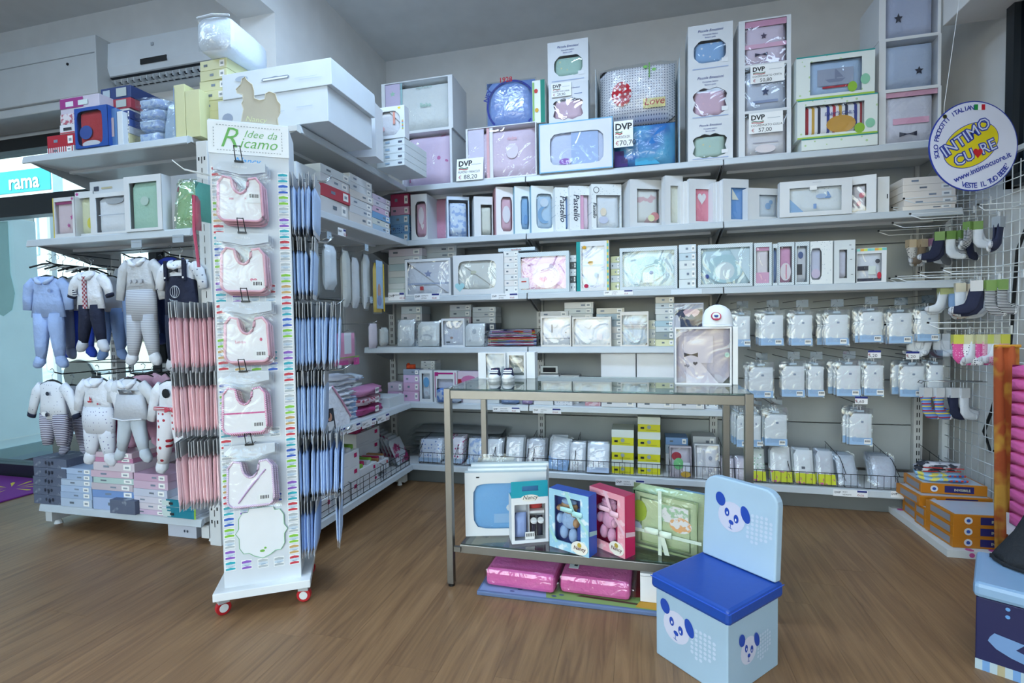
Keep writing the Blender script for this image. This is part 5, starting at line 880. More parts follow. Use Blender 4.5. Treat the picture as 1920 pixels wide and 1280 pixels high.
panda(br, Vector((.115, -.018, .17)), Vector((1, 0, 0)), .125)
# ================================================================ ON THE TABLE
T0 = ('y', 2.335)
def TT(x0, x1, yt, Y, z=TZ): return span(('y', Y), x0, x1, yt, z)
winbox('white box with clear front of baby shoes standing at the left on the glass', TT(897, 948, 661, 2.47), .07, mg=(.28, .04, .04, .04), shp='rect', c='C4D0D8', name='shoe_box', bulge=.3)
L = TT(949, 986, 660, 2.49); winbox('white box with round-edged window of grey baby trainers on the glass', L, .07, mg=(.16, .10, .12, .12), shp='rect', c='8C9490', name='shoe_box', bulge=.3, dec=(('disc', .5, .75, .8, .3, 'C0C4C0'), ('disc', .5, .25, .8, .3, 'C0C4C0')))
carton('plain white box end beside the grey trainers on the glass', TT(987, 1003, 660, 2.49), .07, 'E4E8EC', seam=False)
def shoe(lab, x, s=1.):
    p = PZ(x, 712, TZ); t = thing('baby_shoe', lab, 'shoe', (p.x, 2.385, TZ), (-.04 if s > 0 else .06), 'pair of baby shoes on the table'); n = 14
    def rg(z_, a, yf, yb, sq=1.): return [(a*math.cos(2*PI*k/n)*(1 if math.sin(2*PI*k/n) < .2 else .86), ((yf if math.sin(2*PI*k/n) < 0 else yb))*abs(math.sin(2*PI*k/n)), z_) for k in range(n)]
    MB().loft([rg(0, .029, -.055, .052), rg(.012, .031, -.057, .054)]).build('sole', M('E4E6E8', .5), t, smooth=False)
    up = MB().loft([rg(.011, .0295, -.055, .053), rg(.026, .029, -.051, .052), rg(.038, .026, -.030, .050), rg(.052, .023, -.010, .047), rg(.060, .022, -.008, .046)], caps=False).build('upper', M('1E2448', .8), t, smooth=True)
    MB().loft([rg(.010, .0305, -.058, .0), rg(.024, .030, -.0565, .0), rg(.034, .024, -.047, -.0)]).build('toe_cap', M('ECEEF0', .6), t, smooth=True)
    for z_ in (.040, .048): MB().box(-.021, .021, -.034+(z_-.04)*2, -.014, z_, z_+.006).build('velcro_strap', M('E8EAEE', .6), t, bevel=.002)
    MB().tube([(-.010, -.012, .058), (-.013, -.01, .045)], .0012, 4).build('pink_stitch', M('C85068', .6), t); MB().tube([(.010, -.012, .058), (.013, -.01, .045)], .0012, 4).build('pink_stitch', M('C85068', .6), t)
shoe('navy baby trainer with white toe, left of the pair on the glass', 932); shoe('navy baby trainer with white toe, right of the pair on the glass', 957, -1)
BXL = TT(1266, 1372, 613, 2.335)
winbox('large white clear-fronted box of lilac-grey baby blanket with black bow on the glass', BXL, .10, mg=(.02, .03, .03, .03), shp='rect', box='E6E8EC', c='BCB8C8', name='blanket_box', bulge=.5, dec=(('tri', .5, .33, .62, .7, 'CDC9D6'), ('rect', .42, .62, .55, .5, 'C6C2D0'), ('bow', .28, .52, .26, .12, '1C2030'), ('heart', .36, .36, .1, .08, '2A3048'), ('text', .20, .30, .08, '2A3048', 'vip'), ('disc', .95, .52, .09, .09, 'A8D0C8')))
carton('white end flap box standing beside the lilac blanket box', span(('y', 2.345), 1374, 1384, 612, TZ), .085, 'EEF2F6', seam=False)
# white cap with round badge
ZT = BXL[0].z+BXL[3]; p = PY(1346, 612, 2.37); t = thing('sun_hat', 'white baby cap with round badge lying on the blanket box', 'cap', (p.x, 2.385, ZT))
n = 20; R_ = .062; b_ = MB(); b_.loft([[(R_*r_*math.cos(2*PI*k/n), R_*.75*r_*math.sin(2*PI*k/n), z_) for k in range(n)] for r_, z_ in ((1, 0), (1.03, .02), (.97, .05), (.8, .075), (.5, .09), (.15, .097))]); b_.build('crown', cl('E6ECF2', .1), t, smooth=True)
MB().loft([[(R_*1.02*math.cos(a), -R_*.75*abs(math.sin(a))*e-.002, z_) for a in [PI*k/10 for k in range(11)]] for e, z_ in ((.9, .012), (1.35, .004), (1.36, .001), (.9, .006))], caps=False).build('brim', cl('E6ECF2', .1), t, smooth=True)
bg = MB().tube([(.0-.012, -.049, .045), (.0-.012, -.052, .047)], .021, 20).build('badge', M('B02848', .6), t); MB().tube([(-.012, -.0525, .047), (-.012, -.0535, .0475)], .016, 20).build('badge_centre', M('E0E4EA', .6), bg); MB().tube([(-.012, -.054, .048), (-.012, -.0545, .0485)], .009, 12).build('badge_motif', M('2C4080', .6), bg); MB().tube([(.0, -.0, .097), (0, 0, .1)], .008, 8).build('button', NAVY, t)
# ================================================================ LOWER TABLE SHELF
def edgebox(a, b, yt, z):
    a = Vector((a[0], a[1], z)); b = Vector((b[0], b[1], z)); d = b-a; an = math.atan2(d.y, d.x); m = (a+b)/2; lo, hi = z, 3.
    for _ in range(40):
        q = (lo+hi)/2
        if pr((m.x, m.y, q))[1] > yt: lo = q
        else: hi = q
    return a, an, d.length, lo-z
LZ = LSZ
L = edgebox((-.78, 2.165), (-.42, 2.262), 885, LZ)
t = winbox('white window box of sky blue baby set at the left on the lower table shelf', L, .035, mg=(.10, .06, .17, .11), shp='round', c='6CA8DC', name='gift_box', dec=(('disc', .62, .45, .28, .22, 'D0DCE4'), ('rect', .45, .22, .3, .2, '88B4DC')), fdec=(('rect', .16, .93, .04, .02, '20242A'), ('rect', .5, .5, .001, .001, 'F0F2F2')))
for k in (1, 2): carton('white flat box leaning %s behind the sky blue baby set' % ('directly', 'second')[k-1], (L[0]+Vector((-.25*.037*k+.012*k, .037*k, 0)), L[1], L[2]-.006, L[3]+.010*k), .034, 'E8ECF0', seam=False, group='boxes behind the sky blue set')
pack('clear bag with white printed sheet above the sky blue baby set', (L[0]+Vector((.0, .16, 0)), L[1], .2, L[3]+.045), .02, c='D4D8D8', bag=BAG)
# turquoise and white gift box with booties
L = edgebox((-.552, 2.127), (-.40, 2.192), 902, LZ); loc, rz, w, h = L
t = thing('bootie_gift_box', 'white gift box with turquoise handle top holding cap and navy booties', 'box', loc, rz); MB().tray(w, .075, h*.74).build('tray', M('E6EAEE', .4), t)
f = MB().ring(w, h*.74, (w*.5, h*.34, w*.42, h*.29, 'rect'), -.003, .004).build('window_frame', M('EAEEF2', .4), t); MB().add([(w*.08, .0005, h*.05), (w*.92, .0005, h*.05), (w*.92, .0005, h*.63), (w*.08, .0005, h*.63)], [(0, 1, 2, 3)]).build('clear_window', FILM, t)
hp = MB().ring(w, h*.26, (w*.52, h*.14, w*.22, h*.04, 'rect'), 0, .003).build('handle_panel', M('189CB0', .45), t, loc=(0, .0, h*.74)); hp.rotation_euler = (-.08, 0, 0); MB().box(.002, w-.002, .004, .07, h*.74, h*.75).build('top_flap', M('189CB0', .45), t)
lg = MB().tube([(w*.5, -.0035, h*.735), (w*.5, -.0055, h*.735)], 1., 24); lg.v = [(w*.5+(x-w*.5)*w*.24, y, h*.735+(z_-h*.735)*h*.055) for x, y, z_ in lg.v]; lgo = lg.build('logo_plate', M('ECECE4', .5), t); text('Nancy', .026, M('3A3230', .6), lgo, (w*.5, -.0065, h*.715), align='CENTER', shear=.3)
MB().puff(w*.12, w*.44, h*.05, h*.46, .008, .06, 6, 6, 1.8).build('blue_cap', cl('94ACE0'), t, smooth=True); MB().box(w*.47, w*.49, .004, .07, h*.04, h*.64).build('partition', M('C8CED4', .5), t); MB().box(w*.5, w*.9, .01, .07, h*.46, h*.50).build('divider_shelf', M('E0E4E8', .5), t); MB().puff(w*.52, w*.88, h*.51, h*.62, .012, .06, 5, 4, 2).build('red_cloth', cl('B02C30'), t, smooth=True)
for k in range(2):
    q = MB().puff(w*(.53+.19*k), w*(.69+.19*k), h*.06, h*.40, .01, .05, 5, 6, 1.6).build('navy_bootie', cl('20243C'), t, smooth=True); MB().tube([(w*(.61+.19*k), .008, h*.34), (w*(.61+.19*k), .004, h*.36)], [.016, .013], 12).build('white_cuff', cl('E4E8EA'), q)
label_white(t, w, h, w*.36, h*.06, -.004, .042)
# teddy boxes
def teddy_box(lab, a, b, yt, c_out, c_side, c_in, c_bear, c_head, ribbon, dz):
    L = edgebox(a, b, yt, LZ); loc, rz, w, h = L; t = thing('teddy_gift_box', lab, 'box', loc, rz); dd = .062
    MB().tray(w, dd, h, .004).build('tray', M(c_side, .4), t); MB().box(.005, w-.005, dd-.012, dd-.006, .005, h-.005).build('backing_card', M(c_in, .6), t)
    f = MB().ring(w, h, (w*.47, h*.52, w*.33, h*.38, 'rect'), -.004, .006).build('window_frame', M(c_out, .5, 'blotch', 'D8E8F0' if dz else 'F0C8D0', 26., lo=.55, hi=.62), t)
    MB().add([(w*.14, .0005, h*.14), (w*.80, .0005, h*.14), (w*.80, .0005, h*.9), (w*.14, .0005, h*.9)], [(0, 1, 2, 3)]).build('clear_window', FILM, t)
    def ball(cx, cz, rx, rz_, nm, c, yy_=.03, ry=.022): 
        n = 14; b_ = MB(); b_.loft([[(cx+rx*math.sin(PI*i/8)*math.cos(2*PI*k/n), yy_+ry*math.sin(PI*i/8)*math.sin(2*PI*k/n), cz+rz_*math.cos(PI*i/8)) for k in range(n)] for i in range(1, 8)]); return b_.build(nm, cl(c, .4), t, smooth=True)
    bx_ = w*.42; ball(bx_, h*.70, w*.22, h*.12, 'teddy_head', c_head); ball(bx_, h*.79, w*.19, h*.055, 'teddy_hat', c_bear); ball(bx_-w*.24, h*.66, w*.07, h*.05, 'teddy_ear', c_head); ball(bx_+w*.17, h*.62, w*.07, h*.05, 'teddy_muzzle', c_head, .02)
    ball(bx_, h*.48, w*.20, h*.15, 'teddy_body', c_bear); ball(bx_-w*.12, h*.27, w*.10, h*.12, 'teddy_leg', c_bear, .026); ball(bx_+w*.12, h*.25, w*.10, h*.12, 'teddy_leg', c_bear, .022); ball(bx_+w*.22, h*.48, w*.07, h*.08, 'teddy_paw', c_head, .018); ball(bx_-w*.2, h*.5, w*.07, h*.09, 'teddy_arm', c_bear, .02)
    MB().box(w*.62, w*.76, .02, .05, h*.16, h*.72).build('blanket_roll', cl(c_in), t, bevel=.01)
    rb = M(ribbon, .3); q = MB()
    q.add([(w*.40, -.0055, h*1.0), (w*.50, -.0055, h*1.0), (w*.66, -.006, h*.70), (w*.58, -.006, h*.70)], [(0, 1, 2, 3)]); q.add([(w*.58, -.006, h*.72), (w*.66, -.006, h*.72), (w*1.0, -.0055, h*.42), (w*1.0, -.0055, h*.34)], [(0, 3, 2, 1)]); q.add([(0, -.0055, h*.28), (0, -.0055, h*.36), (w*.24, -.006, h*.12), (w*.16, -.006, h*.1)], [(0, 1, 2, 3)][:1]); q.add([(w+.0005, 0, h*.34), (w+.0005, dd, h*.30), (w+.0005, dd, h*.37), (w+.0005, 0, h*.42)], [(0, 1, 2, 3)]); rb_ = q.build('ribbon', rb, t)
    for s_ in (-1, 1): MB().puff(w*.62+(s_*w*.3 if s_ > 0 else -w*.3), w*.62, h*.67, h*.75, -.02, -.006, 5, 4, 1.6).build('ribbon_loop', rb, t, smooth=True) if s_ < 0 else MB().puff(w*.62, w*.86, h*.63, h*.72, -.02, -.006, 5, 4, 1.6).build('ribbon_loop', rb, t, smooth=True)
    lg = MB().tube([(w*.78, -.005, h*.10), (w*.78, -.008, h*.10)], 1., 24); lg.v = [(w*.78+(x-w*.78)*w*.20, y, h*.12+(z_-h*.10)*h*.11) for x, y, z_ in lg.v]; lo_ = lg.build('logo_plate', M('ECEAE0', .5), t); text('Nancy', .022, M('5A2A22', .6), lo_, (w*.78, -.009, h*.09), align='CENTER', shear=.2, bold=.02); MB().tube([(w*.78, -.0082, h*.17), (w*.78, -.0088, h*.17)], .010, 10).build('logo_motif', M('B8A040', .6), lo_)
teddy_box('blue gift box with sleeping teddy bear and satin ribbon', (-.386, 2.150), (-.207, 2.068), 922, '9CCCE4', '2858C0', '2850A0', '98B8E0', 'B08C68', 'A8D8D8', 1)
teddy_box('pink gift box with pink teddy bear and satin ribbon', (-.215, 2.205), (-.062, 2.090), 920, 'E8A0B0', 'D02060', 'B01848', 'E0A8C8', 'DCA8C0', 'ECC0D0', 0)
# green gift set
def giftset(lab, a, b, yt, c1, c2, dec):
    L = edgebox(a, b, yt, LZ); loc, rz, w, h = L; t = thing('wrapped_gift_set', lab, 'gift set', loc, rz); g = MB().puff(0, w, .004, h, 0, .08, 9, 9, 5, .06).build('quilted_bag', cl(c1, .35), t, smooth=True)
    b_ = MB(); P_ = [(w*.06, h*.06), (w*.94, h*.06), (w*.94, h*.9), (w*.06, h*.94), (w*.06, h*.06)]; b_.tube([(x, -.001, z_) for x, z_ in P_], .006, 6); b_.build('piping', cl(c2), t, smooth=True); b_ = MB(); b_.tube([(w*.16, -.001, h*.14), (w*.84, -.001, h*.14), (w*.84, -.001, h*.80), (w*.16, -.001, h*.84), (w*.16, -.001, h*.14)], .004, 6); b_.build('inner_piping', cl(c2), t, smooth=True)
    deco(g, dec, w, h, -.004, 'folded_item'); rb = M('D8E8D8', .3); q = MB(); q.box(w*.42, w*.47, -.012, -.011, 0, h); q.box(0, w, -.012, -.011, h*.30, h*.35); q.build('ribbon', rb, t); MB().puff(w*.24, w*.44, h*.32, h*.42, -.04, -.012, 5, 4, 1.5).build('ribbon_loop', rb, t, smooth=True); MB().puff(w*.45, w*.62, h*.31, h*.41, -.04, -.012, 5, 4, 1.5).build('ribbon_loop', rb, t, smooth=True); MB().add([(w*.46, -.03, h*.34), (w*.53, -.032, h*.34), (w*.60, -.03, h*.06), (w*.53, -.028, h*.05)], [(0, 1, 2, 3)]).build('ribbon_tail', rb, t)
    MB().puff(-.006, w+.006, 0, h+.006, -.022, .09, 9, 9, 4, .15).build('clear_bag', BAGL, t, smooth=True)
giftset('pale green quilted baby gift set tied with a satin ribbon', (-.045, 2.215), (.235, 2.10), 920, 'B4C49C', 'A0B484', (('disc', .14, .62, .22, .34, '90A830'), ('rect', .62, .66, .40, .26, M('DCDCDC', .8, 'blotch', '9CC09C', 40.)), ('disc', .72, .52, .3, .24, M('DCDCDC', .8, 'blotch', 'E0A870', 44.)), ('disc', .1, .36, .16, .16, 'A8B8C8')))
giftset('blue quilted baby gift set hidden behind the panda stool', (.13, 2.30), (.375, 2.19), 930, '88B0D4', '6C98C4', (('rect', .5, .6, .5, .3, 'B8CCE0'),))
# ================================================================ UNDER THE TABLE
t = thing('play_mat', 'blue and green printed foam play mat lying under the table', 'mat', (-.685, 2.025, 0)); w = .95
m_ = MB().box(0, w, 0, .45, 0, .018).build('foam', M('5C7096', .7), t, bevel=.004)
def flat(pts, z_, c, nm, par): MB().add([(x, y, z_) for x, y in pts], [tuple(range(len(pts)))]).build(nm, M(c, .7), par)
flat([(.01, .012), (.30, .012), (.22, .44), (.01, .44)], .0186, '7C90B8', 'sky_print', m_); flat([(.30, .012), (w-.01, .012), (w-.01, .44), (.22, .44)], .0186, '7C9C58', 'meadow_print', m_); flat([(.42, .05), (.78, .03), (.80, .042), (.44, .062)], .019, '4A3020', 'branch_print', m_); flat([(.66, .02), (.74, .005+.01), (.86, .03), (.88, .09), (.76, .10), (.68, .07)], .0192, 'B88820', 'ochre_print', m_); flat([(.64, .09), (.70, .10), (.70, .40), (.62, .40)], .0192, '801820', 'red_print', m_)
for (x, y) in ((.15, .03), (.18, .05), (.36, .045), (.33, .03)): flat([(x+.012*math.cos(k), y+.006*math.sin(k)) for k in range(6)], .0194, '404A78', 'ink_print', m_)
for (a, b, yt, lab) in (((-.66, 2.075), (-.355, 2.062), 1052, 'pink folded duvet in clear bag, left of the two under the table'), ((-.335, 2.085), (-.045, 2.075), 1060, 'pink folded duvet in clear bag with white label, right of the two under the table')):
    loc, rz, w, h = edgebox(a, b, yt+28, .02); h = .075; t = thing('bagged_duvet', lab, 'bedding', loc, rz)
    MB().box(0, w, 0, .34, 0, h).build('folded_duvet', cl('D870AC', .5), t, bevel=.018); q = MB().box(-.008, w+.008, -.008, .35, 0.0, h+.006).build('clear_bag', film('FAF0F6', .07, .15, 12., .015), t, bevel=.02)
    MB().box(w-.001, w+.022, .02, .32, .0, h*.6).build('bag_end', BAG, t, bevel=.008)
    if 'label' in lab:
        o = MB().box(w*.1, w*.24, .06, .14, h+.007, h+.008).build('sticker', M('D8DEE2', .5), t); MB().box(w*.17, w*.22, .08, .12, h+.008, h+.0085).build('barcode', M('40464C', .6), o)
L = edgebox((-.005, 2.09), (.16, 2.09), 1078, .02)
carton('plain white glossy gift carton half hidden by the panda stool', L, .12, 'E4E6EA', seam=True)
# ================================================================ LEFT GONDOLA : boxes
LF = ('y', YLF)
def SL_(x0, x1, yt, z0, st=.03): return span(LF, x0, x1, yt, z0, st)
Z = SL[0]
stack('at the outer end of the clothes rack top', LF, 88, 140, [275, 252], Z, .2, [(M('D8DADC', .5, 'stripe', 'B03040', 60., ax='X'), 'red-striped flat carton'), ('B02838', 'red carton with white label')], .03, 'red and white cartons on the clothes rack', .004)
z = PY(115, 252, YLF+.05).z; L = SL_(112, 142, 233, z, .05); carton('white carton with dark label on the red carton', L, .15, 'DCDEE2', seam=False, dec=(('rect', .5, .5, .5, .3, '30343C'), ('rect', .5, .1, .9, .1, 'C03848'))); z = topz(L)
L = SL_(113, 142, 213, z, .05); carton('white and pink printed carton in the middle of the rack top pile', L, .15, M('D8D0D4', .5, 'blotch', 'B06070', 40.), seam=False); z = topz(L)
L = SL_(113, 186, 180, z, .06); carton('flat box with purple end and shiny wrapping on the rack top', L, .2, 'C8C0CC', dec=(('rect', .3, .65, .6, .6, '98307C'), ('rect', .25, .6, .2, .3, 'D8D8DC'), ('rect', .6, .6, .25, .3, 'D0DCD8')), seam=False)
t = winbox('glossy blue and red window box standing on the rack top', SL_(141, 203, 200, Z, .0), .06, mg=(.06, .16, .08, .05), shp='round', box='2450A0', c='A83038', dec=(('disc', .3, .4, .5, .4, '2C4C98'), ('disc', .5, .06, .7, .2, 'C8CCD4')))
carton('blue book-like box with red and white lettering', SL_(204, 219, 203, Z, .02), .18, '5880B4', seam=False, dec=(('rect', .5, .5, .4, .5, 'C8B4B8'),)); carton('plain white upright box beside the blue lettered one', SL_(220, 230, 208, Z, .02), .18, 'D8DEE2', seam=False)
stack('of the pile beside the plain white upright box', LF, 231, 243, [250, 236, 222, 206], Z, .16, [('D8D0A0', 'small cream carton'), ('C8CCD0', 'small grey carton'), ('4860A0', 'small blue carton'), ('30407C', 'small navy carton')], .05, 'small cartons on the rack top', .001)
for i, (yt, y1) in enumerate(((243, 262), (223, 243), (203, 223), (183, 203))):
    L = SL_(244, 300, yt-3*(i > 0), PY(272, y1-3*(i > 0), YLF+.03).z if i else Z, .03); pack('clear pack of pale blue folded linen, %s of four on the rack top' % ('lowest', 'second', 'third', 'uppermost')[i], (L[0]+Vector((0, .09, 0)), 0, L[2], L[3]*1.02), .17, cm=M('B8CCE4', .85, 'blotch', '98B0DC', 40.), bag=BAG, group='pale blue linen packs')
z = PY(220, 185, YLF+.1).z
for i, (yt, c, lab) in enumerate(((186, 'A83848', 'red and white striped flat carton under the navy one on the rack top'), (163, '24386C', 'navy flat carton with silver labels highest beside the shutter box'))):
    L = span(('y', YLF+.14), 189, 245, yt, z if i else PY(220, 205, YLF+.14).z); carton(lab, L, .2, c, seam=False, dec=(('rect', .2, .5, .24, .6, 'A8B4BC'), ('rect', .7, .5, .34, .7, 'B0B8B4'))); z = topz(L)
stack('behind the blue window box on the rack top', ('y', YLF+.14), 188, 243, [262, 244, 226, 206], Z, .2, [('C8CCD0', 'grey carton'), ('D4D0C8', 'cream carton')], 0, 'hidden cartons on the rack top', .002)
pack('clear wrapped light blue item leaning on the yellow boxes', (SL_(300, 328, 178, Z, .04)[0]+Vector((0, .02, 0)), 0, *SL_(300, 328, 178, Z, .04)[2:]), .05, c='A8C0DC', bag=BAG, tilt=-.12, ry=.06)
YLW = 'D4D4A4'
for (x0, x1, yt, lab) in ((327, 347, 158, 'pale yellow slim box with blue edge standing on the rack top'), (348, 375, 168, 'pale yellow plain box leaning beside the slim yellow one')): carton(lab, SL_(x0, x1, yt, Z, .03), .2, YLW, seam=False, dec=(('rect', .04, .5, .06, .9, '88A8D8'),) if x0 == 327 else ())
stack('of the yellow pile behind the stand header', ('y', YLF+.05), 374, 425, [226, 207, 188, 169, 150, 131, 112], Z, .3, [('D6D6A6', 'pale yellow flat box')], .04, 'pale yellow flat boxes', .006)
# white pillow bag on top of the yellow pile
z = PY(400, 112, YLF+.09).z; L = span(('y', YLF+.02), 368, 430, 27, z); loc, rz, w, h = L; t = thing('bagged_pillow', 'white padded pillow bag perched on the pale yellow boxes', 'pillow', loc, .1)
b_ = MB(); n = 16; b_.loft([[(w/2+w/2*s_*(abs(math.cos(q))**.5*(1 if math.cos(q) > 0 else -1)), y, h/2+h/2*s_*(abs(math.sin(q))**.5*(1 if math.sin(q) > 0 else -1))) for q in [2*PI*k/n for k in range(n)]] for y, s_ in ((0, .92), (.02, 1), (.2, 1.0), (.29, .95), (.30, .8))]); b_.build('pillow_roll', cl('E0E8F0', .3), t, smooth=True); MB().puff(.01, w-.01, .01, h-.01, -.02, .02, 6, 6, 3, .5).build('clear_end', BAG, t, smooth=True); MB().tube([(.01, -.004, h*.97), (w*.5, -.012, h), (w-.01, -.004, h*.96)], .005, 6).build('seam', cl('D8E0E8'), t)
# ---- middle shelf
Z = SL[1]
winbox('white wrapped box with magenta flowers and yellow spine on the rack shelf', SL_(101, 141, 370, Z, .02), .06, mg=(.08, .1, .1, .1), shp='rect', c='D4C4CC', box='D8DADC', dec=(('rect', .5, .96, 1, .08, 'A84880'), ('star', .9, .5, .24, .2, 'B84C94'), ('star', .7, .25, .2, .16, 'B84C94')), fdec=(('rect', .02, .5, .05, 1, 'D0C060'), ('star', .92, .95, .14, .1, 'B84C94')))
winbox('white box with yellow-white window and pink flower corner on the rack shelf', SL_(143, 177, 359, Z, .05), .06, mg=(.1, .1, .14, .08), shp='rect', c='D4D8B8', dec=(('disc', .75, .3, .4, .3, 'D8D050'),), fdec=(('star', .12, .95, .24, .1, 'B84C94'), ('star', .02, .4, .24, .12, 'B84C94')))
L = SL_(170, 238, 361, Z, .01); winbox('white box with white pillow and grey oval label', L, .09, mg=(.16, .02, .10, .05), shp='rect', c='DDE4EC', dec=(('rect', .5, .5, .9, .02, 'C0CCD8'), ('disc', .6, .88, .6, .18, 'A8B0B8')), fdec=())
carton('flat white lettered box lying on the white pillow box', span(LF, 168, 234, 338, topz(L), .05), .2, 'CDD3D8', seam=False, dec=(('rect', .2, .5, .14, .3, '404858'), ('rect', .5, .5, .3, .12, 'B8B090')))
winbox('large white box with crinkled mint green window on the rack shelf', ybox2(234, 304, 322, 325, Z, YLF+.0, -.0), mg=(.14, .12, .12, .05), shp='rect', c='A4CCBC', dec=(('disc', .5, .6, .3, .2, 'B8D0C8'),))
t = pack('shiny mint green film bag leaning beside the stand', SL_(326, 374, 332, Z, .03), .06, c='B0D0A8', bag=film('F4FFF4', .3, .06, 9., .05), tilt=-.05, ry=.08); MB().box(.01, .1, -.012, .012, t.children[0].dimensions.z if 0 else .20, .225).build('header_card', M('A84870', .5), t)
# ---- base shelf
Z = SL[2]
FELT = M('9CA4AC', .9, 'blotch', '5C6478', 12., lo=.35, hi=.45, bump=.3)
t_ = stack('of the felt pile on the rack base', LF, 63, 124, [928, 911, 894, 877, 860], Z, .18, [(FELT, 'grey felt-look flat box')], .0, 'grey felt-look boxes', .006, prints=False)
for o in t_: 
    w_ = .25; deco(o, (('disc', .4, .5, .05, .35, '2A3040'), ('disc', .5, .42, .06, .45, '2A3040'), ('disc', .6, .5, .05, .35, '2A3040')), .25, .06, -.003, 'button')
stack('of the pale blue pile on the rack base', LF, 114, 171, [935, 923, 911, 900, 889, 878], Z, .18, [('B8C8DC', 'pale blue flat box'), ('A8BCD8', 'sky blue flat box'), ('B0C4E0', 'light blue flat box')], .0, 'pale blue flat boxes', .005)
stack('of the mixed pile beside the pale blue one', LF, 172, 248, [934, 920, 907, 896, 883, 867, 858, 848], Z, .3, [('A8BCE0', 'blue flat box'), ('7C9CD0', 'mid-blue flat box'), ('C8BCC4', 'pink-ended flat box'), ('B8D0CC', 'teal-ended flat box'), ('D4B8C8', 'pink flat box'), ('D8CCD4', 'white-pink flat box'), ('C888A8', 'rose flat box'), ('D4BCC8', 'pale pink flat box')], .0, 'mixed flat boxes on the rack base', .012, yaw=.03)
stack('of the low felt box between the piles', LF, 206, 252, [938], Z, .12, [(FELT, 'single grey felt-look box')], -.03, None, 0, prints=False)
stack('of the lilac pile under the heart trousers', LF, 251, 315, [955, 943, 931, 917, 902, 888], Z, .2, [('D0B8D0', 'lilac flat box'), ('D8D0D8', 'white flat box'), ('D4D0DC', 'white-lilac flat box'), ('C8CCDC', 'pale flat box'), ('D0B4C8', 'pink flat box'), ('C8A4BC', 'rose flat box')], .0, 'lilac flat boxes', .006)
stack('of the teal-ended pile nearest the stand', LF, 303, 362, [966, 951, 938], Z, .28, [('D8DCE4', 'white flat box with teal end')], -.01, 'teal-ended flat boxes', .01, yaw=.0, prints=False)
for o in list(COL.objects):
    if o.get('group') == 'teal-ended flat boxes': deco(o, (('rect', .55, .5, .8, .9, '147C90'), ('rect', .97, .5, .05, .9, '90B83C'), ('rect', .15, .45, .24, .6, 'C8D8D4'), ('rect', .3, .45, .12, .3, '20242A')), .225, .045, -.0022, 'print')
carton('white carton standing on the floor under the clothes rack', span(('y', YLF+.07), 315, 368, 982, 0), .1, 'C8CCD8', seam=False, dec=(('disc', .6, .5, .06, .2, '404858'), ('disc', .7, .5, .06, .2, '404858')))
# ================================================================ CLOTHES
def limb(mb, pts, n=12, m=0, y=0.):
    """pts: (x,z,half width,half depth[,y]) chain"""
    rings = []
    for i, p in enumerate(pts):
        a = pts[max(i-1, 0)]; b = pts[min(i+1, len(pts)-1)]; d = Vector((b[0]-a[0], 0, b[1]-a[1])).normalized(); q = Vector((-d.z, 0, d.x)); yy_ = p[4] if len(p) > 4 else y
        rings.append([Vector((p[0], yy_, p[1]))+q*p[2]*math.cos(2*PI*k/n)+Vector((0, 1, 0))*p[3]*math.sin(2*PI*k/n) for k in range(n)])
    return mb.loft(rings, True, m)
def hanger(t, dark=True):
    q = MB().tube([(-.09, 0, -.022), (-.03, 0, .004), (0, 0, .01), (.03, 0, .004), (.09, 0, -.022)], .006, 6).build('hanger', BLACK if dark else WHITE, t, smooth=True); MB().tube([(0, 0, .008), (0, 0, .035), (.012, 0, .045), (.015, 0, .06), (.004, 0, .07), (-.008, 0, .064)], .0018, 6).build('hanger_hook', CHROME, q)
def top(t, m, sh, wa, ln, slv, nm='top', cuff=None, dz=.022, swing=.05):
    """shoulder half width sh, hem half width wa, length ln, sleeve length slv"""
    limb(MB(), [(0, .004, .03, .012), (0, -.006, sh*.7, .016), (0, -.02, sh, dz), (0, -.07, sh*.88, dz*1.1), (0, -ln*.6, (sh+wa)*.46, dz*1.15), (0, -ln, wa, dz)], 16).build(nm, m, t, smooth=True)
    for s in (-1, 1):
        o = limb(MB(), [(s*sh*.82, -.022, .030, .017), (s*(sh+.02), -.055, .032, .017), (s*(sh+.02+swing*.5), -.02-slv*.6, .027, .015), (s*(sh+.015+swing), -.02-slv, .023, .013)], 12).build('sleeve', m, t, smooth=True)
        if cuff: limb(MB(), [(s*(sh+.015+swing*.95), -.02-slv*.95, .025, .015), (s*(sh+.015+swing*1.1), -.02-slv*1.08, .024, .014)], 12).build('cuff', cuff, o, smooth=True)
def legs(t, m, z0, wa, ln, foot=None, nm='trouser_leg', spread=.02, dz=.024, fm=None):
    for s in (-1, 1):
        limb(MB(), [(s*wa*.47, z0+.01, wa*.53, dz), (s*wa*.5, z0-ln*.3, wa*.50, dz*1.1), (s*(wa*.5+spread*.6), z0-ln*.7, wa*.40, dz), (s*(wa*.5+spread), z0-ln, wa*.27, dz*.8)], 12).build(nm, m, t, smooth=True)
        if foot: limb(MB(), [(s*(wa*.5+spread), z0-ln+.012, wa*.27, .02), (s*(wa*.5+spread+.006), z0-ln-.015, wa*.34, .024), (s*(wa*.5+spread+.022), z0-ln-.034, wa*.30, .02), (s*(wa*.5+spread+.035), z0-ln-.044, wa*.15, .012)], 12).build('foot', fm or m, t, smooth=True)
def collar(t, m, r=.045, z=-.008):
    for s in (-1, 1): MB().tube([(s*.006, -.026, z-.028), (s*r*.6, -.028, z-.020), (s*r, -.02, z), (s*r*.8, 0, z+.012)], [.008, .013, .011, .006], 8).build('collar', m, t, smooth=True)
def pr_(t, items, y=-.032): deco(t, items, .2, .2, y, 'embroidery', -.1, -.2)
def G(name, lab, x, y, Y, cat='baby outfit', rz=0, group=None): p = PY(x, y, Y); return thing(name, lab, cat, (p.x, Y, p.z), rz, group or 'baby outfits on the clothes rack')
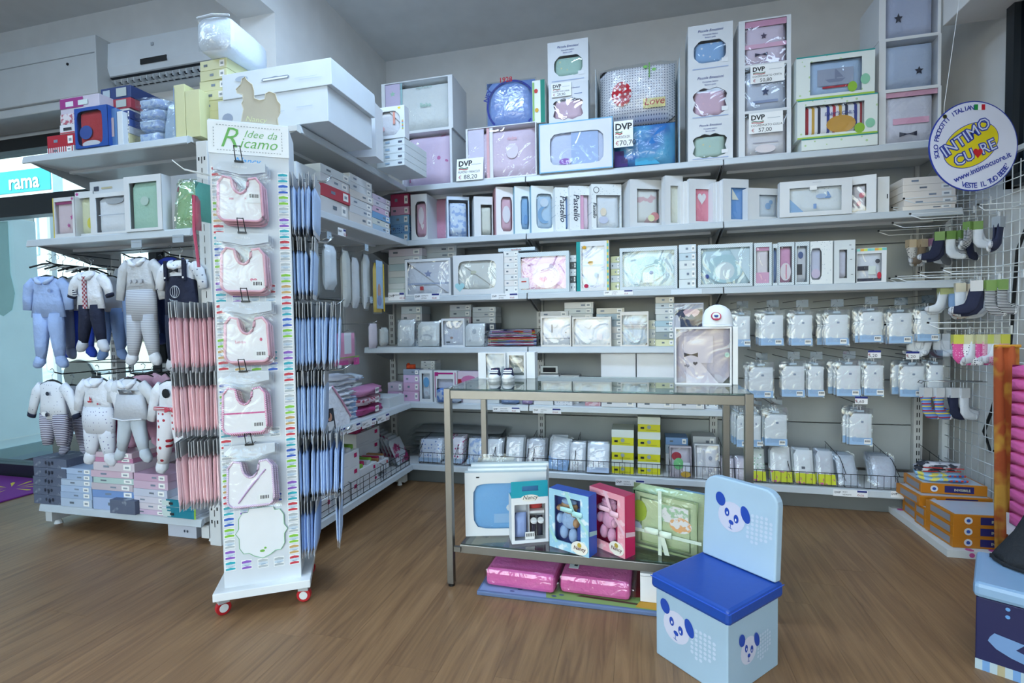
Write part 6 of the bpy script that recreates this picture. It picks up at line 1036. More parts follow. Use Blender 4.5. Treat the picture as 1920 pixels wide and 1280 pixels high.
c_lb = clg('A4BCE8'); c_w = clg('E2E6EE'); c_nv = clg('1A2038'); c_gr = clg('C6CAD0')
t = G('hanging_outfit', 'light blue two-piece baby suit at the outer end of the upper rail', 88, 520, YLF+.02, rz=.2); t.scale = (1.06, 1.06, 1.04); hanger(t); top(t, c_lb, .085, .10, .22, .16, swing=.02); collar(t, cl('B8CCF0')); legs(t, c_lb, -.21, .085, .24, True, spread=.012); pr_(t, (('disc', .7, .62, .1, .1, '8C9CC0'),))
t = G('hanging_outfit', 'white baby jacket with red tartan placket over navy trousers', 168, 512, YLF+.0); t.scale = (1.06, 1.06, 1.04); hanger(t, False); top(t, c_w, .085, .095, .19, .10, cuff=c_nv, swing=.03); collar(t, c_w); MB().box(-.011, .011, -.034, -.027, -.19, -.02).build('placket', M('C8C0C8', .7, 'check', '903040', 90.), t); pr_(t, (('tri', .2, .5, .2, .2, M('E0E4E8', .7, 'stripe', '283048', 90.)),)); legs(t, c_nv, -.18, .078, .19, True, fm=cl('C8CCD4'), spread=.025)
t = G('hanging_outfit', 'grey-white striped footed romper with embroidered chest', 262, 486, YLF+.02); t.scale = (1.06, 1.06, 1.04); hanger(t); STR = M('C8CCD4', .85, 'stripe', 'A4A8B4', 110.); top(t, c_gr, .09, .095, .17, .19, swing=.035); collar(t, c_w); limb(MB(), [(0, -.16, .092, .027), (0, -.22, .098, .03), (0, -.32, .096, .028)], 16).build('romper_body', STR, t, smooth=True); legs(t, STR, -.30, .094, .20, True, fm=c_w, spread=.02, dz=.027); pr_(t, (('disc', .32, .42, .12, .1, 'B8BCC4'), ('disc', .5, .42, .12, .1, 'B8BCC4'), ('rect', .68, .42, .12, .1, 'B8BCC4'), ('rect', .5, .30, .5, .015, 'B0B4BC')))
t = G('hanging_outfit', 'navy dungarees with balloon print over a sailor-collar shirt', 338, 490, YLF-.0); t.scale = (1.06, 1.06, 1.04); hanger(t); top(t, M('DCE0E8', .85, 'dots', '485878', 36., rad=.14), .09, .09, .16, .12, swing=.03); collar(t, c_w, .055); limb(MB(), [(0, -.075, .062, .030), (0, -.10, .09, .033), (0, -.20, .098, .034), (0, -.30, .098, .032)], 16).build('bib_front', c_nv, t, smooth=True); legs(t, c_nv, -.28, .098, .22, True, spread=.012, dz=.03, fm=cl('C8CCD4'))
for s in (-1, 1): MB().box(s*.055-.009, s*.055+.009, -.038, -.026, -.10, -.0).build('strap', c_nv, t); MB().tube([(s*.055, -.039, -.085), (s*.055, -.041, -.085)], .005, 10).build('button', WHITE, t)
MB().prism([(p[0]*.024, p[1]*.014-.05) for p in poly('bow')], -.044, -.036).build('bow_tie', M('10141C', .7), t)
b_ = MB()
for k in range(5): b_.tube([(.0+.028*math.sin(q)*(k-2)/2, -.0375, -.155+.03*math.cos(q)) for q in [PI*i/8 for i in range(9)]], .0012, 4)
b_.tube([(-.012, -.037, -.20), (.012, -.037, -.20), (.01, -.037, -.215), (-.01, -.037, -.215), (-.012, -.037, -.20)], .0014, 4); b_.build('balloon_embroidery', M('D8DCE4', .7), t, kind='stuff')
# clothes hanging behind in the upper row
for i, (x, y, c, c2, lab) in enumerate(((118, 522, 'A8AEB8', '8C94A8', 'grey marl outfit second behind the light blue suit'), (146, 520, 'D0D4DC', '2848B8', 'white top with royal blue trousers behind the jacket'), (205, 520, 'CDD3DC', '7C98C8', 'white top with denim blue trousers behind the jacket'), (232, 500, 'B4BCC8', '98B0D8', 'grey-blue outfit hanging behind the striped romper'), (318, 484, '2038A0', '283868', 'cobalt blue top hanging behind the dungarees'), (300, 500, 'C0C4CC', '90B0DC', 'pale outfit with sky blue legs behind the dungarees'))):
    t = G('hanging_outfit', lab, x, y, YLF+.13+.03*(i % 2), rz=(-.2, .3, .2, -.3, .1, .2)[i]); hanger(t, i % 2 == 0); top(t, cl(c), .08, .085, .20, .14, swing=.02); legs(t, cl(c2), -.19, .08, .24, True, spread=.01)
# empty hangers on the outer hook
for i in range(7):
    p = PY(92+13*i, 497+1.5*i, YLF+.16); t = thing('empty_hanger', 'empty wire-hook hanger on the outer face-out hook, %s from outside' % OD[i], 'hanger', p, 1.2+.1*(i % 3), 'empty hangers'); hanger(t, i % 2 == 0)
# lower row
GS = 1.12
t = G('hanging_outfit', 'white baby top with navy cuffs over striped trousers on the lower rail', 98, 716, YLF+.0); t.scale = (GS, GS, GS); hanger(t); SRM = M('D0D0DC', .85, 'stripe', '504860', 105.); top(t, M('E2E6EE', .85, 'dots', '7880A0', 60., rad=.12), .088, .092, .19, .15, cuff=c_nv, swing=.05); legs(t, SRM, -.175, .09, .15, None, spread=.005); pr_(t, (('disc', .55, .72, .12, .1, '283040'), ('disc', .42, .2, .2, .12, 'F0F2F6'), ('disc', .5, .18, .1, .1, '20283C')))
t = G('hanging_outfit', 'white footed romper with red boat and fine dots', 182, 710, YLF+.0); t.scale = (GS, GS, GS); hanger(t); DTM = M('DCE0EA', .85, 'dots', '7878A0', 55., rad=.16); top(t, c_w, .086, .095, .16, .14, swing=.035); collar(t, c_w); limb(MB(), [(0, -.14, .094, .027), (0, -.20, .104, .032), (0, -.27, .098, .03)], 16).build('romper_body', DTM, t, smooth=True); legs(t, DTM, -.25, .096, .13, True, fm=c_w, spread=.01); pr_(t, (('boat', .44, .5, .16, .16, 'C03038'), ('disc', .7, .4, .06, .05, 'C86070')))
t = G('hanging_outfit', 'light grey pleated baby dress over pale leggings', 244, 712, YLF+.0); t.scale = (GS, GS, GS); hanger(t); top(t, cl('D0D4DA'), .085, .085, .08, .09, swing=.03); collar(t, c_w); limb(MB(), [(0, -.07, .085, .026), (0, -.12, .092, .034), (0, -.19, .105, .040)], 24).build('skirt', cl('C4C8D0', .4), t, smooth=True); MB().tube([(-.095, -.03, -.185), (0, -.045, -.192), (.095, -.03, -.185)], .003, 6).build('ruffle', c_w, t); legs(t, cl('C4CED8'), -.17, .08, .18, True, spread=.03)
HRT = M('E4E4EA', .85, 'dots', 'B02838', 32., rad=.24, rand=.3)
t = G('hanging_outfit', 'white baby top with ribbon bow and red heart trousers', 322, 716, YLF-.02, rz=-.1); t.scale = (GS, GS, GS); hanger(t); top(t, c_w, .086, .09, .13, .17, swing=.05); MB().box(-.088, .088, -.036, .03, -.135, -.115).build('waist_ribbon', M('D8D0D4', .7, 'stripe', 'B03848', 130.), t, bevel=.008); MB().prism([(p[0]*.03+.04, p[1]*.018-.125) for p in poly('bow')], -.048, -.037).build('bow', M('C84858', .7), t); legs(t, HRT, -.13, .095, .26, True, fm=c_w, spread=.03, dz=.03); MB().tube([(.0, -.03, -.05), (.0, -.034, -.05)], .022, 12).build('black_rosette', M('10141C', .8), t)
for i, (x, y, c, c2, lab) in enumerate(((135, 724, 'D8DCE4', None, 'white top with striped trousers second behind on the lower rail'), (205, 718, 'D4D8E4', None, 'dotted outfit hanging behind the boat romper'), (222, 716, 'C8608C', 'B04878', 'magenta pink outfit behind the grey dress'), (285, 700, 'D0A8BC', 'C890AC', 'pale pink outfit behind the heart trousers'), (268, 704, 'D4A4B8', 'D0A0B8', 'rose outfit behind the grey dress'))):
    t = G('hanging_outfit', lab, x, y, YLF+.12+.03*(i % 2), rz=(.2, -.2, .2, .1, .3)[i]); hanger(t); top(t, cl(c), .08, .085, .19, .13, swing=.02); legs(t, SRM if i == 0 else DTM if i == 1 else cl(c2), -.18, .08, .18, True, spread=.015)
# hanging rails on the gondola
for i, (x, z_) in enumerate(((-3.30, 1.545), (-3.02, 1.53), (-2.74, 1.56), (-2.46, 1.56), (-3.28, .905), (-3.0, .905), (-2.72, .905), (-2.46, .905))):
    t = thing('faceout_hook', 'dark twisted face-out hook carrying baby clothes, %s on the %s level' % (OD[i % 4], 'upper' if i < 4 else 'lower'), 'hook', (x, YLB, z_), 0, 'face-out hooks of the clothes rack'); MB().box(-.02, .02, -.004, .0, -.03, .03).build('plate', GREYM, t); wire([(0, 0, 0), (0, -.42, .0), (0, -.46, .015)], .004, DARKWIRE, 'arm', t)
for i, (z_, lv) in enumerate(((1.62, 'upper'), (.965, 'lower'))):
    t = thing('hanging_rail', 'thin dark rail across the %s level of the clothes rack' % lv, 'rail', (-3.4, YLB-.3, z_)); wire([(0, 0, 0), (1.1, 0, 0)], .003, DARKWIRE, 'rail', t)
    for x in (.05, 1.05): wire([(x, 0, 0), (x, .3, 0)], .003, DARKWIRE, 'arm', t)
for i, x in enumerate((255, 333)):
    p = PY(x, 450 if i == 0 else 440, YLF-.012); t = thing('price_holder', 'clear price holder under the rack shelf %s' % ('above the striped romper', 'above the dungarees')[i], 'price tag', p); MB().box(-.035, .035, 0, .002, -.04, 0).build('clear_plate', M('A8B4C0', .2), t); MB().box(-.035, .035, -.001, 0, -.012, -.009).build('clip', GREYM, t)
# light blue sun hat hanging by the stand
t = thing('sun_hat', 'pale blue baby sun hat hanging between the pink packs', 'hat', PY(352, 700, YLF-.02)); n = 16; b_ = MB(); b_.loft([[(r_*math.cos(2*PI*k/n), r_*.5*math.sin(2*PI*k/n), z_) for k in range(n)] for r_, z_ in ((.085, -.02), (.055, .0), (.05, .03), (.03, .055), (.008, .06))]); b_.build('crown', cl('98B8E0'), t, smooth=True); b_ = MB(); b_.tube([(.04*math.cos(a), -.03+.0*a, -.005+.004*math.sin(a)) for a in [PI*k/6 for k in range(7)]], .004, 5); b_.build('band', c_w, t)
# ================================================================ SIDE GONDOLA GOODS
RF = ('x', XF); Z = SH[0]
def CY(x0, x1, yt, Y, z): return span(('y', Y), x0, x1, yt, z)
L = CY(409, 615, 175, 2.215, Z+.002); carton('large white carton with grey logo, lower of two behind the stand', L, .42, 'D4DCE2', seam=False, dec=(('disc', .09, .45, .1, .3, '98A4B8'), ('rect', .58, .45, .08, .02, 'C0CCD8'), ('rect', .80, .5, .14, .02, 'C0CCD8')), side=()); z = topz(L)
L2 = (L[0]+Vector((.035, -.005, L[3])), 0, CY(422, 628, 123, 2.21, z)[2], CY(422, 628, 123, 2.21, z)[3]); t = carton('large white carton with handle slot, upper of two behind the stand', L2, .42, 'D8E0E6', seam=False, dec=(('disc', .19, .72, .12, .22, 'B0BCCC'), ('rect', .78, .42, .2, .02, 'C8D4E0'), ('rect', .82, .34, .2, .02, 'C8D4E0')))
w, h = L2[2], L2[3]; hs = MB().prism([(w*.39, h*.48), (w*.62, h*.48), (w*.635, h*.54), (w*.62, h*.60), (w*.54, h*.60), (w*.505, h*.63), (w*.47, h*.60), (w*.39, h*.60), (w*.375, h*.54)], -.003, -.0025).build('handle_slot', M('8C98A8', .6), t); MB().prism([(w*.395, h*.50), (w*.615, h*.50), (w*.62, h*.56), (w*.39, h*.56)], -.0036, -.0031).build('slot_flap', M('EEF4F8', .5), hs)
winbox('white window box of lilac starred set wrapped in shiny film', ybox(None, 641, 704, 196, Z, 2.72, .12)[:4], .12, mg=(.06, .12, .14, .16), shp='round', cm=M('CCC8E4', .85, 'blotch', 'C898C0', 12., lo=.56, hi=.6), name='bedding_box', dec=(('star', .35, .75, .36, .3, '9C94D0'),))
z = Z
for i, yt in enumerate((297, 284, 270, 257)):
    L = CY(706, 760, yt+4, 2.95, z); carton('flat white box, %s of four under the orange-ribbon box' % ('lowest', 'second', 'third', 'uppermost')[i], L, .3, 'D6DEE0', group='flat boxes under the orange-ribbon box', dec=(('rect', .4, .5, .16, .3, '9CB4C8'), ('rect', .85, .45, .14, .25, '50586C')), rzj=-.06); z = topz(L)
L = CY(706, 759, 200, 2.94, z); winbox('white window box with orange ribbon and yellow dot', L, .06, mg=(.04, .16, .14, .1), shp='oct', c='D8D8DC', dec=(('tri2', .75, .75, .5, .5, 'D8DCE0'), ('rect', .72, .72, .10, .5, 'E09C8C'), ('disc', .2, .3, .2, .2, 'E0B0B0')), fdec=(('disc', .82, .93, .1, .07, 'E0C840'), ('rect', .93, .4, .05, .3, M('C8C060', .6, 'multi', ('70B0C0', 'D07070'), 40.))))
# ---- second shelf : stacked cartons facing right
Z = SH[1]
def RS(where, x0, x1, tops, cols, st=.02, d=.3, group='cartons on the side shelf', **k): return stack(where, RF, x0, x1, tops, Z, d, cols, st, group, .004, **k)
RS('nearest the stand on the second side shelf', 556, 600, [352, 312], [('C8D4DC', 'large white carton with pink edge'), ('D8E0E4', 'long white carton')], .05)
RS('of the pile beside the blue packs', 601, 655, [375, 352, 334, 318], [('D4D4D4', 'printed carton with dark photo'), ('B83848', 'red-banded cream carton'), ('D8DCE0', 'white carton with pink panel'), ('D4DCE0', 'long white lidded carton')], .02)
RS('of the second pile on the side shelf', 656, 698, [404, 390, 376, 362, 348, 334], [('D8D4D0', 'cream carton'), ('D4D8DC', 'white carton'), ('D8DCE0', 'pale carton')], .02); RS('of the third pile on the side shelf', 699, 731, [424, 413, 401, 390, 379, 369], [('B0C8DC', 'pale blue carton'), ('D8DCD4', 'white carton with black strip'), ('78A8D4', 'blue carton'), ('D8B8D0', 'pink carton'), ('D4D0DC', 'lilac carton'), ('CCC0D4', 'pink-white carton')], .02)
rail_label('white price plate on the near end of the second side shelf', RF, 634, 648, 428, 442, (), '€8,60')
# ---- hooks with white goods below the second side shelf
def rhang(lab, x, ytop, w, yb, c, st=.06, d=.05, cm=None, **k):
    X = XF-st; p = PX(x, ytop, X); zb = PX(x, yb, X).z
    return pack(lab, (Vector((X, p.y, zb)), PI/2, w, p.z-zb), d, c=c, cm=cm, bag=BAG, **k)
rhang('oval clear bag of white cotton padding hanging under the side shelf', 606, 452, .10, 545, 'DCE4EA', .0, .06)
for i, (x, yt, yb, c, lab, w) in enumerate(((575, 462, 560, 'C8D0D0', 'long grey-white bag hanging just behind the blue packs', .10), (640, 462, 578, 'D0D4D0', 'tall clear bag of ivory padding', .07), (658, 476, 580, 'D8DCE0', 'tall clear bag of white padding beside the ivory one', .07), (679, 470, 582, 'DCE2E6', 'tall clear bag of white wadding next to the yellow pack', .07))): rhang(lab, x, yt, w, yb, c, .08, .05)
L = rhang('flat pack with yellow and blue child photo card under the side shelf', 697, 486, .14, 588, 'D0D8DC', .02, .02, cm=M('D8B840', .6), dec=(('rect', .55, .55, .6, .9, 'A8C8E4'), ('disc', .5, .42, .3, .3, 'C89878'), ('disc', .5, .25, .4, .2, '8898C0'), ('rect', .92, .5, .12, .9, 'D8B840')))
pack('clear bag of white quilted mat with pink card sleeve in front of the side shelf', (Vector((XF-.02, PX(624, 690, XF-.02).y, PX(624, 690, XF-.02).z)), PI/2, .24, .20), .05, c='DC90B4', bag=BAG, dec=(('rect', .5, .66, .3, .6, 'E4E6EE'), ('rect', .5, .26, .98, .03, '98B848'), ('rect', .3, .12, .4, .12, 'C84890'), ('rect', .85, .12, .25, .2, 'C84890'), ('rect', .12, .03, .16, .08, 'E8EAF0'), ('text', .85, .1, .09, 'F0D0E0', '3')))
rhang('clear bag of white bib with pink edge beside the pink card sleeve', 690, 604, .11, 655, 'E0D4DC', .02, .03); rhang('rounded clear bag with printed label at the end of the side shelf hooks', 712, 612, .10, 650, 'D0D4D0', .08, .05)
for i, (x, y) in enumerate(((620, 448), (690, 470), (560, 560), (700, 568))):
    p = PX(x, y, XF-.02); t = thing('display_hook', 'wire hook under the side shelf %s' % ('near the stand', 'near the corner', 'behind the blue packs', 'above the rounded bag')[i], 'hook', (-2.14, p.y, p.z), 0, 'wire display hooks'); L_ = XF-.02+2.14
    wire([(0, 0, 0), (L_*.9, 0, 0), (L_, 0, .015)], .0022, CHROME, 'prong', t); MB().box(L_-.01, L_-.008, -.02, .02, .0, .04).build('label_holder', M('B8CCDC', .2), t); wire([(0, 0, .04), (L_-.01, 0, .04)], .0018, CHROME, 'tag_arm', t)
_q = [o for o in COL.objects if str(o.get('label', '')).startswith('clear bag of white quilted mat')][0]
t = thing('display_hook', 'wire hook holding the pink card sleeve pack', 'hook', (-2.14, _q.location.y+.12, _q.location.z+.195), 0, 'wire display hooks'); wire([(0, 0, 0), (.50, 0, 0), (.53, 0, .015)], .0022, CHROME, 'prong', t); MB().box(0, .004, -.02, .02, -.03, .03).build('plate', GREYM, t)
_q = [o for o in COL.objects if str(o.get('label', '')).startswith('clear bag of white bib with pink edge')][0]
t = thing('display_hook', 'wire hook holding the pink-edged bib bag', 'hook', (-2.14, _q.location.y+.055, _q.location.z+_q.children[1].data.vertices[-1].co.z), 0, 'wire display hooks'); wire([(0, 0, 0), (.50, 0, 0), (.53, 0, .015)], .0022, CHROME, 'prong', t); MB().box(0, .004, -.02, .02, -.03, .03).build('plate', GREYM, t)
# ---- fifth level : folded towels and packs
Z = SH[4]
for i in range(9):
    L = span(RF, 612, 668, 795-11*i, Z+.018*i if i else Z, .03); t = thing('folded_towel', 'white folded muslin cloth, %s of the pile on the fifth side shelf' % ORD[i], 'cloth', (XF-.05, PX(628, 700, XF-.05).y, Z+.03*i), PI/2, 'folded muslin cloths'); MB().puff(0, .22, 0, .034, 0, .25, 8, 4, 3, .35, seed=i).build('fold', M('DCE2EE', .85, 'dots', 'A8B8DC', 40., rad=.15), t, smooth=True); MB().tube([(.01, -.001, .012), (.1, -.003, .02), (.21, -.001, .014)], .003, 5).build('edge', c_w, t)
for i in range(5):
    t = thing('folded_towel', 'patterned folded cloth, %s of the pink-blue pile at the side shelf' % ORD[i], 'cloth', (XF-.14, PX(668, 690, XF-.1).y, Z+.05*i), PI/2, 'patterned folded cloths'); MB().puff(0, .16, 0, .052, 0, .2, 7, 4, 3, .3, seed=i+20).build('fold', cl(('D4D8E0', 'C8D8DC', 'D8A8C8', 'D0DCD8', 'C4D0DC')[i]), t, smooth=True); MB().tube([(.01, -.001, .02), (.15, -.001, .022)], .003, 5).build('edge', cl('9CC0D4'), t)
t = thing('hooded_towel_box', 'white hooded towel pack with pink edge and photo card', 'pack', (XF-.005, PX(606, 760, XF).y, Z), PI/2, rot=(-.12, 0, PI/2)); MB().prism([(0, 0), (.25, .0), (.27, .04), (.13, .23), (.02, .16)], 0, .03).build('hooded_towel', c_w, t); MB().tube([(.27, -.002, .04), (.2, -.004, .14), (.13, -.002, .23)], .006, 6).build('pink_edge', cl('DCA8C4'), t); pc = MB().box(.02, .105, -.008, -.004, 0.0, .115).build('photo_card', M('30343C', .5), t); deco(pc, (('disc', .5, .62, .5, .4, 'C09078'), ('disc', .35, .75, .4, .4, '201C20'), ('rect', .5, .2, .7, .4, 'D8DCE0')), .085, .115, -.0086, 'photo', .02, 0)
for i, (yt, c, c2, lab) in enumerate(((742, 'B0407C', '98346C', 'magenta zipped pouch at the bottom of the pouch pile'), (722, 'D8C0CC', 'A83050', 'white pouch with crimson dots in the middle of the pouch pile'), (703, 'C884AC', 'C884AC', 'pink fleece pouch on top of the pouch pile'))):
    z = Z+i*.058; L = span(RF, 672, 727, yt, z, .02); t = thing('pouch', lab, 'pouch', (XF-.03, L[0].y, z), PI/2, 'zipped pouches'); MB().puff(0, L[2], 0, .058, 0, .2, 8, 5, 3, .25, seed=i).build('pouch_body', cl(c) if i != 1 else M(c, .8, 'dots', c2, 30., rad=.3), t, smooth=True); MB().puff(-.003, L[2]+.003, 0, .06, -.006, .2, 8, 5, 3).build('clear_bag', BAGL, t, smooth=True); label_white(t, 1, 1, L[2]*.55, .012, -.009, .045)
carton('white flat carton at the far end of the fifth side shelf', span(RF, 730, 758, 742, Z, .03), .2, 'D4DCE0', seam=False); carton('blue printed upright carton beside the hooded towel', span(RF, 655, 671, 742, Z, .06), .15, '90B4DC', seam=False)
for (x0, x1, c, nm_) in ((548, 560, 'C84848', 'red'), (562, 578, '98C040', 'green'), (580, 596, 'C870A0', 'pink'), (598, 612, '80B838', 'lime')): pass
for k, (x0, x1, pt) in enumerate(((617, 648, '€8,20'), (650, 676, '€6,50'), (679, 705, '€4,50'), (708, 730, '€5,50'))):
    rail_label('white price strip %s on the fifth side shelf, %s from the stand' % (pt[1:], OD[k]), RF, x0, x1, 806-(x0-617)*.315, 819-(x0-617)*.315, ('SET', 'NASCITA'), pt)
# ---- base level : baby care cartons behind a wire front
Z = SH[5]
def care(lab, x0, x1, yt, z, st=.03, d=.16, topc='7CB030', logo='C01860', open_=True):
    L = span(RF, x0, x1, yt, z, st); w, h = L[2], L[3]; t = carton(lab, L, d, 'E2E6EC', seam=False, group='white baby-care cartons', name='care_carton', dec=(('rect', .82, .7, .12, .26, logo), ('rect', .3, .25, .4, .02, 'B8C0CC')))
    if open_:
        for i in range(4): MB().box(w*(.05+.23*i), w*(.25+.23*i), .01+.02*(i % 2), d-.01, h, h+.022+.006*(i % 2)).build('product_pouch', M((topc, 'B8205C', 'C8CCD0', topc)[i], .4), t, bevel=.005)
    return topz(L)
z = Z
care('white baby-care carton standing in the front row nearest the stand', 588, 622, 938, Z, .03, topc='4090C0'); z = care('white baby-care carton with red roundel, second in the base row', 575, 612, 915, PX(594, 938, XF-.03).z, .06, logo='C02020', open_=False)
z1 = care('low white baby-care carton under the green-topped display', 626, 675, 912, Z, .03, open_=False); z1 = care('middle white baby-care carton with clear window', 626, 675, 882, z1, .03, open_=False); care('green and magenta topped display carton over the blue packs', 628, 674, 850, z1, .03)
z2 = care('low white baby-care carton right of the green-topped display', 677, 710, 896, Z, .03, open_=False); care('green-topped display carton leaning at the right', 676, 707, 872, z2, .03)
care('white carton with red roundel and grey bottles', 709, 729, 862, Z+.05, .04, topc='A87848', logo='C02020'); stack('under the red-roundel bottle carton', RF, 709, 729, [890], Z, .15, [('D0D4DA', 'pale carton')], .04, None, 0)
z3 = care('tall white carton stacked deep on the base shelf', 668, 712, 832, Z+.1, .22, open_=False); care('magenta-fronted white carton topmost on the deep stack', 668, 712, 806, z3, .22, topc='A82060'); stack('deep on the base shelf below the tall cartons', RF, 665, 712, [870], Z, .16, [('D0D6DC', 'large pale carton')], .22, None, 0)
for i in range(5):
    p = PX(745, 850, XF-.10); pack('clear pouch of magenta printed wipes, %s of the leaning row' % OD[i], (Vector((XF-.06-.035*i, p.y-.08+.012*i, Z+.01)), PI/2, .22, .20+.012*i), .028, cm=M('D0D4DA', .7, 'blotch', 'B02868', 9., lo=.52, hi=.56), bag=BAG, tilt=-.45, group='leaning wipe pouches')
t = thing('wire_basket', 'dark wire front along the base of the side shelving', 'basket', (XF-.012, 2.23, Z), PI/2); fbx = MB(); w = 1.13
for z_ in (.004, .035, .07, .105): fbx.tube([(0, 0, z_), (w, 0, z_)], .002, 5)
for i in range(17): fbx.tube([(w*i/16, 0, .004), (w*i/16, 0, .105)], .0016, 5)
fbx.build('front_grid', DARKWIRE, t, kind='stuff')
for q in (.32, .66, .99): b_ = MB(); b_.tube([(w*q, 0, .105), (w*q, .3, .19)], .002, 5); b_.tube([(w*q, 0, .05), (w*q, .3, .1)], .0016, 5); b_.tube([(w*q, 0, .105), (w*q, .0, .0)], .002, 5); b_.build('divider', DARKWIRE, t)
# ================================================================ GRID PANEL WITH SOCKS
GX = 1.86; GW = M('E0E6EA', .4); gp = thing('grid_panel', 'white wire grid panel standing along the right wall', 'display grid', (GX, 2.95, 0))
for y, zt in ((.0, 2.02), (.80, 2.06)): MB().box(-.02, .02, y-.02, y+.02, 0, zt).build('post', GW, gp, bevel=.002)
MB().box(-.06, .06, -.02, .82, 0, .02).build('foot_bar', GW, gp); MB().box(-.012, .012, 0, .8, 1.99, 2.015).build('top_bar', GW, gp)
z_ = .06
while z_ < 1.95: wire([(-.004, .0, z_), (-.004, .8, z_)], .0026, GW, 'grid_wire', gp); z_ += .072
for i in range(1, 14): wire([(.0, i*.058, .04), (.0, i*.058, 1.95)], .0026, GW, 'grid_wire', gp)
t = thing('black_cable', 'black cable looping down behind the wire grid', 'cable', (GX+.05, 3.2, 0)); wire([(0, -.1, 1.72), (0, .02, 1.5), (0, .06, 1.0), (0, .2, .62), (0, .26, .5), (0, .2, .40), (0, .08, .44), (0, -.08, .62), (0, -.16, .6)], .008, BLACK, 'cable', t)
def ghook(lab, y, z_, L_=.30, dbl=False):
    t = thing('display_hook', lab, 'hook', (GX-.008, y, z_), 0, 'white grid hooks'); wire([(0, 0, 0), (-L_*.88, 0, 0), (-L_, 0, .022)], .0028, GW, 'prong', t); MB().box(-.004, .004, -.008, .008, -.03, .012).build('clamp', GW, t)
    if dbl: MB().tube([(-L_, 0, .03), (-L_-.008, 0, .031)], .005, 8).build('black_tip', BLACK, t); wire([(0, 0, .03), (-L_, 0, .03)], .002, GW, 'tag_arm', t)
def sock(lab, x, y, z_, m, rz=0, group=None, card=None, s=1., m2=None, name='sock_pair'):
    t = thing(name, lab, 'socks', (x, y, z_), rz, group)
    SP = [(0, 0, .019, .006), (0, -.012, .020, .007), (0, -.045, .0195, .008), (.002, -.066, .021, .010), (.012, -.080, .021, .010), (.032, -.088, .017, .009), (.052, -.092, .013, .007), (.060, -.093, .006, .003)]
    for k in range(2):
        b_ = MB(); dy = (-.009, .009)[k]; limb(b_, [(a_*s, c_*s, w_*s, d_) for a_, c_, w_, d_ in SP], 12, 0, dy); o = b_.build('sock', m if k == 0 else (m2 or m), t, smooth=True, rot=(0, -.22*k, 0))
        q = MB(); limb(q, [(.046*s, -.091*s, .0148*s, .0082), (.054*s, -.0922*s, .0125*s, .0066), (.061*s, -.0932*s, .006*s, .003)], 10, 0, dy); q.build('toe', cl('C8CCD4' if k else 'D8DCE0'), o, smooth=True)
    if card: MB().box(-.018*s, .018*s, -.017, .017, -.010*s, .030*s).build('card_band', M(card, .5), t)
    wire([(0, 0, .028*s), (0, 0, .05*s), (.008, 0, .058*s)], .0014, WHITE, 'plastic_hook', t); return t
sm = dict(white=cl('DCE2EA'), nav=cl('1E2440'), dot=M('E4E6EA', .85, 'dots', '303850', 90.), dotr=M('DCD8D0', .85, 'dots', 'B84838', 90.), pink=M('D85898', .85, 'dots', 'E8B0D0', 80.), rose=M('E0A8C0', .85, 'dots', 'D06090', 90.), strp=M('C8CCD0', .85, 'stripe', '30343C', 130.), grey=cl('7C8088'), brn=cl('8C7C6C'), ltb=cl('90B0D8'))
def sock_row(Y, z_, L_, hl, items):
    ghook(hl, Y, z_, L_, True)
    for (X, mk, cd_, lab, s_) in items: sock(lab, X, Y, z_-.058*s_, sm[mk], group='socks on the wire grid', card=cd_, s=s_, rz=rnd.choice((0, PI))+rnd.uniform(-.7, .7))
GB = '6C9048'
sock_row(3.60, 1.665, .42, 'white wire hook carrying spotted socks on the top row', [(1.60, 'dot', 'D8C8B0', 'white dark-spotted sock pair leftmost on the top row', 1.2), (1.66, 'brn', 'C8B8A0', 'brown sock pair behind the dark-spotted one', 1.2), (1.715, 'white', 'C090B8', 'white frilled sock pair with mauve card on the top row', 1.15), (1.76, 'grey', 'C0B8A8', 'grey sock pair beside the frilled white one', 1.2)])
sock_row(3.42, 1.68, .42, 'white wire hook carrying green-banded socks on the top row', [(1.66, 'nav', GB, 'navy sock pair with green band, first of the green ones', 1.25), (1.71, 'white', GB, 'white sock pair with green band beside the navy one', 1.2), (1.76, 'strp', GB, 'striped sock pair with green band', 1.2), (1.80, 'nav', '7C9C58', 'dark blue sock pair with bright green band', 1.25)])
sock_row(3.27, 1.70, .40, 'white wire hook with the last green-banded socks', [(1.76, 'white', GB, 'small white sock pair with green band nearest the grid', 1.1), (1.72, 'strp', GB, 'fine-striped sock pair with green band near the grid', 1.1)])
ghook('empty white wire hook above the green-banded socks', 3.34, 1.80, .40, True); ghook('second empty white wire hook above the green-banded socks', 3.48, 1.78, .40, True)
sock_row(3.06, 1.69, .2, 'white wire hook carrying ankle socks near the wall', [(1.735, 'nav', '9098A0', 'navy ankle socks with grey card nearest the right edge', 1.3)])
sock_row(3.42, 1.37, .40, 'left white wire hook of the second sock row', [(1.68, 'white', 'C0C890', 'white ribbed sock pair on the second row', 1.2), (1.73, 'ltb', 'C0C890', 'light blue sock pair on the second row', 1.15), (1.775, 'nav', 'C0C890', 'navy sock pair on the second row', 1.2)])
sock_row(3.26, 1.375, .36, 'middle white wire hook of the second sock row', [(1.68, 'white', 'D0C8B0', 'white heeled sock pair on the second row', 1.2), (1.73, 'dotr', 'D8C8B0', 'cream red-dotted sock pair on the second row', 1.4), (1.79, 'white', 'C8C8C8', 'long white sock pair on the second row', 1.4)])
sock_row(3.08, 1.38, .34, 'right white wire hook of the second sock row', [(1.66, 'nav', 'C8C8C8', 'navy ringed sock pair on the second row', 1.35), (1.71, 'strp', '7C9C58', 'black-striped sock pair on the second row', 1.35), (1.76, 'strp', '7C9C58', 'grey fine-striped sock pair at the right end of the second row', 1.3)])
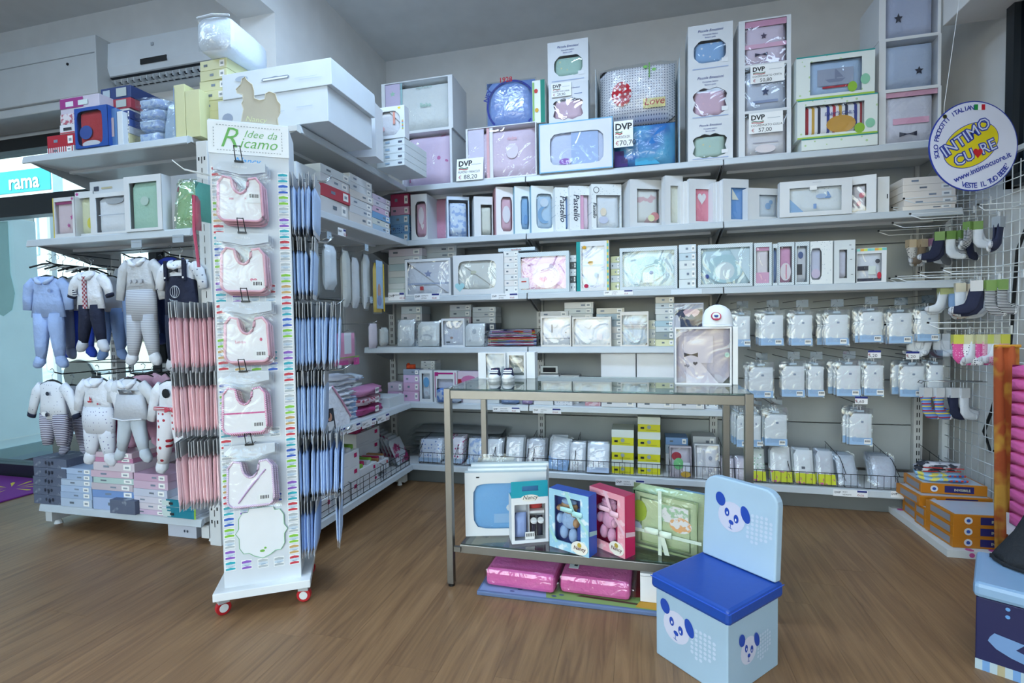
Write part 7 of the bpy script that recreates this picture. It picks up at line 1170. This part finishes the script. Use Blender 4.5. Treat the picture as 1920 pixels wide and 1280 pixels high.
for i_, yy_ in enumerate((3.56, 3.50)): ghook('empty white wire hook, %s left of the second sock row' % ('first', 'second')[i_], yy_, 1.365, .40, True)
sock_row(3.50, 1.09, .42, 'white wire hook of the plain white sock row', [(1.56+.045*i, 'white', 'B8C0C8', '%s plain white sock pair in the lower left sock row' % OD[i], 1.0) for i in range(5)])
sock_row(3.16, 1.10, .36, 'white wire hook of the white and pink sock row', [(X, mk, cd_, nm_+' sock pair in the pink lower row', 1.2) for X, mk, cd_, nm_ in ((1.62, 'pink', 'C8C850', 'bright pink dotted'), (1.655, 'dot', 'C8C8A0', 'white dotted'), (1.685, 'white', 'C8C8A0', 'white'), (1.715, 'pink', 'C8C8A0', 'deep pink'), (1.74, 'rose', 'C8C8A0', 'rose-white'), (1.765, 'white', 'B8C060', 'white yellow-tagged'), (1.79, 'white', 'C8C8A0', 'pale white'), (1.82, 'rose', 'C8C850', 'pale pink dotted'))])
t = thing('display_hook', 'double wire rack carrying blue striped socks low on the grid', 'hook', (GX-.01, 3.35, .80), 0, 'white grid hooks')
for dy in (-.02, .02): wire([(0, dy, 0), (-.30, dy, -.0)], .0022, CHROME, 'prong', t)
wire([(-.30, -.02, 0), (-.31, -.02, -.012), (-.31, .02, -.012), (-.30, .02, 0)], .0022, CHROME, 'tip', t)
MS = M('5080C8', .85, 'multi', ('D8C850', '5080C8', 'B03040', '78A0D8'), 26.)
for X, m_, nm_ in ((1.57, MS, 'blue and green striped'), (1.63, MS, 'blue, yellow and red striped'), (1.70, sm['nav'], 'dark navy'), (1.75, sm['white'], 'pale grey')): sock('%s sock pair on the low double rack' % nm_, X, 3.35, .80-.058*1.35, m_, s=1.35, rz=.3, card='C8CCD0', group='socks on the wire grid')
# ---------------------------------------------------------------- round sign
p = PY(1825, 274, 3.0); R_ = 83.5*(Vector((p.x, 3.0, p.z))-C0).dot(FW)/FPX; sg = thing('round_sign', 'round white sign with yellow oval lettered INTIMO CUORE hanging by the grid', 'sign', (p.x, 3.0, p.z), YAW)
def disc(r_, y0, y1, m, nm, par, sx=1., sz=1., rot=0, c=(0, 0)):
    P_ = [(math.cos(2*PI*k/64)*r_*sx, math.sin(2*PI*k/64)*r_*sz) for k in range(64)]; P_ = [(c[0]+x*math.cos(rot)-z*math.sin(rot), c[1]+x*math.sin(rot)+z*math.cos(rot)) for x, z in P_]; return MB().prism(P_, y0, y1).build(nm, m, par)
SB = M('24389C', .5); SWT = M('D4D8EA', .5); SY = M('D8C81C', .5)
o = disc(R_, 0, .004, SB, 'rim', sg); disc(R_*.975, -.001, 0, SWT, 'face', sg); disc(R_, -.0016, -.001, SB, 'oval_outline', sg, .665, .455, .52, (-.06*R_, .02*R_)); disc(R_, -.0022, -.0016, SY, 'oval', sg, .65, .44, .52, (-.06*R_, .02*R_))
def ring_text(s_, r_, a0, a1, size, up=True):
    n = len(s_)
    for i, ch in enumerate(s_):
        if ch == ' ': continue
        a = a0+(a1-a0)*i/(n-1); x, z = r_*math.cos(a), r_*math.sin(a); text(ch, size, SB, sg, (x, -.002, z), rot=(PI/2, -(a-PI/2) if up else -(a+PI/2), 0), align='CENTER', bold=.02)
ring_text('SOLO PRODOTTI ITALIANI', R_*.80, math.radians(196), math.radians(88), R_*.145)
def line_text(s_, size, c, rot, m=SB, bold=.02, off=-.003): return text(s_, size, m, sg, (c[0], off, c[1]), rot=(PI/2, -rot, 0), align='CENTER', bold=bold)
line_text('INTIMO', R_*.36, (-.12*R_, .10*R_), .60, SB, .07); line_text('INTIMO', R_*.36, (-.12*R_, .10*R_), .60, M('C8D0E8', .5), .0, -.004)
line_text('CU', R_*.34, (-.17*R_, -.36*R_), .42, SB, .07); line_text('CU', R_*.34, (-.17*R_, -.36*R_), .42, M('C8D0E8', .5), .0, -.004); line_text('RE', R_*.34, (.36*R_, -.12*R_), .42, SB, .07); line_text('RE', R_*.34, (.36*R_, -.12*R_), .42, M('C8D0E8', .5), .0, -.004)
MB().prism([(p_[0]*.115*R_+.09*R_, p_[1]*.12*R_-.15*R_) for p_ in poly('heart')], -.005, -.003).build('heart', M('C02028', .5), sg)
line_text('www.intimocuore.it', R_*.17, (.22*R_, -.52*R_), .42); ring_text("VESTE IL TUO BEBE'", R_*.93, math.radians(256), math.radians(331), R_*.165, False)
for k, cc in enumerate(('1E8A40', 'E8ECF0', 'C02030')): MB().box(R_*(.0+.08*k), R_*(.08+.08*k), -.0025, -.001, R_*.80, R_*.92).build('flag_stripe', M(cc, .5), sg)
MB().tube([(-R_*.66, -.001, R_*.66), (-R_*.66, -.004, R_*.66)], R_*.045, 12).build('eyelet', M('A89860', .3, metal=1.), sg)
wire([(-R_*.66, .002, R_*.66), (-R_*.66, .002, R_*.9), (-R_*.3, .004, 2.79-p.z)], .0012, WHITE, 'hanging_thread', sg)
# ================================================================ FLOOR BOXES AT RIGHT
pt = thing('floor_platform', 'low white board with pink flower print under the orange boxes', 'board', (1.435, 2.85, 0))
MB().prism([(0, 0), (.40, 0), (.40, .62), (.0, .62)], 0, .035).build('board', M('D8DCDC', .5), pt); o = pt.children[0]; me = o.data
for v in me.vertices: v.co = (v.co.x, v.co.z, .035-v.co.y)
me.flip_normals()
for (x, y) in ((.06, .1), (.05, .35), (.04, .55), (.10, .02), (.2, .03), (.3, .02)): MB().add([(x+.018*math.cos(k*.9), y+.018*math.sin(k*.9), .0355) for k in range(7)], [tuple(range(7))]).build('flower_print', M('C05090', .6), pt)
for x in (.10, .22, .34): MB().tube([(x, -.001, .018), (x, -.0015, .018)], .012, 8).build('flower_print', M('C05090', .6), pt)
ORM = 'C07818'
def obox(lab, x, y, z, rz, w=.30, d=.30, h=.055, win=True):
    t = thing('diaper_box', lab, 'box', (x, y, z), rz, 'orange boxes on the low board'); b_ = MB().box(0, w, 0, d, 0, h-.0006).build('body', M(ORM, .45), t, bevel=.002); q = MB().tube([(w*.2, -.0008, h*.5), (w*.2, -.0014, h*.5)], h*.32, 14).build('white_splash', M('D8DCE4', .5), b_); MB().tube([(w*.2, -.0016, h*.5), (w*.2, -.002, h*.5)], h*.16, 10).build('blue_drop', M('2850A8', .5), b_)
    pn = MB().box(w*.36, w*.80, -.0014, -.0006, h*.18, h*.84).build('purple_panel', M('282868', .5), b_); text('INVISIBILE', h*.34, M('D8D8B8', .5), pn, (w*.5, -.002, h*.36), sx=.9, bold=.02); MB().box(-.0012, -.0006, d*.1, d*.8, h*.2, h*.8).build('side_panel', M('8C8C94', .6), b_); MB().box(w*.04, w*.96, d*.05, d*.95, h-.0006, h+.0004).build('clear_top', M('B8C4D4', .15), b_)
    return h
OX = PZ(1722, 1010, .035)
for i in range(3): obox('orange and purple nappy box, %s of the near pile by the towel' % ORD[i], 1.475, 2.885, .036+.054*i, .06, .32, .22)
for i in range(2): obox('orange nappy box, %s of the middle pile behind the near one' % ORD[i], 1.465, 3.115, .036+.054*i, .02, .26, .10)
for i in range(2): obox('orange nappy box, %s of the far pile beside the base shelf' % ORD[i], 1.475, 3.225, .036+.054*i, -.05, .26, .17)
obox('orange nappy box lying across the far and middle piles', 1.455, 3.15, .145, .05, .34, .23); obox('orange nappy box topmost under the folded towels', 1.485, 3.20, .202, -.02, .30, .2)
for i in range(2): t = thing('printed_towel', 'light blue printed folded towel, %s on the far orange pile' % ('lower', 'upper')[i], 'cloth', (1.50, 3.22, .259+.022*i), .1*i, 'folded printed towels'); MB().puff(0, .22, 0, .024, 0, .13, 8, 4, 3, .3).build('fold', M('90BCE0', .8, 'blotch', 'D8D060', 30., lo=.56, hi=.6), t, smooth=True); MB().tube([(.12, -.002, .012), (.21, -.002, .012)], .006, 5).build('character_band', M('C04030', .8, 'stripe', '3868B8', 40., ax='X'), t)
for i in range(2): t = thing('printed_towel', 'dark grey and white folded towel, %s at the very top of the orange pile' % ('lower', 'upper')[i], 'cloth', (1.495, 3.225, .305+.022*i), .05-.15*i, 'folded printed towels'); MB().puff(0, .20, 0, .026, 0, .13, 8, 4, 2.4, .5, seed=i).build('fold', M('C8C8D0', .85, 'blotch', '303440', 22.), t, smooth=True); MB().tube([(.01, -.002, .01), (.19, -.002, .014)], .003, 5).build('hem', M('B83838', .8), t)
# navy storage box with light blue lid
nb_ = thing('storage_box', 'navy storage box with pale blue padded lid and boat print', 'storage box', (1.068, 1.958, 0), -.52)
bd = MB().box(0, .36, 0, .30, 0, .24).build('box_body', M('10144A', .6, 'dots', '5080C0', 7., rad=.035, rand=1.), nb_, bevel=.003); MB().box(-.008, .37, -.008, .31, .24, .290).build('padded_lid', M('86A8CA', .4), nb_, bevel=.014)
b_ = MB(); b_.box(0, .36, -.0012, 0, .0, .034); b_.build('striped_hem', M('A8BCC8', .6, 'multi', ('6C98CC', 'A8BCC8', 'A8A080'), 14., ax='X'), bd)
BT = [(.03, .105), (.05, .085), (.085, .07), (.12, .062), (.15, .066), (.165, .085), (.12, .092), (.095, .10), (.115, .125), (.08, .13), (.045, .135), (.035, .12)]; MB().prism(BT, -.002, -.0008).build('boat_print', M('6C90C0', .6), bd)
for (x, z_) in ((.13, .16), (.075, .20), (.075, .225), (.15, .195), (.19, .11)): MB().tube([(x, -.001, z_), (x, -.002, z_)], .006, 8).build('star_print', M('5C94D0', .5), bd)
t = thing('dark_garment', 'dark charcoal fleece garment draped over the pale blue lid', 'garment', (1.135, 2.06, .292), -.5); b_ = MB(); n = 18
b_.loft([[(x_+sx*math.cos(2*PI*k/n)*(1+.06*math.sin(3*k)), .14+sy*math.sin(2*PI*k/n), z_) for k in range(n)] for x_, sx, sy, z_ in ((.17, .14, .11, .0), (.18, .135, .10, .03), (.20, .11, .09, .11), (.215, .09, .08, .20), (.225, .07, .065, .28), (.23, .03, .03, .32))]); b_.build('fleece', M('24282E', .95, bump=.6, bs=50.), t, smooth=True); MB().tube([(.17+.142*math.cos(q), .14+.112*math.sin(q), .008) for q in [PI+i*PI/10 for i in range(11)]], .006, 6).build('hem', M('1C2026', .95), t)
# pink rolled towels tower and orange hanging towel
for i in range(13):
    t = thing('folded_towel', 'bright pink folded towel with white lettering, %s in the tall pile' % (['lowest']+ORD[1:]+['eleventh', 'twelfth', 'topmost'])[i], 'cloth', (1.522, 2.58, .252+.0535*i), -.52, 'pink folded towels'); MB().puff(0, .26, 0, .054, 0, .2, 8, 5, 3, .2, seed=i).build('fold', cl('D860A0', .35), t, smooth=True); text('BIMBA', .024, M('E8A0C8', .7), t, (.04, -.006, .018), bold=.0)
t = thing('towel_shelf', 'plain white box pedestal below the pink towels', 'box', (1.524, 2.585, 0), -.52); MB().box(0, .30, 0, .25, 0, .23).build('pedestal', M('C8C8CC', .6), t, bevel=.003); MB().box(-.008, .308, -.008, .258, .23, .25).build('top_board', M('D4D4D8', .5), t)
t = thing('hanging_towel', 'orange and yellow patterned beach towel hanging beside the pink towels', 'cloth', (1.645, 2.87, .02)); b_ = MB(); vs = []; n = 8
for j in range(9):
    for i in range(n+1): vs.append((i/n*.10-.03*j/8, .012*math.sin(i*1.6+j*.3)-.01*j/8, 1.0*j/8-.08*(j==0)*0))
b_.add(vs, [(j*(n+1)+i, j*(n+1)+i+1, (j+1)*(n+1)+i+1, (j+1)*(n+1)+i) for j in range(8) for i in range(n)]); ob = b_.build('terry', M('C8963C', .9, 'blotch', 'A85028', 5., lo=.45, hi=.52, bump=.4), t, smooth=True); sd = ob.modifiers.new('thickness', 'SOLIDIFY'); sd.thickness = .008; MB().tube([(-.03, -.01, 1.0), (.07, -.01, 1.0)], .008, 6).build('fold_edge', cl('C89030'), t)
